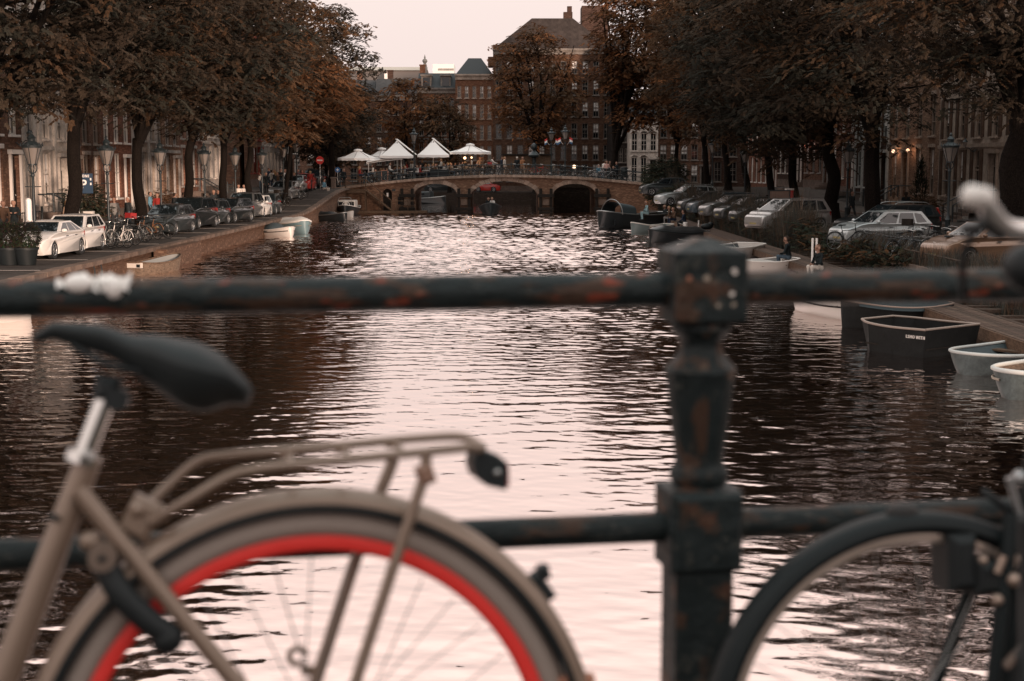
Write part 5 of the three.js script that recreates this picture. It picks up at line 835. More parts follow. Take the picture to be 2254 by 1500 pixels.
// ---------- jetty ----------
const JX0 = 10.95, JX1 = 12.2, JY = 0.5;
{
  const t = thing('jetty', 'long low wooden jetty with fascia boards along the right quay', 'jetty', [0, 0, 0]), r = rng(4), mats = [woodMat([0.15, 0.1, 0.08]), woodMat([0.12, 0.085, 0.068]), woodMat([0.175, 0.12, 0.095])], fas = [woodMat([0.2, 0.125, 0.085]), woodMat([0.16, 0.1, 0.07])];
  const bw = 0.152, board = bevelBox(bw - 0.012, 0.04, 3.98, 0.005).clone(), face = bevelBox(0.05, 0.28, 1.98, 0.006).clone(); for (const g of [board, face]) metricUV(Object.assign(clean(g)), 1.3);
  const bd = clean(board), fc = clean(face); metricUV(bd, 1.3); metricUV(fc, 1.3);
  for (let z = -25; z > -118; z -= 4) {
    if (z > -72) for (let i = 0; i < 8; i++) piece(bd, mats[(r() * 3) | 0], 'deck_board', t, [JX0 + 0.09 + i * bw, JY + (r() - 0.5) * 0.006, z - 2]);
    for (const dz of [1, 3]) { piece(fc, fas[(r() * 2) | 0], 'fascia_board', t, [JX0 - 0.03, JY - 0.13 + (r() - 0.5) * 0.01, z - dz]); }
  }
  const far = K(); for (let z = -73; z > -118; z -= 4) for (let i = 0; i < 8; i++) far.box(bw - 0.012, 0.04, 3.98, JX0 + 0.09 + i * bw, JY, z - 2);
  far.build('distant_deck_boards', mats[0], t).userData.kind = 'stuff';
  const piles = K(), beams = K(); for (let z = -26; z > -118; z -= 4) { piles.bar([JX0 + 0.12, -1.2, z], [JX0 + 0.12, 0.46, z], 0.1); piles.bar([JX1 - 0.05, -1.2, z], [JX1 - 0.05, 0.46, z], 0.1); }
  piles.build('piles', M.darkwood, t);
  for (let z = -27; z > -72; z -= 2.6) { const b = K().bev(QR - JX1 + 0.1, 0.09, 0.34, 0.01, (QR + JX1) / 2, JY - 0.05, z).bev(QR - JX1 + 0.1, 0.09, 0.2, 0.01, (QR + JX1) / 2, JY - 0.05, z - 0.9); b.build('cross_beam', mats[1], t); }
  for (const [px, py] of [[1538, 500], [1788, 582], [1797, 582]]) { const p = gp(px, py, JY); K().bar([p.x, JY, p.z], [p.x, JY + (px < 1600 ? 0.42 : 1.0), p.z], 0.045).build('white_post', M.white, t); }
  const p = gp(1556, 506, JY); const bag = thing('bag', 'black bag lying on the jetty edge beside the reeds', 'bag', [p.x, JY + 0.02, p.z]); K().ball(0.3, 0, 0.17, 0, 1.25, 0.62, 0.8, 10).ball(0.18, 0.22, 0.3, 0.05, 1, 0.8, 1, 8).build('sack', M.black, bag); K().torus(0.14, 0.015, -0.05, 0.36, 0, 5, 12).build('strap', M.darkwood, bag);
  const rl = K(); { const a = gp(1790, 498, 1.2), b = gp(1640, 484, 1.2); } rl.bar([QR + 0.1, yR(-50) + 0.42, -42], [QR + 0.1, yR(-70) + 0.42, -78], 0.03, 0.03, 6); for (let z = -42; z >= -78; z -= 4) rl.bar([QR + 0.1, yR(z), z], [QR + 0.1, yR(z) + 0.42, z], 0.03, 0.03, 6);
  tag(rl.build('low_rail', M.woodgrey), 'low rail along the right quay in front of the parked cars', 'rail');
}
// ---------- boats ----------
// bow to +x; L length, B beam, H freeboard amidships, bow rise, transom share of beam
function hullGeo(L, B, H, rise, tr, full, inner) {
  const off = inner ? 0.045 : 0, half = (t) => { const q = Math.pow(t, full); return Math.max(0.0008, B / 2 * (t < 0.45 ? tr + (1 - tr) * Math.sin(PI / 2 * t / 0.45) : Math.sqrt(Math.max(0, 1 - Math.pow((t - 0.45) / 0.55, 2 * full)))) - off); };
  const sheer = (t) => H + rise * Math.pow(Math.max(0, (t - 0.35) / 0.65), 2) + rise * 0.3 * Math.pow(Math.max(0, (0.35 - t) / 0.35), 2);
  const keel = (t) => (inner ? 0.1 : -0.22) + (H + 0.15) * Math.pow(Math.max(0, (t - 0.72) / 0.28), 3) * (inner ? 0.7 : 0.28);
  return { half, sheer, g: gridGeo(16, 26, (u, v) => { const a = (u * 2 - 1), t = v < 0.5 ? v : 1 - 0.5 * Math.pow((1 - v) * 2, 2.2), b = half(t), top = sheer(t) - (inner ? 0.02 : 0), k = Math.min(keel(t), top - 0.02), s = Math.sign(a) * Math.pow(Math.abs(a), 0.62), y = k + (top - k) * Math.pow(Math.abs(a), 2.1); return [-L / 2 + L * t, y, s * b * (0.9 + 0.1 * Math.abs(a))]; }) };
}
function boat(label, pos, turn, o) {
  const t = thing(o.name ?? 'moored_boat', label, 'boat', pos, turn), L = o.L, B = o.B, H = o.H, rise = o.rise ?? 0.25, tr = o.tr ?? 0.75, full = o.full ?? 1;
  const out = hullGeo(L, B, H, rise, tr, full), inn = hullGeo(L, B, H, rise, tr, full, true), hull = K().add(out.g);
  const tv = (h, dx) => { const k = []; for (let i = 0; i <= 12; i++) { const a = i / 12 * 2 - 1, y = h.sheer(0) - (h.sheer(0) + 0.22) * (1 - Math.pow(Math.abs(a), 2.1)), s = Math.sign(a) * Math.pow(Math.abs(a), 0.62); k.push([-L / 2 + dx, y, s * h.half(0) * (0.9 + 0.1 * Math.abs(a))]); } return polyGeo(k, [k.map((_, i) => i)]); };
  hull.add(tv(out, 0)); const hm = o.hull ?? M.black; const hb = hull.build('hull', hm, t);
  K().add(inn.g).build('interior', o.inner ?? M.woodgrey, t);
  const rim = []; for (let i = 0; i <= 26; i++) { const v = i / 26, q = v < 0.5 ? v : 1 - 0.5 * Math.pow((1 - v) * 2, 2.2); rim.push([-L / 2 + L * q, out.sheer(q) + 0.01, Math.max(0.002, out.half(q) - 0.01)]); } const rim2 = rim.map(([x, y, z]) => [x, y, -z]).reverse();
  K().tube([...rim, ...rim2], o.rimR ?? 0.035, 6, 90, true).build('gunwale', o.rim ?? M.woodgrey, t);
  if (o.strake) { const k = K(); for (const sd of [1, -1]) { const q = []; for (let i = 0; i <= 20; i++) { const u = i / 20 * 0.985; q.push([-L / 2 + L * u, out.sheer(u) * 0.62 + 0.02, sd * (out.half(u) * 0.965 + 0.012)]); } k.tube(q, 0.025, 5, 40); } k.build('rubbing_strake', o.strake, t); }
  for (const q of o.thwarts ?? [0.22, 0.5]) { const w = out.half(q) * 2 - 0.14; K().bev(0.26, 0.04, w, 0.008, -L / 2 + L * q, H * 0.72, 0).build('thwart', o.seat ?? M.wood, t); }
  if (o.cover) { const c0 = o.c0 ?? 0.02, c1 = o.c1 ?? 0.97, ch = o.ch ?? 0.35; K().add(gridGeo(12, 20, (u, v) => { const q = c0 + (c1 - c0) * v, a = u * 2 - 1, b = out.half(q) + 0.03, e = Math.min(1, Math.min(v, 1 - v) * 5); const y = out.sheer(q) + 0.02 + ch * Math.sqrt(e) * (1 - Math.pow(Math.abs(a), 1.8)) * (1 + 0.08 * Math.sin(v * 19 + a * 3)) - (Math.abs(a) > 0.97 ? 0.1 : 0); return [-L / 2 + L * q, y, a * b * (Math.abs(a) > 0.97 ? 1.02 : 1)]; })).build('cover', o.cover, t); }
  if (o.deck) K().add(gridGeo(8, 8, (u, v) => { const q = o.deck + (0.995 - o.deck) * v, a = u * 2 - 1; return [-L / 2 + L * q, out.sheer(q) + 0.02 + 0.05 * (1 - a * a), a * out.half(q)]; })).build('foredeck', o.deckMat ?? hm, t);
  if (o.outboard) { K().bev(0.2, 0.34, 0.24, 0.04, -L / 2 - 0.16, H + 0.3, 0).bar([-L / 2 - 0.16, H + 0.15, 0], [-L / 2 - 0.2, -0.5, 0], 0.06, 0.04).bar([-L / 2 - 0.1, H + 0.3, 0], [-L / 2 + 0.35, H + 0.42, 0.05], 0.02).build('outboard_motor', o.motor ?? M.black, t); }
  if (o.hood) { const hx = o.hood; K().add(gridGeo(10, 6, (u, v) => { const a = PI * u, x = -L / 2 + L * (hx + 0.2 * v), b = out.half(hx + 0.2 * v) * 0.92; return [x, H + 0.1 + 0.85 * Math.pow(Math.sin(a), 0.5) * (0.75 + 0.25 * v), -Math.cos(a) * b]; })).build('hood', M.canvasDark, t); K().torus(out.half(hx) * 0.9, 0.03, -L / 2 + L * (hx + 0.2), H + 0.1, 0, 6, 16, PI / 2, PI).build('hood_frame', M.steel, t); }
  if (o.fenders) for (const [q, s] of o.fenders) K().add(new THREE.CapsuleGeometry(0.09, 0.25, 4, 8), new THREE.Matrix4().setPosition(-L / 2 + L * q, H * 0.45, s * (out.half(q) + 0.1))).build('fender', o.fenderMat ?? M.rubber, t);
  if (o.rails) for (const sd of [1, -1]) { const q = []; for (let i = 0; i <= 6; i++) { const u = o.rails + (0.97 - o.rails) * i / 6; q.push([-L / 2 + L * u, out.sheer(u) + (i === 0 ? 0.02 : 0.28), sd * out.half(u) * 0.92]); } K().tube(q, 0.015, 5).build('deck_rail', M.chrome, t); }
  return t;
}
const hm = { slate: metric(mat([0.105, 0.13, 0.128], 0.5, { map: grungeTex }), 1.2), wood: woodMat([0.24, 0.16, 0.115]), white: mat([0.68, 0.63, 0.58], 0.35, { clearcoat: 0.4 }), blue: mat([0.15, 0.225, 0.24], 0.45), teal: mat([0.14, 0.175, 0.172], 0.4, { clearcoat: 0.3 }), black: mat([0.014, 0.018, 0.02], 0.35, { clearcoat: 0.4 }), varnish: woodMat([0.19, 0.085, 0.045], 0.35), tarpD: metric(mat([0.026, 0.044, 0.05], 0.65, { bumpMap: grungeBump, bumpScale: 0.02 }), 1), cream: mat([0.62, 0.56, 0.5], 0.75), steel: metric(mat([0.015, 0.016, 0.0155], 0.7, { map: grungeTex, specularIntensity: 0.35 }), 1.5), greyIn: mat([0.2, 0.2, 0.19], 0.7) };
const wl = (px, py) => { const p = gp(px, py, 0); p.y = 0; return p; };
const AWAY = PI / 2;                                                      // bow away from the photographer
boat('weathered wooden rowing boat tied below the left quay wall', wl(340, 600), AWAY - 0.35, { L: 3.3, B: 1.35, H: 0.42, hull: woodMat([0.34, 0.25, 0.19]), inner: hm.greyIn, rim: hm.wood, tr: 0.85, thwarts: [0.3, 0.55], seat: hm.cream });
{ const b = scene.children[scene.children.length - 1]; K().bev(0.04, 0.2, 1.2, 0.01, -1.69, 0.4, 0).build('transom_board', hm.cream, b); for (const z of [-0.45, 0.42]) K().box(0.02, 0.12, 0.16, -1.715, 0.38, z).build('dark_patch', M.black, b); }
boat('white motorboat with dark cover at the left quay, nearest of two', wl(607, 520), AWAY - 2.5, { L: 4.0, B: 1.6, H: 0.36, hull: hm.white, inner: M.darkgrey, rim: hm.white, cover: M.canvasDark, c0: 0.03, c1: 0.6, ch: 0.4, deck: 0.58, deckMat: hm.white, strake: M.darkwood });
boat('pale blue boat with cream tarpaulin behind the white motorboat', wl(645, 513), AWAY - 2.65, { L: 4.6, B: 1.9, H: 0.62, hull: hm.blue, rim: M.white, cover: hm.cream, ch: 0.32, strake: M.rope });
boat('dark open boat with black cover near the far end of left quay', wl(722, 486), AWAY - 2.3, { L: 4.2, B: 1.6, H: 0.42, hull: hm.black, cover: M.black, ch: 0.25, c1: 0.7, rim: M.steel });
boat('small white dinghy between the dark boats by the bridge', wl(753, 479), AWAY - 2.2, { L: 2.4, B: 1.2, H: 0.36, hull: hm.white, rim: M.wood, inner: hm.cream });
{ const b = boat('black boat with white cabin windows moored under the bridge stair', wl(767, 473), -AWAY, { L: 6.0, B: 1.95, H: 0.62, rise: 0.3, hull: hm.black, rim: hm.white, deck: 0.5, deckMat: hm.cream });
  K().bev(2.4, 0.62, 1.5, 0.08, 0.6, 0.98, 0).build('cabin', hm.white, b); for (const z of [-0.42, 0.42]) K().bev(0.04, 0.34, 0.55, 0.01, 1.82, 1.0, z).build('cabin_window', M.glass, b); K().torus(0.3, 0.03, 1.84, 0.9, 0, 6, 16, PI / 2).build('lifebuoy', M.white, b); K().tube([[2.6, 0.9, 0.55], [2.6, 1.5, 0.5], [2.6, 1.55, 0], [2.6, 1.5, -0.5], [2.6, 0.9, -0.55]], 0.02, 5).build('pulpit', M.steel, b); }
boat('white boat at the left edge of the photo under the upper rail', [gp(4, 712, 0).x - 1.0, 0, gp(4, 712, 0).z + 0.5], 0.9, { L: 4.4, B: 1.6, H: 0.42, hull: hm.white, inner: hm.wood, rim: hm.white });
boat('small dark boat with two passengers passing the middle arch', [ap(1079, 466, 127.3).x, 0, -127.5], -AWAY + 0.02, { name: 'passing_boat', L: 5.2, B: 2.0, H: 0.55, rise: 0.45, hull: hm.black, rim: M.darkgrey, thwarts: [0.25, 0.6], full: 1.2 });
{ const p = wl(932, 448), b = boat('dark cabin boat beyond the left arch', p, -0.3, { L: 5.4, B: 2, H: 0.6, hull: hm.black, rim: M.steel }); K().bev(2.6, 0.7, 1.5, 0.08, -0.3, 1.0, 0).build('cabin', M.darkgrey, b); K().bev(1.4, 0.22, 1.56, 0.02, -0.3, 1.1, 0).build('cabin_window', M.glass, b); }
boat('white covered boat beyond the middle arch, left one', wl(1072, 439), 0.1, { L: 3.8, B: 1.7, H: 0.5, hull: hm.white, cover: hm.cream, ch: 0.35 });
boat('white pointed boat beyond the middle arch, right one', wl(1105, 440), PI - 0.25, { L: 4.4, B: 1.8, H: 0.6, hull: hm.white, deck: 0.4, deckMat: hm.white });
// right bank, from the bridge towards the photographer
boat('large dark sloop with raised hood moored at the far jetty end', wl(1395, 500), PI + 0.75, { L: 7.0, B: 2.3, H: 0.85, rise: 0.35, hull: hm.black, inner: M.darkwood, rim: M.steel, hood: 0.62, fenders: [[0.85, 1], [0.7, 1], [0.9, -1]], outboard: false, full: 1.3 });
boat('small pale rowing boat beside the dark sloop', wl(1432, 512), PI + 0.65, { L: 3.2, B: 1.35, H: 0.42, hull: hm.teal, inner: hm.greyIn, rim: hm.cream, full: 1.3 });
boat('cluttered little boat below the people on the jetty', wl(1469, 521), PI + 0.7, { L: 2.8, B: 1.2, H: 0.36, hull: hm.wood, inner: hm.greyIn, rim: M.rope, outboard: true, motor: M.white, full: 1.2 });
boat('dark boat with shiny black tarpaulin beyond the fence post', wl(1490, 531), PI + 0.6, { L: 4.0, B: 1.6, H: 0.45, hull: hm.black, cover: mat([0.02, 0.02, 0.02], 0.3), ch: 0.35, rim: M.black, full: 1.2 });
boat('white speedboat with chrome rails behind the fence post', wl(1580, 575), PI + 0.85, { L: 5.6, B: 2.1, H: 0.6, hull: hm.white, inner: M.darkgrey, rim: hm.white, deck: 0.45, deckMat: hm.white, rails: 0.5, full: 1.2 });
{ const b = boat('white boat with coiled rope on its deck right of the post', wl(1655, 604), PI + 0.5, { L: 3.8, B: 1.7, H: 0.5, hull: hm.white, inner: hm.greyIn, rim: hm.white, deck: 0.35, deckMat: hm.white, full: 1.3 }); K().torus(0.3, 0.018, 0.4, 0, 0, 5, 18).with(new THREE.Matrix4()).build('rope_coil', M.rope, b).rotation.x = 0; }
{ const b = boat('white hulled boat with brown wooden rudder below the rail', [gp(1830, 704, 0).x + 0.3, 0, gp(1830, 704, 0).z - 1.2], AWAY + 0.3, { L: 4.2, B: 1.55, H: 0.55, hull: hm.white, inner: hm.wood, rim: M.darkwood, strake: M.darkwood, tr: 0.55, fenders: [[0.12, 1]] }); K().bev(0.5, 0.7, 0.06, 0.015, -2.3, 0.2, 0).build('rudder', hm.varnish, b); K().add(new THREE.CapsuleGeometry(0.13, 0.3, 4, 10), new THREE.Matrix4().setPosition(-1.9, 0.3, 0.75)).build('hanging_fender', M.rubber, b); }
boat('grey boat under a dark teal tarpaulin beside the jetty', [gp(1965, 722, 0).x + 0.15, 0, gp(1965, 722, 0).z - 0.6], PI + 0.35, { L: 3.1, B: 1.5, H: 0.52, rise: 0.2, hull: hm.steel, rim: mat([0.28, 0.2, 0.16], 0.6), rimR: 0.025, cover: hm.tarpD, c0: 0.03, c1: 0.93, ch: 0.72, full: 1.25, outboard: true });
{ // flat steel scow: slab sides, pointed raised bow at the left
  const c = V(9.15, 0, -31.25), bw = V(8.05, 0, -32.7), dir = bw.clone().sub(c).normalize(), t = thing('moored_boat', 'black flat sided steel boat with pale lettering beside the jetty', 'boat', [c.x, 0, c.z], Math.atan2(-dir.z, dir.x));
  const L = 2.1, Wd = 2.0, h = 0.62, pl = (z0) => [[-0.02, h, z0], [L * 0.45, h * 0.98, z0], [L * 0.8, h * 1.02, z0], [L, h * 1.06, z0]], lo = (z0) => [[0.12, -0.18, z0], [L * 0.45, -0.2, z0], [L * 0.78, -0.12, z0], [L * 0.93, 0.02, z0]], taper = (q, i, s) => [q[0], q[1], q[2] + s * [0, 0, 0.12, 0.42][i]];
  const a = pl(0).map((q, i) => taper(q, i, 1)), b = pl(Wd).map((q, i) => taper(q, i, -1)), d = lo(0.05).map((q, i) => taper(q, i, 1)), e = lo(Wd - 0.05).map((q, i) => taper(q, i, -1)), vs = [...a, ...b, ...d, ...e], f = [];
  for (let i = 0; i < 3; i++) { f.push([i, i + 1, 8 + i + 1, 8 + i], [4 + i, 12 + i, 12 + i + 1, 4 + i + 1], [8 + i, 8 + i + 1, 12 + i + 1, 12 + i]); } f.push([0, 8, 12, 4], [3, 7, 15, 11]);
  K().add(polyGeo(vs, f)).build('hull', hm.steel, t); K().box(L * 0.8, 0.03, Wd - 0.2, L * 0.42, 0.18, Wd / 2).build('floor', M.darkwood, t);
  K().tube(a.map(([x, y, z]) => [x, y + 0.02, z]), 0.028, 6, 12).tube(b.map(([x, y, z]) => [x, y + 0.02, z]), 0.028, 6, 12).bar([0, h + 0.02, 0], [0, h + 0.02, Wd], 0.028).bar([L, h * 1.06 + 0.02, 0.42], [L, h * 1.06 + 0.02, Wd - 0.42], 0.028).build('gunwale', mat([0.26, 0.2, 0.165], 0.5), t); K().bev(0.3, 0.05, Wd - 0.1, 0.01, L * 0.5, h * 0.7, Wd / 2).build('thwart', M.darkwood, t);

}
boat('pale dinghy with rounded bow beside the jetty at right', [gp(2120, 826, 0).x + 1.3, 0, gp(2120, 826, 0).z - 1.05], PI + 0.7, { L: 3.3, B: 1.75, H: 0.37, rise: 0.07, hull: hm.slate, inner: hm.tarpD, rim: mat([0.42, 0.43, 0.41], 0.5), rimR: 0.035, thwarts: [0.3, 0.62], full: 1.5, tr: 0.85 });
boat('white round bowed boat cut by the right edge of the photo', [gp(2222, 880, 0).x + 1.3, 0, gp(2222, 880, 0).z - 1.05], PI + 0.7, { L: 3.4, B: 1.75, H: 0.44, rise: 0.07, hull: hm.slate, strake: M.rope, inner: hm.wood, rim: mat([0.5, 0.5, 0.47], 0.5), rimR: 0.045, full: 1.5 });
// ---------- street lamps, signs ----------
function makeLamp(name, label, pos, o = {}) {
  const t = thing(name, label, 'street lamp', pos), h = o.h ?? 3.05;
  K().lathe([[0.17, 0], [0.17, 0.12], [0.12, 0.2], [0.115, 0.85], [0.14, 0.92], [0.09, 1.0], [0.06, 1.2], [0.055, h - 0.1], [0.08, h - 0.06], [0.08, h], [0.05, h + 0.04], [0, h + 0.05]], 12).bar([-0.3, h - 0.45, 0], [0.3, h - 0.45, 0], 0.018).build('pole', M.iron, t);
  const y = K(); for (const s of [-1, 1]) y.tube([[0, h, 0], [s * 0.13, h + 0.12, 0], [s * 0.16, h + 0.24, 0], [s * 0.1, h + 0.36, 0]], 0.022, 6); for (const s of [-1, 1]) y.tube([[0, h, 0], [0, h + 0.12, s * 0.13], [0, h + 0.24, s * 0.16], [0, h + 0.36, s * 0.1]], 0.022, 6); y.build('bracket', M.iron, t);
  const g0 = h + 0.36, g1 = g0 + 0.62, r0 = 0.15, r1 = 0.34; K().add(new THREE.CylinderGeometry(r1 - 0.01, r0 - 0.01, g1 - g0, 6, 1, true), new THREE.Matrix4().setPosition(0, (g0 + g1) / 2, 0)).build('lantern_glass', o.glass ?? M.lampglass, t);
  const f = K(); for (let i = 0; i < 6; i++) { const a = i * PI / 3; f.bar([r0 * Math.sin(a), g0, r0 * Math.cos(a)], [r1 * Math.sin(a), g1, r1 * Math.cos(a)], 0.014, 0.014, 4); } f.add(new THREE.CylinderGeometry(r0 + 0.02, r0 + 0.02, 0.05, 6), new THREE.Matrix4().setPosition(0, g0, 0)); f.build('lantern_frame', M.iron, t);
  const c = K().add(new THREE.CylinderGeometry(r1 + 0.05, r1 + 0.03, 0.09, 6), new THREE.Matrix4().setPosition(0, g1 + 0.04, 0)); for (let i = 0; i < 12; i++) { const a = i * PI / 6; c.add(new THREE.ConeGeometry(0.04, i % 2 ? 0.1 : 0.18, 4), new THREE.Matrix4().setPosition((r1 + 0.05) * Math.sin(a), g1 + 0.14, (r1 + 0.05) * Math.cos(a))); }
  c.lathe([[r1, g1 + 0.08], [0.2, g1 + 0.2], [0.13, g1 + 0.24], [0.14, g1 + 0.32], [0.17, g1 + 0.36], [0.09, g1 + 0.46], [0.05, g1 + 0.5], [0.07, g1 + 0.56], [0, g1 + 0.66]], 10); c.build('lantern_crown', M.iron, t);
  return t;
}
let lampProto = null;
function lampAt(label, pos, group) { if (!lampProto) { lampProto = makeLamp('street_lamp', label, pos); if (group) lampProto.userData.group = group; return lampProto; } return copyOf(lampProto, label, pos, 0, group); }
[[72, 53.0, 'crown lantern street lamp nearest, behind the white cars'], [236, 62.8, 'crown lantern street lamp before the round bush'], [353, 72.5, 'crown lantern street lamp right of the second trunk'], [450, 82.8, 'crown lantern street lamp left of the small black car'], [518, 92, 'crown lantern street lamp above the grey van like car'], [577, 102, 'crown lantern street lamp fifth trunk side, before the red shop'], [624, 112, 'crown lantern street lamp above the crowd, left one'], [653, 119, 'crown lantern street lamp above the crowd, right one']].forEach(([px, d, label]) => { const p = ap(px, 400, d); lampAt(label, [p.x, yL(-d), -d], 'street lamps on the left bank'); });
[[2090, 62, 'tall crown lantern lamp before the cream house on the right'], [1568, 118, 'street lamp with pale glass between right trunks, left one'], [1640, 104, 'street lamp with pale glass between right trunks, right one'], [1866, 80, 'street lamp half hidden by leaves left of the white bay house']].forEach(([px, d, label]) => { const p = ap(px, 400, d); lampAt(label, [p.x, yR(-d), -d], 'street lamps on the right bank'); });
{ // lamps on the bridge
  const at = (px, dz) => { const x = farX(px, 130 + dz); return [x, deckTop(x), -130 - dz]; };
  lampAt('bridge lamp standing between the two pyramid parasols', at(913, 0.6), 'lamps on the bridge'); 
  for (const [px, w] of [[1213, 'left'], [1243, 'right']]) { const q = at(px, w === 'left' ? 8.6 : 0.7); lampAt(`bridge lamp with two small striped flags, ${w} one`, q, 'lamps on the bridge');
    for (const s of [-1, 1]) { const fl = thing('flag', `small red white blue flag on the ${w} flagged bridge lamp, its ${s < 0 ? 'left' : 'right'} side`, 'flag', [q[0] + s * 0.2, q[1] + 2.95, q[2] + 0.1]); K().bar([0, 0, 0], [s * 0.38, 0.5, 0], 0.012, 0.012, 4).build('staff', M.white, fl); [[M.red, 0.36], [M.white, 0.18], [M.blue, 0.0]].forEach(([m, y]) => K().add(gridGeo(4, 1, (u, v) => [s * (0.2 + 0.26 * u), 0.1 + y + 0.18 * v - 0.26 * u * 0.5 + (s > 0 ? 0 : 0), 0.04 * Math.sin(u * 5)])).build('stripe', m, fl)); } }
  const st = at(1175, 8.0), k = thing('bollard_statue', 'round topped dark monument before the wide elm on the bridge', 'monument', st); K().lathe([[0.5, 0], [0.5, 1.2], [0.3, 1.3], [0.34, 2.3], [0.95, 2.5], [1.0, 2.7], [0.5, 3.1], [0.2, 3.3], [0.5, 3.6], [0.52, 3.9], [0.3, 4.2], [0, 4.3]].map(([a, b]) => [a * 0.55, b * 0.72]), 14).build('column', M.iron, k);
  const ks = at(1160, 9.0), kio = thing('kiosk', 'low brown kiosk with slatted wall behind the bridge cyclists', 'kiosk', ks); K().box(4.6, 1.9, 2, 0, 0.95, -1).build('wall', M.wood, kio); K().box(5.0, 0.14, 2.4, 0, 1.98, -1).build('roof', M.darkwood, kio);
}
const font = await new FontLoader().loadAsync('fonts/droid/droid_sans_bold.typeface.json');
function letters(str, size, m, parent, x, y, z, ry = 0, name = 'lettering') { const g = new TextGeometry(str, { font, size, depth: 0.006, curveSegments: 3 }); g.computeBoundingBox(); g.translate(-(g.boundingBox.max.x + g.boundingBox.min.x) / 2, 0, 0); const o = piece(clean(g), m, name, parent, [x, y, z]); o.rotation.y = ry; return o; }
{
  const d = 61, p = ap(188, 404, d), t = thing('parking_sign', 'blue parking sign with white P beside the nearest trunk', 'sign', [p.x, yL(-d), -d]);
  K().bar([-0.32, 0, 0], [-0.32, p.y - yL(-d) + 0.55, 0], 0.035).build('pole', M.steel, t); const y = p.y - yL(-d); K().bev(0.62, 0.85, 0.04, 0.008, 0, y, 0.02).build('panel', mat([0.015, 0.04, 0.075], 0.5), t);
  letters('P', 0.36, M.white, t, -0.06, y - 0.2, 0.045); letters('ZONE', 0.11, M.white, t, -0.02, y + 0.26, 0.045); K().box(0.06, 0.1, 0.006, 0.23, y + 0.18, 0.045).box(0.06, 0.1, 0.006, 0.23, y - 0.02, 0.045).build('marks', M.white, t);
  const wp = ap(62, 460, 55.5), w = thing('marker_post', 'white marker post before the nearest street lamp', 'post', [wp.x, yL(-55), -55.5]); K().bar([0, 0, 0], [0, 2.0, 0], 0.13, 0.13, 12).add(new THREE.SphereGeometry(0.13, 12, 6), new THREE.Matrix4().setPosition(0, 2, 0)).build('shaft', M.white, w); K().bar([0, 0.9, 0], [0, 1.0, 0], 0.134, 0.134, 12).build('band', M.darkgrey, w);
  const bx = ap(190, 470, 60.5), b = thing('parking_machine', 'pale grey parking machine below the parking sign', 'parking machine', [bx.x, yL(-60), -60.8]); K().bev(0.42, 1.45, 0.36, 0.04, 0, 0.72, 0).build('housing', hm.cream, b); K().bev(0.2, 0.2, 0.02, 0.005, 0.05, 1.15, 0.19).build('screen', M.glass, b);
  const ne = ap(704, 353, 124), n = thing('no_entry_sign', 'round red no entry sign left of the parasols', 'sign', [ne.x, yL(-124), -124]), ny = ne.y - yL(-124); K().bar([0, 0, 0], [0, ny + 0.35, 0], 0.035).build('pole', M.steel, n); K().add(new THREE.CylinderGeometry(0.34, 0.34, 0.04, 24), new THREE.Matrix4().makeRotationX(PI / 2).setPosition(0, ny, 0.05)).build('disc', M.red, n); K().bev(0.46, 0.12, 0.02, 0.004, 0, ny, 0.078).build('white_bar', M.white, n);
  const bs = ap(743, 374, 127), s = thing('blue_sign', 'round blue cycle path sign left of the parasols', 'sign', [bs.x, yL(-127) + 0.3, -127]), sy = bs.y - yL(-127) - 0.3; K().bar([0, 0, 0], [0, sy + 0.25, 0], 0.03).build('pole', M.steel, s); K().add(new THREE.CylinderGeometry(0.24, 0.24, 0.03, 20), new THREE.Matrix4().makeRotationX(PI / 2).setPosition(0, sy, 0.045)).build('disc', mat([0.02, 0.09, 0.22], 0.5), s); K().box(0.04, 0.24, 0.01, 0, sy, 0.064).box(0.24, 0.04, 0.01, 0, sy, 0.066).build('white_mark', M.white, s);
  for (const [px, d2, label] of [[1738, 92, 'red and white letter box among the dark right trees']]) { const q = ap(px, 415, d2), rb = thing('letter_box', label, 'letter box', [q.x, yR(-d2), -d2]); K().bar([0, 0, 0], [0, 1, 0], 0.06).build('stand', M.iron, rb); K().bev(0.5, 0.75, 0.45, 0.05, 0, 1.3, 0).build('box', M.red, rb); K().bev(0.52, 0.12, 0.47, 0.02, 0, 1.74, 0).build('lid', M.white, rb); }
  for (const [px, d2, top, label] of [[1478, 121, 398, 'dark triangular warning sign behind the bush, seen from its back']]) { const q = ap(px, top, d2), rb = thing('warning_sign', label, 'sign', [q.x, yR(-d2), -d2]), yy = q.y - yR(-d2); K().bar([0, 0, 0], [0, yy + 0.3, 0], 0.03).build('pole', M.steel, rb); K().add(new THREE.CylinderGeometry(0.42, 0.42, 0.03, 3), new THREE.Matrix4().makeRotationX(PI / 2).multiply(new THREE.Matrix4().makeRotationY(PI)).setPosition(0, yy, 0.04)).build('triangle', M.darkgrey, rb); }
  const nb = ap(1716, 440, 80.5), nbd = thing('notice_board', 'framed notice board between the dark car and people carrier', 'notice board', [nb.x, yR(-80), -80.5]); K().bev(1.1, 0.75, 0.06, 0.01, 0, 1.45, 0).build('panel', mat([0.2, 0.13, 0.1], 0.8), nbd); K().box(1.2, 0.06, 0.1, 0, 1.86, 0).box(1.2, 0.06, 0.1, 0, 1.05, 0).box(0.06, 0.85, 0.1, -0.58, 1.45, 0).box(0.06, 0.85, 0.1, 0.58, 1.45, 0).bar([-0.58, 0, 0], [-0.58, 1.1, 0], 0.04).bar([0.58, 0, 0], [0.58, 1.1, 0], 0.04).build('frame', M.iron, nbd);
}
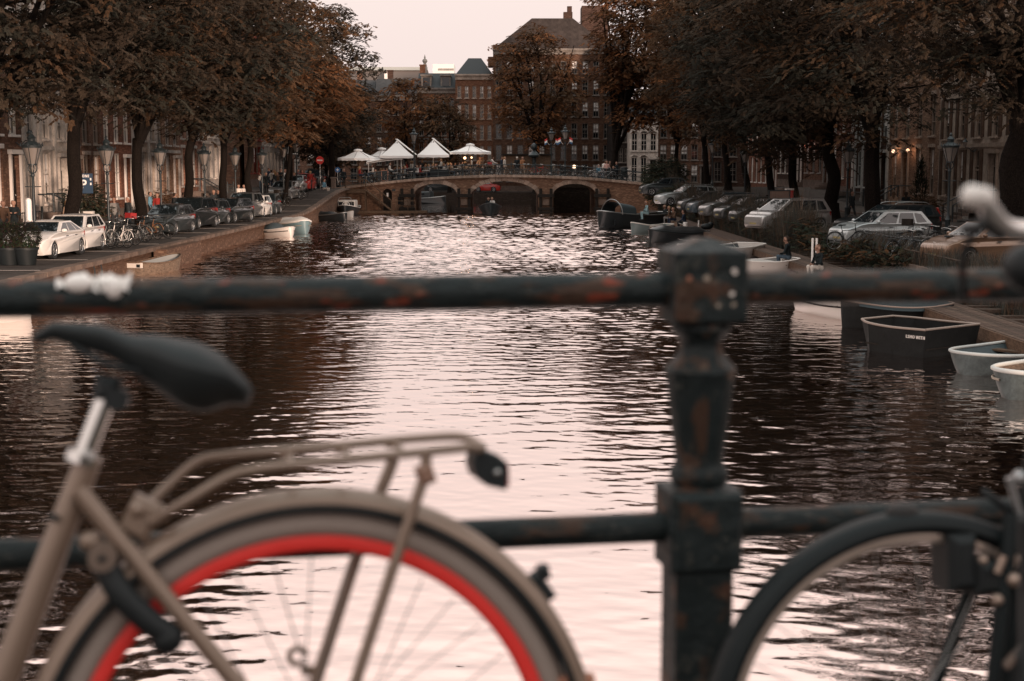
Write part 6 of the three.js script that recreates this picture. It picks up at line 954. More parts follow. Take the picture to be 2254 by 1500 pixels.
// lettering on the steel boat
{ const t = scene.children.find((o) => o.userData.label?.startsWith('black flat sided steel')); const g = letters('LSHO WITH', 0.07, M.trim, t, 0.26, 0.42, 0.0, 0); g.rotation.set(0, PI, 0); g.position.z = 0.004; }
// steps, railings and house lamps on the streets
function stoop(label, pos, turn) { const t = thing('front_steps', label, 'steps', pos, turn); for (let i = 0; i < 5; i++) K().bev(1.8, 0.175, 0.3, 0.01, 0, 0.09 + i * 0.175, 0.3 + (4 - i) * 0.3).build('step', M.stone, t); K().box(1.8, 0.86, 1.0, 0, 0.43, -0.36).build('landing', M.stone, t); const r = K(); for (const s of [-0.88, 0.88]) { r.bar([s, 0, 1.6], [s, 0.95, 1.6], 0.05, 0.05, 6); r.bar([s, 0.86, 0.1], [s, 1.85, 0.1], 0.05, 0.05, 6); r.bar([s, 0.95, 1.6], [s, 1.8, 0.1], 0.035, 0.035, 6); r.bar([s, 1.8, 0.1], [s, 1.8, -0.8], 0.035, 0.035, 6); for (let i = 1; i < 6; i++) r.bar([s, 0.17 * i, 1.6 - i * 0.25], [s, 0.95 + 0.14 * i, 1.6 - i * 0.25], 0.015, 0.015, 4); } r.build('handrail', M.iron, t); return t; }
stoop('stone front steps with iron handrails at the white plastered house', [-23.9, yL(-75.5) + 0.1, -75.0], LW); stoop('stone front steps with iron handrails before the rose brick house', [-23.9, yL(-110) + 0.1, -110], LW); stoop('stone front steps with iron handrails before the cream stone house', [26.2, yR(-80) + 0.1, -80.5], RW); stoop('stone front steps with iron handrails before the tan brick house on right', [26.2, yR(-98) + 0.1, -97.5], RW);
{ const f = (label, x, z0, z1, y) => { const k = K(); for (let z = z0; z >= z1; z -= 0.28) k.bar([x, y, z], [x, y + 1.05, z], 0.014, 0.014, 4); k.bar([x, y + 1, z0], [x, y + 1, z1], 0.025, 0.025, 4).bar([x, y + 0.15, z0], [x, y + 0.15, z1], 0.025, 0.025, 4); for (const z of [z0, (z0 + z1) / 2, z1]) k.bar([x, y, z], [x, y + 1.25, z], 0.06, 0.06, 6); tag(k.build('iron_fence', M.iron), label, 'fence'); };
  f('low iron fence before the brown brick house at left edge', -23.4, -66.5, -71, 1.0); f('low iron fence before the pale corner house on left', -23.4, -115, -120, 1.7); f('low iron fence before the white bay house on the right', 25.6, -104, -112, 1.3); f('low iron fence before the cream stone house on the right', 25.6, -71, -78, 1.1); }
function wallLamp(label, pos, turn, lit) { const t = thing('wall_lamp', label, 'lamp', pos, turn); K().tube([[0, 0, 0], [0, -0.12, 0.25], [0, 0.08, 0.5], [0, 0.1, 0.7]], 0.022, 6).add(new THREE.TorusGeometry(0.13, 0.014, 5, 14), new THREE.Matrix4().makeRotationY(PI / 2).setPosition(0, -0.02, 0.22)).build('bracket', M.iron, t); K().add(new THREE.CylinderGeometry(0.13, 0.08, 0.3, 6, 1, true), new THREE.Matrix4().setPosition(0, 0.28, 0.7)).build('lantern_glass', lit ?? M.lampglass, t); K().lathe([[0.17, 0.43], [0.06, 0.55], [0.04, 0.6], [0, 0.68]], 8, 0, 0, 0.7).build('lantern_cap', M.iron, t); return t; }
wallLamp('wall lamp with scroll bracket on the white plastered house', [-24.58, 4.9, -79], LW); wallLamp('wall lamp with scroll bracket on the brown house at left edge', [-24.58, 5.4, -71], LW); wallLamp('wall lamp with scroll bracket on the cream house on right', [27.08, 5.2, -83.5], RW); wallLamp('wall lamp with scroll bracket on tan house left of cream one', [27.08, 5.2, -100], RW);
const glowM = (c, k) => mat([0.8, 0.6, 0.4], 0.5, { emissive: new THREE.Color().setRGB(...c), emissiveIntensity: k });
function bulb(name, label, cat, p, r, c, k, power) { const t = thing(name, label, cat, p); K().ball(r, 0, 0, 0).build('glowing_bulb', glowM(c, k), t); K().bar([0, r, 0], [0, r + 0.14, 0], 0.05, 0.03).build('socket', M.iron, t); const l = new THREE.PointLight(new THREE.Color().setRGB(...c), power); l.castShadow = true; l.shadow.radius = r * 50; t.add(l); l.name = 'light'; return t; }
bulb('hanging_lamp', 'lit warm lamp under the rightmost parasol, left one', 'lamp', ap(1023, 348, 131.5), 0.13, [1, 0.62, 0.36], 2.6, 2.5); bulb('hanging_lamp', 'lit warm lamp under the rightmost parasol, right one', 'lamp', ap(1038, 347, 132), 0.09, [1, 0.62, 0.36], 2.6, 2); bulb('table_lamp', 'lit warm lamp low behind the right arch railing', 'lamp', ap(1264, 367, 141.2), 0.17, [1, 0.66, 0.4], 2.6, 2.5);
bulb('house_lamp', 'lit warm lamp on the tan brick house among leaves, left one', 'lamp', [26.7, ap(1964, 333, 100).y, -100.4], 0.12, [1, 0.6, 0.38], 2, 1.6); bulb('house_lamp', 'lit warm lamp on the tan brick house among leaves, right one', 'lamp', [26.7, ap(1992, 331, 96.8).y, -96.7], 0.12, [1, 0.55, 0.32], 1.6, 1.2); bulb('house_lamp', 'lit red lamp on the dark house beyond the right trees', 'lamp', [26.6, ap(1628, 336, 128).y + 0.6, -130], 0.13, [1, 0.3, 0.2], 2, 1);
{ // scooter with lit headlight, covered scooters
  const p = gl(705, 424), t = thing('scooter', 'scooter with bright lit headlight coming along the left quay', 'scooter', [p.x, p.y, p.z], FZ + 0.05); for (const x of [-0.6, 0.6]) { const w = K().torus(0.2, 0.06, x, 0.26, 0, 8, 18).build('wheel', M.tyre, t); K().add(new THREE.CylinderGeometry(0.14, 0.14, 0.06, 12), new THREE.Matrix4().makeRotationX(PI / 2).setPosition(x, 0.26, 0)).build('rim', M.steel, w); }
  K().bev(0.75, 0.36, 0.32, 0.06, -0.4, 0.6, 0).bev(0.5, 0.07, 0.34, 0.02, 0.12, 0.34, 0).bev(0.1, 0.72, 0.4, 0.04, 0.48, 0.68, 0, 0, 0, 0.25).build('body', P0.dark, t); K().bev(0.75, 0.1, 0.3, 0.04, -0.4, 0.82, 0).build('seat', M.black, t); K().bar([0.42, 1.0, -0.32], [0.42, 1.0, 0.32], 0.02).bev(0.2, 0.22, 0.26, 0.05, 0.45, 0.98, 0).build('handlebar', M.darkgrey, t);
  K().add(new THREE.SphereGeometry(0.1, 12, 8), new THREE.Matrix4().makeScale(0.5, 1, 1).setPosition(0.58, 1.0, 0)).build('headlight', glowM([1, 0.8, 0.6], 14), t); const l = new THREE.SpotLight(new THREE.Color(1, 0.8, 0.6), 60, 30, 0.5, 0.6); l.position.set(0.68, 1.0, 0); l.target.position.set(6, 0.6, 0); l.castShadow = true; t.add(l, l.target);
  const cv = (px, py, label) => { const q = gl(px, py), c = thing('covered_scooter', label, 'scooter', [q.x, q.y, q.z], FZ); K().add(gridGeo(16, 8, (u, v) => { const a = u * 2 * PI, r = 1 - 0.25 * v, sx = 0.85 * r, sz = 0.35 * r; return [Math.cos(a) * sx * (v > 0.98 ? 0.3 : 1), v * (0.85 + 0.22 * Math.cos(a)), Math.sin(a) * sz * (1 + 0.06 * Math.sin(a * 7)) * (v > 0.98 ? 0.3 : 1)]; })).build('cover', mat([0.1, 0.2, 0.24], 0.6), c); for (const x of [-0.55, 0.55]) K().torus(0.2, 0.06, x, 0.22, 0, 6, 14).build('wheel', M.tyre, c); };
  cv(699, 436, 'scooter under a pale blue cover right of the last black car'); person('sit', 'person crouching by the far left quay edge in blue', (() => { const q = gl(708, 452); q.x += 0.2; q.y -= 0.3; return q; })(), 1.2, 'blue', 'pale');
}
// ---------- the cafe terrace on the bridge ----------
function parasol(label, px, pyBrim, pyTop, width, dz, steep) {
  const d = 130 + dz, x = farX(px, d), y0 = deckTop(x), brim = ap(px, pyBrim, d).y - y0, top = ap(px, pyTop, d).y - y0, w = width / FOCAL * d / 2, t = thing('parasol', label, 'parasol', [x, y0, -d], steep ? 0.06 : 0.3);
  K().bar([0, 0, 0], [0, top - 0.05, 0], 0.045).build('pole', steep ? M.white : M.wood, t); K().bev(0.7, 0.12, 0.7, 0.03, 0, 0.06, 0).build('base', M.stone, t);
  const n = steep ? 4 : 8, a0 = steep ? PI / 4 : PI / 8, rr = steep ? w * 1.18 : w * 1.03, pt = (i, r, y) => [Math.sin(a0 + i * 2 * PI / n) * r, y, Math.cos(a0 + i * 2 * PI / n) * r];
  for (let i = 0; i < n; i++) { const b0 = pt(i, rr, brim), b1 = pt(i + 1, rr, brim); const T = [0, top, 0]; K().add(gridGeo(4, 5, (u, v) => { const e = b0.map((q, k) => q + (b1[k] - q) * u); return e.map((q, k) => q + (T[k] - q) * v).map((q, k) => k === 1 ? q - 0.1 * Math.sin(PI * v) * (1 - 0.2 * Math.sin(PI * u)) - 0.03 * Math.sin(PI * u) * (1 - v) : q); })).build('canopy_panel', M.canvas, t); K().add(gridGeo(6, 1, (u, v) => { const e = b0.map((q, k) => q + (b1[k] - q) * u); return [e[0] * 1.004, e[1] - 0.03 * Math.sin(PI * u) - v * (0.2 + 0.04 * Math.abs(Math.sin(u * PI * 3))), e[2] * 1.004]; })).build('valance', M.canvas, t); }
  const rb = K(); for (let i = 0; i < n; i++) rb.bar([0, brim + (top - brim) * 0.35, 0], pt(i, rr * 0.6, brim + (top - brim) * 0.25), 0.014, 0.014, 4).bar([0, top - 0.03, 0], pt(i, rr * 0.985, brim - 0.02), 0.016, 0.016, 4); rb.build('ribs', M.wood, t);
  if (steep) { const c = K(); for (const sx of [1]) for (const o of [0, 0.28]) c.bar([0.0 - o * 0.4, top + 0.12, -0.1 + o], [sx * w * 0.98, brim + 0.1, 0.0 + o - 0.1], 0.05, 0.05, 4); c.build('white_beams', M.white, t); K().ball(0.07, -0.18, top - 0.28, rr * 0.09).ball(0.07, 0.02, top - 0.26, rr * 0.09).build('vent_eyes', M.darkgrey, t); } else K().lathe([[0.42, top - 0.16], [0.4, top - 0.02], [0, top + 0.06]], 8).build('cap', M.canvas, t);
  return t;
}
parasol('leftmost white octagonal parasol on the bridge terrace', 791, 348, 329, 88, 4.2, false); parasol('second white parasol from left, steep pyramid with white beams', 876, 343, 309, 86, 3.6, true); parasol('third white parasol from left, steep pyramid beside the lamp', 955, 341, 307, 82, 3.2, true); parasol('rightmost white octagonal parasol on the bridge terrace', 1036, 334, 317, 88, 3.0, false);
parasol('small white parasol peeping out behind the left two', 843, 344, 326, 60, 8.0, false);
{ const a = ap(806, 357, 132.2), b = ap(886, 346, 132.2), t = thing('awning', 'striped white awning strip below the second parasol', 'awning', [0, 0, 0]); K().add(gridGeo(8, 1, (u, v) => [a.x + (b.x - a.x) * u, a.y + (b.y - a.y) * Math.pow(u, 0.7) + 0.12 * v, -132.2 - 1.1 * v])).add(gridGeo(8, 1, (u, v) => [a.x + (b.x - a.x) * u, a.y + (b.y - a.y) * Math.pow(u, 0.7) - 0.2 * v, -132.2])).build('cloth', M.canvas, t); K().tube([0, 0.3, 0.6, 1].map((u) => [a.x + (b.x - a.x) * u, a.y + (b.y - a.y) * Math.pow(u, 0.7) - 0.1, -132.17]), 0.03, 5).build('edge_stripe', M.wood, t); for (const u of [0.05, 0.95]) K().bar([a.x + (b.x - a.x) * u, deckTop(a.x), -132.6], [a.x + (b.x - a.x) * u, a.y + (b.y - a.y) * u, -132.6], 0.035).build('post', M.white, t); }
{
  const r = rng(99); let tp = null, cp = null; const rowW = ['front', 'middle', 'back'];
  for (let row = 0; row < 3; row++) for (let i = 0; i < 8; i++) {
    const px = 808 + i * 33 + row * 9, dz = 1.7 + row * 1.9, x = farX(px, 130 + dz), pos = [x, deckTop(x), -130 - dz], nth = ['first', 'second', 'third', 'fourth', 'fifth', 'sixth', 'seventh', 'eighth'][i], lab = (w, s) => `${w} ${s}${nth} from left in ${rowW[row]} row on bridge terrace`;
        if (!tp) { tp = thing('cafe_table', '', 'table', pos); K().add(new THREE.CylinderGeometry(0.38, 0.38, 0.035, 16), new THREE.Matrix4().setPosition(0, 0.74, 0)).build('table_top', M.white, tp); K().bar([0, 0, 0], [0, 0.73, 0], 0.03).build('pedestal', M.steel, tp); K().add(new THREE.CylinderGeometry(0.2, 0.22, 0.03, 12), new THREE.Matrix4().setPosition(0, 0.015, 0)).build('foot', M.steel, tp); tp.userData.label = lab('round pale cafe table', ''); tp.userData.group = 'cafe tables on the bridge terrace'; } else copyOf(tp, lab('round pale cafe table', ''), pos, 0, 'cafe tables on the bridge terrace');
    for (const s of [-1, 1]) {
      const cx = x + s * 0.62, cpz = pos[2] + (r() - 0.5) * 0.5, turn = -s * PI / 2 + (r() - 0.5) * 0.8; 
      if (!cp) { cp = thing('cafe_chair', '', 'chair', [cx, deckTop(cx), cpz], turn); K().bev(0.42, 0.04, 0.42, 0.01, 0, 0.46, 0).build('seat', M.wood, cp); K().bev(0.4, 0.3, 0.03, 0.01, 0, 0.76, -0.21, -0.12).build('backrest', M.wood, cp); for (const [a, b] of [[1, 1], [1, -1], [-1, 1], [-1, -1]]) K().bar([a * 0.18, 0, b * 0.19], [a * 0.18, b < 0 ? 0.86 : 0.45, b * 0.18 - (b < 0 ? 0.03 : 0)], 0.016, 0.016, 5).build('leg', M.darkwood, cp); cp.userData.label = lab('wooden cafe chair', `${s < 0 ? 'left' : 'right'} of the table `); cp.userData.group = 'cafe chairs on the bridge terrace'; } else copyOf(cp, lab('wooden cafe chair', `${s < 0 ? 'left' : 'right'} of the table `), [cx, deckTop(cx), cpz], turn, 'cafe chairs on the bridge terrace');
      if (r() < 0.8) { const tops = ['black', 'dark', 'white', 'pale', 'navy', 'brown', 'red', 'grey', 'tan', 'pink'], tw = tops[(r() * 10) | 0]; person(r() < 0.3 ? 'sit_long' : 'sit', `guest in ${tw} top ${s < 0 ? 'left' : 'right'} of ${nth} table from left, ${rowW[row]} row, bridge terrace`, [cx, deckTop(cx) + 0.0, cpz], turn + PI * 0, tw, ['dark', 'jeans', 'navy'][(r() * 3) | 0], r() < 0.4 ? 'blond' : 'hair', 'guests on the cafe terrace'); }
    }
  }
  for (const [px, label] of [[838, 'wooden menu board chair stack at the left of the terrace'], [848, 'red edged menu board at the left of the terrace']]) { const x = farX(px, 131.2), t = thing('menu_board', label, 'menu board', [x, deckTop(x), -131.2], 0.2); K().bev(0.62, 1.0, 0.05, 0.01, 0, 0.6, 0.12, -0.2).bev(0.62, 1.0, 0.05, 0.01, 0, 0.6, -0.12, 0.2).build('frame', px < 840 ? M.wood : M.terracotta, t); K().bev(0.5, 0.8, 0.02, 0.005, 0, 0.6, 0.155, -0.2).build('board', M.black, t); }
  { const x = farX(968, 131.3), t = thing('planter_box', 'long dark planter box before the third parasol', 'planter', [x, deckTop(x), -131.3]); K().bev(1.7, 0.75, 0.5, 0.02, 0, 0.38, 0).build('box', M.black, t); K().box(1.6, 0.04, 0.4, 0, 0.74, 0).build('soil', M.darkwood, t); }
  { const x = farX(733, 127.5), t = thing('gate_pillar', 'square stone pillar at the left bridge end', 'pillar', [x, 1.9, -128.6]); K().bev(0.42, 1.2, 0.42, 0.03, 0, 0.6, 0).build('shaft', M.stone, t); K().bev(0.54, 0.14, 0.54, 0.03, 0, 1.27, 0).build('cap', M.stone, t); }
  { const x = farX(1395, 129.5), t = thing('litter_bin', 'dark litter bin at the right bridge end', 'litter bin', [x - 0.8, deckTop(x - 0.8), -131.2]); K().bar([0, 0, 0], [0, 1.2, 0], 0.3, 0.33, 14).build('drum', M.iron, t); K().bar([0, 1.2, 0], [0, 1.28, 0], 0.36, 0.3, 14).build('lid', M.black, t); }
  { const p = gp(783, 513, 0), t = thing('duck', 'tiny dark duck swimming on the bright water before the bridge', 'duck', [p.x, 0.0, p.z], 0.3); K().add(gridGeo(12, 10, (u, v) => { const a = u * 2 * PI, q = v * PI, x = -Math.cos(q) * 0.2, b = 0.09 * Math.pow(Math.sin(q), 0.8) * (1 - 0.25 * Math.cos(q)); const nk = Math.max(0, (x - 0.09) / 0.11); return [x + nk * 0.02, 0.04 + Math.sin(a) * b * 0.8 + nk * nk * 0.17, Math.cos(a) * b * (1 - 0.4 * nk)]; })).build('body', M.darkwood, t); K().ball(0.035, 0.225, 0.21, 0, 1.2, 1, 1).build('head', M.black, t); K().bev(0.05, 0.015, 0.03, 0.004, 0.275, 0.2, 0).build('bill', M.wood, t); }
}
// ---------- the photographer's bridge: deck, railing, bicycles ----------
const DK = 3.09;
tag(K().bev(40, 0.5, 9.2, 0.03, 0, DK - 0.25, 1.9).build('bridge_deck', M.asphalt), 'paved deck of the bridge the photographer stands on', '', null, 'structure');
const RZ = (x) => -(2.1 + 0.165 * x), RA = Math.atan(0.165);             // line of the railing
const rustM = mat([1, 1, 1], 0.5, { map: rustTex, bumpMap: rustBump, bumpScale: 0.004, specularIntensity: 0.35 });
const rustPost = rustM.clone(); rustPost.map = rustTexPost; rustPost.userData = {};
{
  const t = thing('bridge_railing', 'worn dark iron railing with ornate post in the foreground', 'railing'), pz = -RZ(0.28), X0 = ap(1545, 640, pz).x, at = (py) => ap(1545, py, -RZ(X0)).y, s = pz / FOCAL / Math.cos(0.08);
  const yTop = at(637), yLow = at(1157);
  const railAt = (y, r, name, seed) => { const g = new THREE.CylinderGeometry(r, r, 8, 20, 60); const p = g.attributes.position, uv = g.attributes.uv, rr = rng(seed), ph = rr() * 9; for (let i = 0; i < p.count; i++) { const q = p.getY(i), w = 1 + 0.012 * Math.sin(q * 9 + ph) + 0.01 * Math.sin(q * 23 + p.getX(i) * 50); p.setX(i, p.getX(i) * w); p.setZ(i, p.getZ(i) * w); uv.setXY(i, (uv.getY(i) * 8 / 0.9 + seed * 0.13), uv.getX(i) * 0.5 + seed * 0.3); } g.rotateZ(PI / 2); g.computeVertexNormals(); const o = piece(g, rustM, name, t, [X0, y, RZ(X0)]); o.rotation.y = RA; return o; };
  railAt(yTop, 0.0262, 'top_rail', 1); railAt(yLow, 0.0235, 'lower_rail', 4);
  const post = new THREE.Group(); post.name = 'post'; post.position.set(X0, 0, RZ(X0)); post.rotation.y = RA; t.add(post);
  const w = (px) => px * s;                                                // photo pixels at the post -> metres
  const sq = (py0, py1, half, b) => { const y0 = at(py1), y1 = at(py0); const g = clean(bevelBox(half * 2, y1 - y0, half * 2, b)); const q = g.clone(); q.translate(0, (y0 + y1) / 2, 0); metricUV(q, 0.62); return q; };
  const H = w(81);
  const cap = (() => { const y0 = at(552), y1 = at(524), h = H * 0.98, c = 0.012; return polyGeo([[-h, y0, h], [h, y0, h], [h, y0, -h], [-h, y0, -h], [-c, y1, c], [c, y1, c], [c, y1, -c], [-c, y1, -c]], [[0, 1, 5, 4], [1, 2, 6, 5], [2, 3, 7, 6], [3, 0, 4, 7], [4, 5, 6, 7]]); })();
  const capG = clean(cap); metricUV(capG, 0.62);
  piece(capG, rustPost, 'pyramid_cap', post); piece(sq(551, 706, H, 0.006), rustPost, 'upper_block', post); piece(sq(1072, 1243, H, 0.008), rustPost, 'lower_block', post);
  const prof = [[708, 66], [722, 68], [732, 62], [745, 50], [760, 46], [778, 52], [792, 62], [806, 76], [813, 80], [822, 77], [860, 72], [920, 65], [985, 57], [1000, 55], [1014, 53], [1026, 58], [1034, 64], [1046, 66], [1056, 62], [1066, 56], [1074, 66]].map(([py, r]) => [w(r), at(py)]).reverse();
  const lg = toCreasedNormals(new THREE.LatheGeometry(prof.map((q) => new THREE.Vector2(...q)), 28), 0.6), u = lg.attributes.uv; for (let i = 0; i < u.count; i++) u.setXY(i, u.getX(i) * 0.5, u.getY(i) * 0.55); piece(lg, rustPost, 'baluster', post);
  piece((() => { const y0 = DK, y1 = at(1240), g = clean(bevelBox(w(66) * 2, y1 - y0, w(66) * 2, 0.006)).clone(); g.translate(0, (y0 + y1) / 2, 0); metricUV(g, 0.62); return g; })(), rustPost, 'shaft', post);
  // chipped paint spots on the upper block, red sticker remains
  const r = rng(6); for (const [px, py, m, sz] of [[1602, 592, M.trim, 7], [1598, 640, M.trim, 6], [1542, 606, M.rope, 6], [1568, 665, M.rope, 5], [1602, 664, M.rope, 5], [1504, 606, M.terracotta, 7]]) { const X = (px - 1556) * s, Y = at(py) - 0; const g = new THREE.CircleGeometry(sz * s, 9), q = g.attributes.position; for (let i = 1; i < q.count; i++) { const k = 0.75 + 0.5 * r(); q.setXY(i, q.getX(i) * k, q.getY(i) * k); } piece(g, m, 'paint_chip', post, [X * 1.02, Y, H + 0.0012]); }
  // white cloth tied round the top rail
  const cp = ap(208, 640, -RZ(-0.62)), cl = thing('cloth_strip', 'white plastic strip tied around the top rail at left', 'cloth'); cl.position.set(cp.x, yTop, RZ(cp.x)); cl.rotation.y = RA;
  const fold = (x0, x1, a0, a1, seed) => gridGeo(22, 12, (uu, v) => { const a = a0 + (a1 - a0) * v, x = x0 + (x1 - x0) * uu, rr = 0.0285 + 0.005 * Math.sin(uu * 9 + v * 4 + seed) + 0.004 * Math.sin(uu * 23 - v * 9 + seed) + (v > 0.8 ? 0.006 * Math.sin(uu * 14 + seed) : 0); return [x, rr * Math.cos(a), rr * Math.sin(a)]; });
  K().add(fold(-0.052, 0.018, -1.6, 0.95, 1)).add(fold(0.0, 0.05, -1.6, 1.2, 3)).build('wrap', M.white, cl); K().ball(0.016, -0.02, 0.022, 0.018, 1.3, 0.9, 0.8).ball(0.014, 0.028, 0.016, 0.022, 1, 1.2, 0.8).build('knot', M.white, cl);
}
// the beige bicycle: a wheel plane leaning on the railing; U runs back along it, Vv up, N to the photographer
function plane(h, yaw, lean) { const U = V(Math.cos(yaw), 0, -Math.sin(yaw)), n0 = V(Math.sin(yaw), 0, Math.cos(yaw)), W = V(0, Math.cos(lean), 0).addScaledVector(n0, -Math.sin(lean)), N = U.clone().cross(W); return { h, U, W, N }; }
function onPlane(pl, px, py, off = 0) { const d = ray(px, py), e = V(0, EYE, 0), o = pl.h.clone().addScaledVector(pl.N, off), t = o.clone().sub(e).dot(pl.N) / d.dot(pl.N), q = d.multiplyScalar(t).add(e).sub(pl.h); return V(q.dot(pl.U), q.dot(pl.W), off); }
{
  const pl = plane(V(-0.253, EYE - 0.788, -1.762), 0.2, 0.12), t = thing('bicycle', 'beige city bicycle with red rim and luggage rack in the foreground', 'bicycle', pl.h); t.quaternion.setFromRotationMatrix(new THREE.Matrix4().makeBasis(pl.U, pl.W, pl.N));
  const q = (px, py, off = 0) => onPlane(pl, px, py, off);
  const beige = mat([0.215, 0.152, 0.113], 0.42, { metalness: 0.25, clearcoat: 0.25, clearcoatRoughness: 0.3 }), redRim = mat([0.72, 0.035, 0.028], 0.45), greyTyre = metric(mat([0.27, 0.22, 0.19], 0.7, { bumpMap: grungeBump, bumpScale: 0.001 }), 0.3), liner = M.black;
  const wheel = K().torus(0.3302, 0.0178, 0, 0, 0, 14, 96).build('wheel', greyTyre, t);
  { const tr = toCreasedNormals(new THREE.LatheGeometry([[0.3462, -0.008], [0.3483, -0.006], [0.349, 0], [0.3483, 0.006], [0.3462, 0.008]].map((p) => new THREE.Vector2(...p)), 96)); tr.rotateX(PI / 2); piece(tr, M.rubber, 'tread', wheel); }
  { const g = new THREE.LatheGeometry([[0.2975, -0.011], [0.312, -0.0145], [0.3155, -0.0135], [0.3155, 0], [0.3155, 0.0135], [0.312, 0.0145], [0.2985, 0.011], [0.295, 0.006], [0.295, -0.006], [0.2985, -0.011]].map((p) => new THREE.Vector2(...p)), 96); g.rotateX(PI / 2); piece(toCreasedNormals(g, 0.6), redRim, 'rim', wheel); }
  const sp = K(); for (let i = 0; i < 36; i++) { const a = i / 36 * 2 * PI, b = a + (i % 4 < 2 ? 0.9 : -0.9), s = i % 2 ? 0.028 : -0.028; sp.bar([0.03 * Math.cos(b), 0.03 * Math.sin(b), s], [0.288 * Math.cos(a), 0.288 * Math.sin(a), 0], 0.001, 0.001, 4); } sp.build('spokes', M.steel, wheel);
  K().add(new THREE.CylinderGeometry(0.035, 0.035, 0.09, 18), new THREE.Matrix4().makeRotationX(PI / 2)).add(new THREE.CylinderGeometry(0.008, 0.008, 0.15, 10), new THREE.Matrix4().makeRotationX(PI / 2)).build('hub', M.steel, t);
  // mudguard: curved channel with a black lining
  const arc = (r, prof, a0, a1) => gridGeo(90, prof.length - 1, (u, v) => { const a = a0 + (a1 - a0) * u, [dr, z] = prof[Math.round(v * (prof.length - 1))]; return [(r + dr) * Math.cos(a), (r + dr) * Math.sin(a), z]; });
  const A0 = -0.12, A1 = 3.75; K().add(arc(0.3655, [[-0.008, 0.0315], [-0.002, 0.031], [0.005, 0.027], [0.01, 0.017], [0.0115, 0], [0.01, -0.017], [0.005, -0.027], [-0.002, -0.031], [-0.008, -0.0315]], A0, A1)).build('mudguard', beige, t);
  K().add(arc(0.3625, [[-0.014, 0.0285], [-0.006, 0.0295], [0.006, 0.02], [0.009, 0], [0.006, -0.02], [-0.006, -0.0295], [-0.014, -0.0285]], A0 + 0.005, A1 - 0.005)).build('mudguard_lining', liner, t);
  const bk = (px0, py0, px1, py1, r0, r1, off0 = 0, off1 = off0, k = K()) => k.bar(q(px0, py0, off0), q(px1, py1, off1), r0, r1, 14);
  bk(196, 1008, -40, 1620, 0.0165, 0.0205).build('seat_tube', beige, t);
  { const k = K(); bk(172, 1080, 600, 1600, 0.0115, 0.0105, 0.022, 0.05, k); bk(172, 1080, 640, 1660, 0.0105, 0.0095, -0.022, -0.06, k); k.build('seat_stay', beige, t); }
  bk(232, 880, 184, 1004, 0.0128, 0.0128).build('seatpost', M.chrome, t); bk(187, 996, 178, 1020, 0.0215, 0.0215).build('seat_clamp', M.chrome, t); K().bar(q(178, 1008, 0.016).add(V(0, 0, -0.002)), q(200, 1003, 0.03), 0.006, 0.006, 8).build('clamp_bolt', M.steel, t);
  { // saddle: nose at left
    const a = q(66, 752), b = q(558, 838), L = b.x - a.x, sh = (x) => 0.5 - 0.5 * Math.cos(PI * Math.max(0, Math.min(1, x)));
    const wid = (v) => 0.014 + 0.016 * Math.pow(v, 0.5) + 0.052 * sh((v - 0.35) / 0.45), yc = (v) => { const c = [[0, 0.006], [0.12, 0.022], [0.3, 0.023], [0.5, 0.012], [0.7, 0.004], [0.85, 0.002], [1, -0.014]]; let i = 0; while (i < c.length - 2 && v > c[i + 1][0]) i++; const f = sh((v - c[i][0]) / (c[i + 1][0] - c[i][0])); return c[i][1] + (c[i + 1][1] - c[i][1]) * f; }, th = (v) => 0.013 + 0.02 * Math.pow(v, 0.6) + 0.028 * sh((v - 0.35) / 0.4) - 0.022 * sh((v - 0.74) / 0.26);
    K().add(gridGeo(28, 40, (u, v) => { const ang = u * 2 * PI, e = Math.pow(Math.sin(PI * Math.min(1, Math.max(0, v < 0.5 ? 0.5 * Math.pow(v * 2, 0.45) : 1 - 0.5 * Math.pow((1 - v) * 2, 0.5)))), 0.75), c = Math.cos(ang), s = Math.sin(ang), w2 = wid(v) * e, h2 = th(v) * e; const y0 = a.y + (b.y - a.y) * v + yc(v); return [a.x + L * v, y0 + (s > 0 ? s * h2 * 0.62 : s * h2 * (1.05 - 0.3 * c * c)), Math.sign(c) * Math.pow(Math.abs(c), 0.85) * w2]; })).build('saddle', mat([0.014, 0.018, 0.019], 0.6, { specularIntensity: 0.6 }), t);
    const y1 = a.y - 0.028, k = K(); for (const z of [-0.022, 0.022]) k.tube([[a.x + 0.05, a.y - 0.005, z * 0.5], [a.x + 0.09, y1 - 0.002, z], [a.x + 0.16, y1 - 0.02, z], [b.x - 0.03, b.y - 0.02, z * 1.6]], 0.0042, 6); k.build('saddle_rails', M.black, t); const c = q(238, 862); K().bev(0.03, 0.03, 0.05, 0.008, c.x, c.y + 0.004, 0, 0, 0, -0.2).add(new THREE.CylinderGeometry(0.014, 0.014, 0.06, 12), new THREE.Matrix4().makeRotationX(PI / 2).setPosition(c.x + 0.012, c.y - 0.01, 0)).build('saddle_clamp', M.black, t);
    const s1 = q(282, 880); for (const z of [-0.03, 0.03]) { const pts = []; for (let i = 0; i <= 60; i++) { const g = i / 60 * 5 * 2 * PI; pts.push([s1.x + 0.11 + 0.015 * Math.cos(g), s1.y + 0.015 + i * 0.0005, z + 0.015 * Math.sin(g)]); } K().tube(pts, 0.003, 5, 120).build('saddle_spring', M.black, t); }
  }
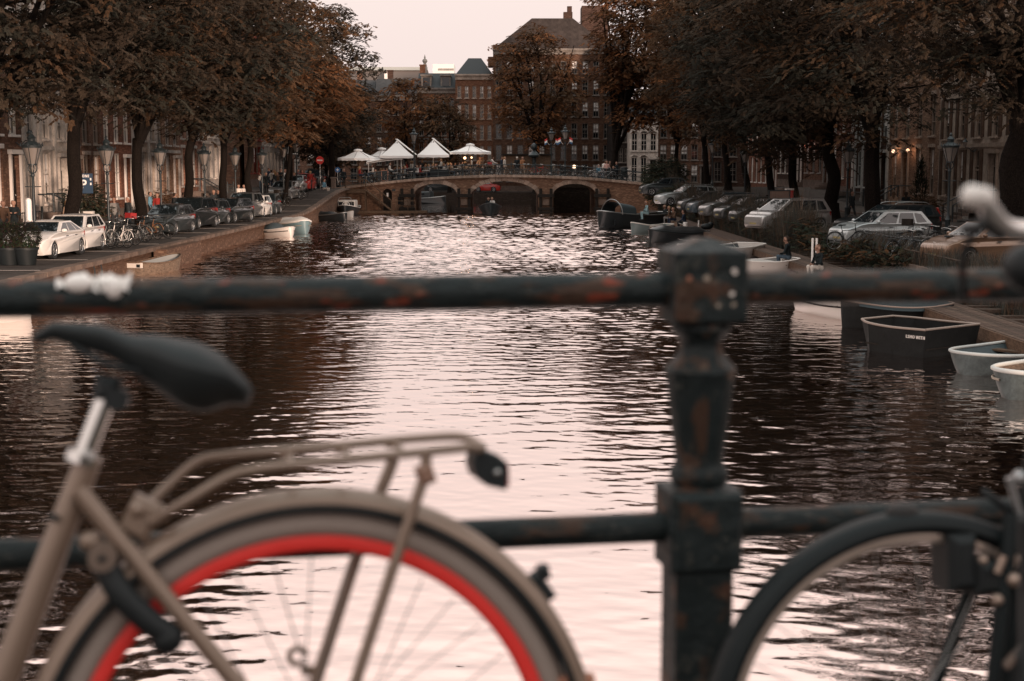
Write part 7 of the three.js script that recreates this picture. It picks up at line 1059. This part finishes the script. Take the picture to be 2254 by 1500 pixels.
  // rack
  const rk = K(), near = 0.062, far = -0.062; rk.tube([q(335, 1150, near * 0.5), q(420, 1098, near), q(505, 1048, near), q(560, 1034, near), q(760, 1013, near), q(1036, 985, near)], 0.0062, 10, 60); rk.tube([q(318, 1118, far * 0.5), q(380, 1060, far), q(440, 1014, far), q(500, 1003, far), q(700, 986, far), q(930, 965, far), q(1012, 962, far), q(1058, 982, far * 0.1), q(1052, 990, near * 0.7), q(1030, 986, near)], 0.0062, 10, 80); rk.build('rack', beige, t);
  { const k = K(); for (const px of [640, 770, 890]) { const a = q(px, 1024 - (px - 640) * 0.1, near), b = V(a.x + 0.004, a.y + 0.001, far); k.bar(a, b, 0.005, 0.005, 8); k.box(0.02, 0.012, 0.016, b.x - 0.004, b.y + 0.003, far); } k.build('rack_crossbar', beige, t); }
  { const a = q(310, 1140), k = K(); k.bev(0.04, 0.05, 0.05, 0.008, a.x, a.y, 0, 0, 0, -0.5).bar(q(262, 1180), q(330, 1110), 0.011, 0.011, 10).ball(0.012, q(305, 1118).x, q(305, 1118).y, 0.02); k.build('rack_bracket', beige, t); }
  { const k = K(); k.tube([q(938, 1000, near), q(936, 1040, near), q(925, 1075, near), q(860, 1265, near), q(780, 1510, near), q(745, 1620, near)], 0.0075, 10, 40); k.build('rack_stay', beige, t); const f = K(); f.tube([q(866, 1010, far), q(855, 1040, far), q(838, 1080, far), q(790, 1210, far), q(702, 1480, far), q(660, 1610, far)], 0.0085, 10, 40); f.build('rack_stay', beige, t); const j = q(936, 1045, near); K().bev(0.022, 0.026, 0.02, 0.005, j.x, j.y, near, 0, 0, 0.3).build('stay_joint', mat([0.24, 0.14, 0.1], 0.5, { metalness: 0.2 }), t); }
  { const c = [[1040, 1000], [1060, 992], [1085, 1002], [1104, 1018], [1106, 1040], [1102, 1070], [1068, 1062], [1042, 1042], [1036, 1020]].map(([x, y]) => q(x, y)), s = new THREE.Shape(); c.forEach((p, i) => (i ? s.lineTo(p.x, p.y) : s.moveTo(p.x, p.y))); s.closePath(); K().add(new THREE.ExtrudeGeometry(s, { depth: 0.05, bevelEnabled: true, bevelSize: 0.003, bevelThickness: 0.006, bevelSegments: 2 }), new THREE.Matrix4().setPosition(0, 0, -0.025)).build('tail_lamp', mat([0.012, 0.016, 0.018], 0.3), t); const b = q(1084, 1036); K().ball(0.005, b.x, b.y, 0.033).build('screw', M.steel, t); const l = q(1104, 1044); K().bev(0.006, 0.03, 0.046, 0.002, l.x + 0.003, l.y, 0).build('red_lens', M.taillight, t); }
  { const c = q(1190, 1292), k = K().bev(0.02, 0.042, 0.03, 0.006, c.x, c.y, 0, 0, 0, 0.6); k.bev(0.014, 0.018, 0.03, 0.004, c.x + 0.004, c.y + 0.02, 0, 0, 0, 0.2); k.build('mudguard_reflector', M.black, t); const e = q(1250, 1468); K().bev(0.02, 0.07, 0.03, 0.006, e.x + 0.002, e.y, 0.01, 0, 0, 0.28).build('reflector_strip', M.white, t); const e2 = q(1262, 1496); K().bev(0.05, 0.016, 0.03, 0.005, e2.x, e2.y, 0.01).build('mudguard_clip', M.terracotta, t); }
  { const pts = [[218, 1222], [226, 1262], [262, 1312], [318, 1368], [352, 1400]].map(([x, y]) => q(x, y, 0.04)); K().tube([q(225, 1232, 0.03), q(262, 1302, 0.04), q(320, 1362, 0.042), q(372, 1402, 0.04)], 0.0165, 12, 40).ball(0.021, q(370, 1392).x, q(370, 1392).y, 0.038).build('ring_lock', M.black, t); const c = q(226, 1226, 0.045); K().add(new THREE.CylinderGeometry(0.017, 0.018, 0.02, 20), new THREE.Matrix4().makeRotationX(PI / 2).setPosition(c.x, c.y, 0.05)).build('lock_cylinder', mat([0.2, 0.15, 0.12], 0.4, { metalness: 0.5 }), t); K().add(new THREE.CylinderGeometry(0.0045, 0.0045, 0.006, 10), new THREE.Matrix4().makeRotationX(PI / 2).setPosition(c.x, c.y, 0.062)).build('keyhole', M.black, t); const d = q(200, 1192, 0.02); K().ball(0.013, d.x, d.y, 0.02, 1.2, 1, 1).build('cable_end', beige, t); }
  { const c = q(676, 1472, far), k = K(); k.torus(0.011, 0.004, q(660, 1468).x, q(660, 1468).y, far, 6, 18, 0, 5.2).bev(0.03, 0.014, 0.008, 0.003, c.x + 0.006, c.y - 0.004, far, 0, 0, -0.3); k.build('stay_hook', beige, t); const e = q(118, 1140, 0.02); K().bev(0.012, 0.008, 0.008, 0.002, e.x, e.y, 0.02, 0, 0, -0.5).build('cable_stop', M.black, t); }
}
{ // dark bicycle at the right
  const pl = plane(V(0.602, EYE - 0.838, -2.03), 0.2, 0.1), t = thing('bicycle', 'dark bicycle with pale rim leaning right of the fence post', 'bicycle', pl.h); t.quaternion.setFromRotationMatrix(new THREE.Matrix4().makeBasis(pl.U, pl.W, pl.N));
  const q = (px, py, off = 0) => onPlane(pl, px, py, off), dk = mat([0.008, 0.012, 0.013], 0.55, { specularIntensity: 0.4 }), worn = mat([0.16, 0.11, 0.085], 0.5);
  const wheel = K().torus(0.3085, 0.0135, 0, 0, 0, 12, 80).build('wheel', M.rubber, t); { const g = new THREE.LatheGeometry([[0.286, -0.01], [0.295, -0.0125], [0.2985, -0.012], [0.2985, 0.012], [0.295, 0.0125], [0.286, 0.01], [0.283, 0], [0.286, -0.01]].map((p) => new THREE.Vector2(...p)), 80); g.rotateX(PI / 2); piece(toCreasedNormals(g, 0.6), mat([0.62, 0.52, 0.45], 0.3, { metalness: 0.7 }), 'rim', wheel); }
  const sp = K(); for (let i = 0; i < 28; i++) { const a = i / 28 * 2 * PI, b = a + (i % 4 < 2 ? 0.9 : -0.9); sp.bar([0.03 * Math.cos(b), 0.03 * Math.sin(b), i % 2 ? 0.025 : -0.025], [0.28 * Math.cos(a), 0.28 * Math.sin(a), 0], 0.0009, 0.0009, 4); } sp.build('spokes', M.steel, wheel);
  const arc = (r, prof, a0, a1) => gridGeo(70, prof.length - 1, (u, v) => { const a = a0 + (a1 - a0) * u, [dr, z] = prof[Math.round(v * (prof.length - 1))]; return [(r + dr) * Math.cos(a), (r + dr) * Math.sin(a), z]; });
  K().add(arc(0.322, [[-0.012, 0.027], [0.002, 0.025], [0.008, 0.014], [0.009, 0], [0.008, -0.014], [0.002, -0.025], [-0.012, -0.027]], 0.5, 2.9)).build('mudguard', dk, t);
  { const c = q(1982, 1112), k = K().add(new THREE.SphereGeometry(0.019, 14, 10), new THREE.Matrix4().makeScale(1.4, 0.8, 1).setPosition(c.x + 0.004, c.y - 0.013, 0)); k.bev(0.06, 0.012, 0.03, 0.004, c.x + 0.03, c.y - 0.018, 0, 0, 0, -0.15); k.build('tail_lamp', mat([0.02, 0.018, 0.017], 0.5, { specularIntensity: 0.4 }), t); }
  { const k = K(); k.bar(q(2228, 1130, 0.03), q(2180, 1560, 0.045), 0.012, 0.01, 12); k.bar(q(2140, 1290, -0.03), q(2040, 1560, -0.045), 0.0105, 0.0095, 12); k.build('seat_stay', dk, t); K().bar(q(2310, 820), q(2190, 1620), 0.017, 0.018, 14).build('seat_tube', dk, t); K().bar(q(2212, 1470, 0.04), q(2330, 1340, 0.04), 0.007).build('chain_stay', worn, t); }
  { const a = q(2110, 1235), k = K(); k.bev(0.045, 0.085, 0.075, 0.012, a.x - 0.008, a.y + 0.002, 0).bev(0.05, 0.05, 0.06, 0.01, a.x + 0.035, a.y - 0.022, 0.01); k.build('ring_lock', M.black, t); const k2 = K(); for (const [x, y, r] of [[2208, 1222, 0.008], [2195, 1265, 0.011], [2160, 1308, 0.009], [2130, 1222, 0.007]]) { const c = q(x, y); k2.ball(r, c.x, c.y, 0.045); } k2.bar(q(2195, 1262, 0.045), q(2210, 1225, 0.045), 0.006).build('lock_bolts', mat([0.35, 0.26, 0.21], 0.35, { metalness: 0.6 }), t); }
  { const c = q(2222, 1048), d = q(2252, 1178), k = K(); k.ball(0.013, c.x, c.y, 0.03).bar(q(2222, 1052, 0.03), q(2260, 1195, 0.03), 0.006).ball(0.011, d.x, d.y, 0.035); k.build('rack_clamp', mat([0.3, 0.3, 0.3], 0.3, { metalness: 0.7 }), t); const e = q(2185, 1110); K().tube([q(2160, 1080, 0.02), q(2190, 1100, 0.03), q(2235, 1130, 0.02), q(2300, 1120, 0)], 0.006, 8).build('cable', M.black, t); }
  { const s = q(2420, 700), g = K(); g.ball(0.09, s.x, s.y, 0, 1.3, 0.35, 0.8, 14).ball(0.045, s.x + 0.12, s.y + 0.01, 0, 2, 0.5, 0.7, 10); g.build('saddle', M.black, t); }
}
{ // bright handlebar of a third bicycle, closer to the photographer
  const d = 1.45, q = (px, py, dz = 0) => ap(px, py, d + dz), o = q(2300, 520), t = thing('bicycle', 'bicycle with shining swept handlebar at the right edge, mostly out of frame', 'bicycle', o), L = (v) => v.sub(o);
  const bar = [L(q(2160, 432, -0.05)), L(q(2185, 470, -0.03)), L(q(2215, 500, 0)), L(q(2254, 508, 0.02)), L(q(2320, 500, 0.05)), L(q(2400, 470, 0.1))];
  K().tube(bar, 0.0095, 12, 60).build('handlebar', mat([0.75, 0.74, 0.72], 0.3, { metalness: 0.8 }), t);
  K().tube([L(q(2140, 432, -0.09)), L(q(2150, 434, -0.07)), L(q(2166, 436, -0.045))], 0.0112, 12, 16).ball(0.0112, ...L(q(2140, 432, -0.09)).toArray()).build('grip', mat([0.7, 0.66, 0.62], 0.5), t);
  K().tube([L(q(2175, 470, 0.0)), L(q(2140, 520, 0.0)), L(q(2120, 580, 0.03)), L(q(2124, 660, 0.08))], 0.0045, 8, 24).build('brake_cable', M.black, t);
  K().tube([L(q(2205, 520, 0)), L(q(2165, 500, -0.03)), L(q(2122, 505, -0.06))], 0.005, 8, 16).build('brake_lever', M.black, t);
  const hd = L(q(2275, 590, 0.05)); K().ball(0.032, hd.x, hd.y, hd.z, 1, 0.85, 1, 14).build('headlamp', M.black, t);
  const st = L(q(2300, 505, 0.05)); K().bar(st, [st.x + 0.02, st.y - 0.32, st.z - 0.04], 0.0125).bar([st.x + 0.02, st.y - 0.32, st.z - 0.04], [st.x + 0.04, st.y - 0.5, st.z - 0.07], 0.019).build('stem', M.black, t);
  const g = DK + 0.36 - o.y, fx = st.x + 0.07, fz = st.z - 0.14, w = K().torus(0.335, 0.02, fx, g, fz, 10, 50, 1.2).build('wheel', M.rubber, t); K().torus(0.305, 0.01, fx, g, fz, 6, 50, 1.2).build('rim', M.steel, w); const fk = K(); for (const s of [-0.04, 0.04]) fk.bar([st.x + 0.04, st.y - 0.5, st.z - 0.07 + s], [fx, g, fz + s], 0.011); fk.build('fork', M.black, t);
}

{ // parked on the bridge behind the photographer
  const t = thing('delivery_van', 'grey box van parked on the near bridge behind the photographer', 'van', [2.6, DK, 6.2]);
  K().bev(4.6, 2.3, 2.0, 0.06, 0.5, 1.75, 0).build('cargo_box', P0.grey, t); K().bev(1.5, 1.3, 1.9, 0.12, -2.5, 1.1, 0).bev(0.9, 0.8, 1.8, 0.1, -2.2, 2.05, 0).build('cab', P0.grey, t); K().box(0.02, 0.6, 1.5, -2.66, 2.05, 0).build('windscreen', M.carglass, t);
  for (const x of [-2.3, 1.6]) for (const z of [-0.85, 0.85]) piece(wheelGeo, M.tyre, 'wheel', t, [x, 0.33, z]); K().box(5.8, 0.2, 1.4, -0.1, 0.5, 0).build('chassis', M.black, t);
}
renderer.render(scene, camera);
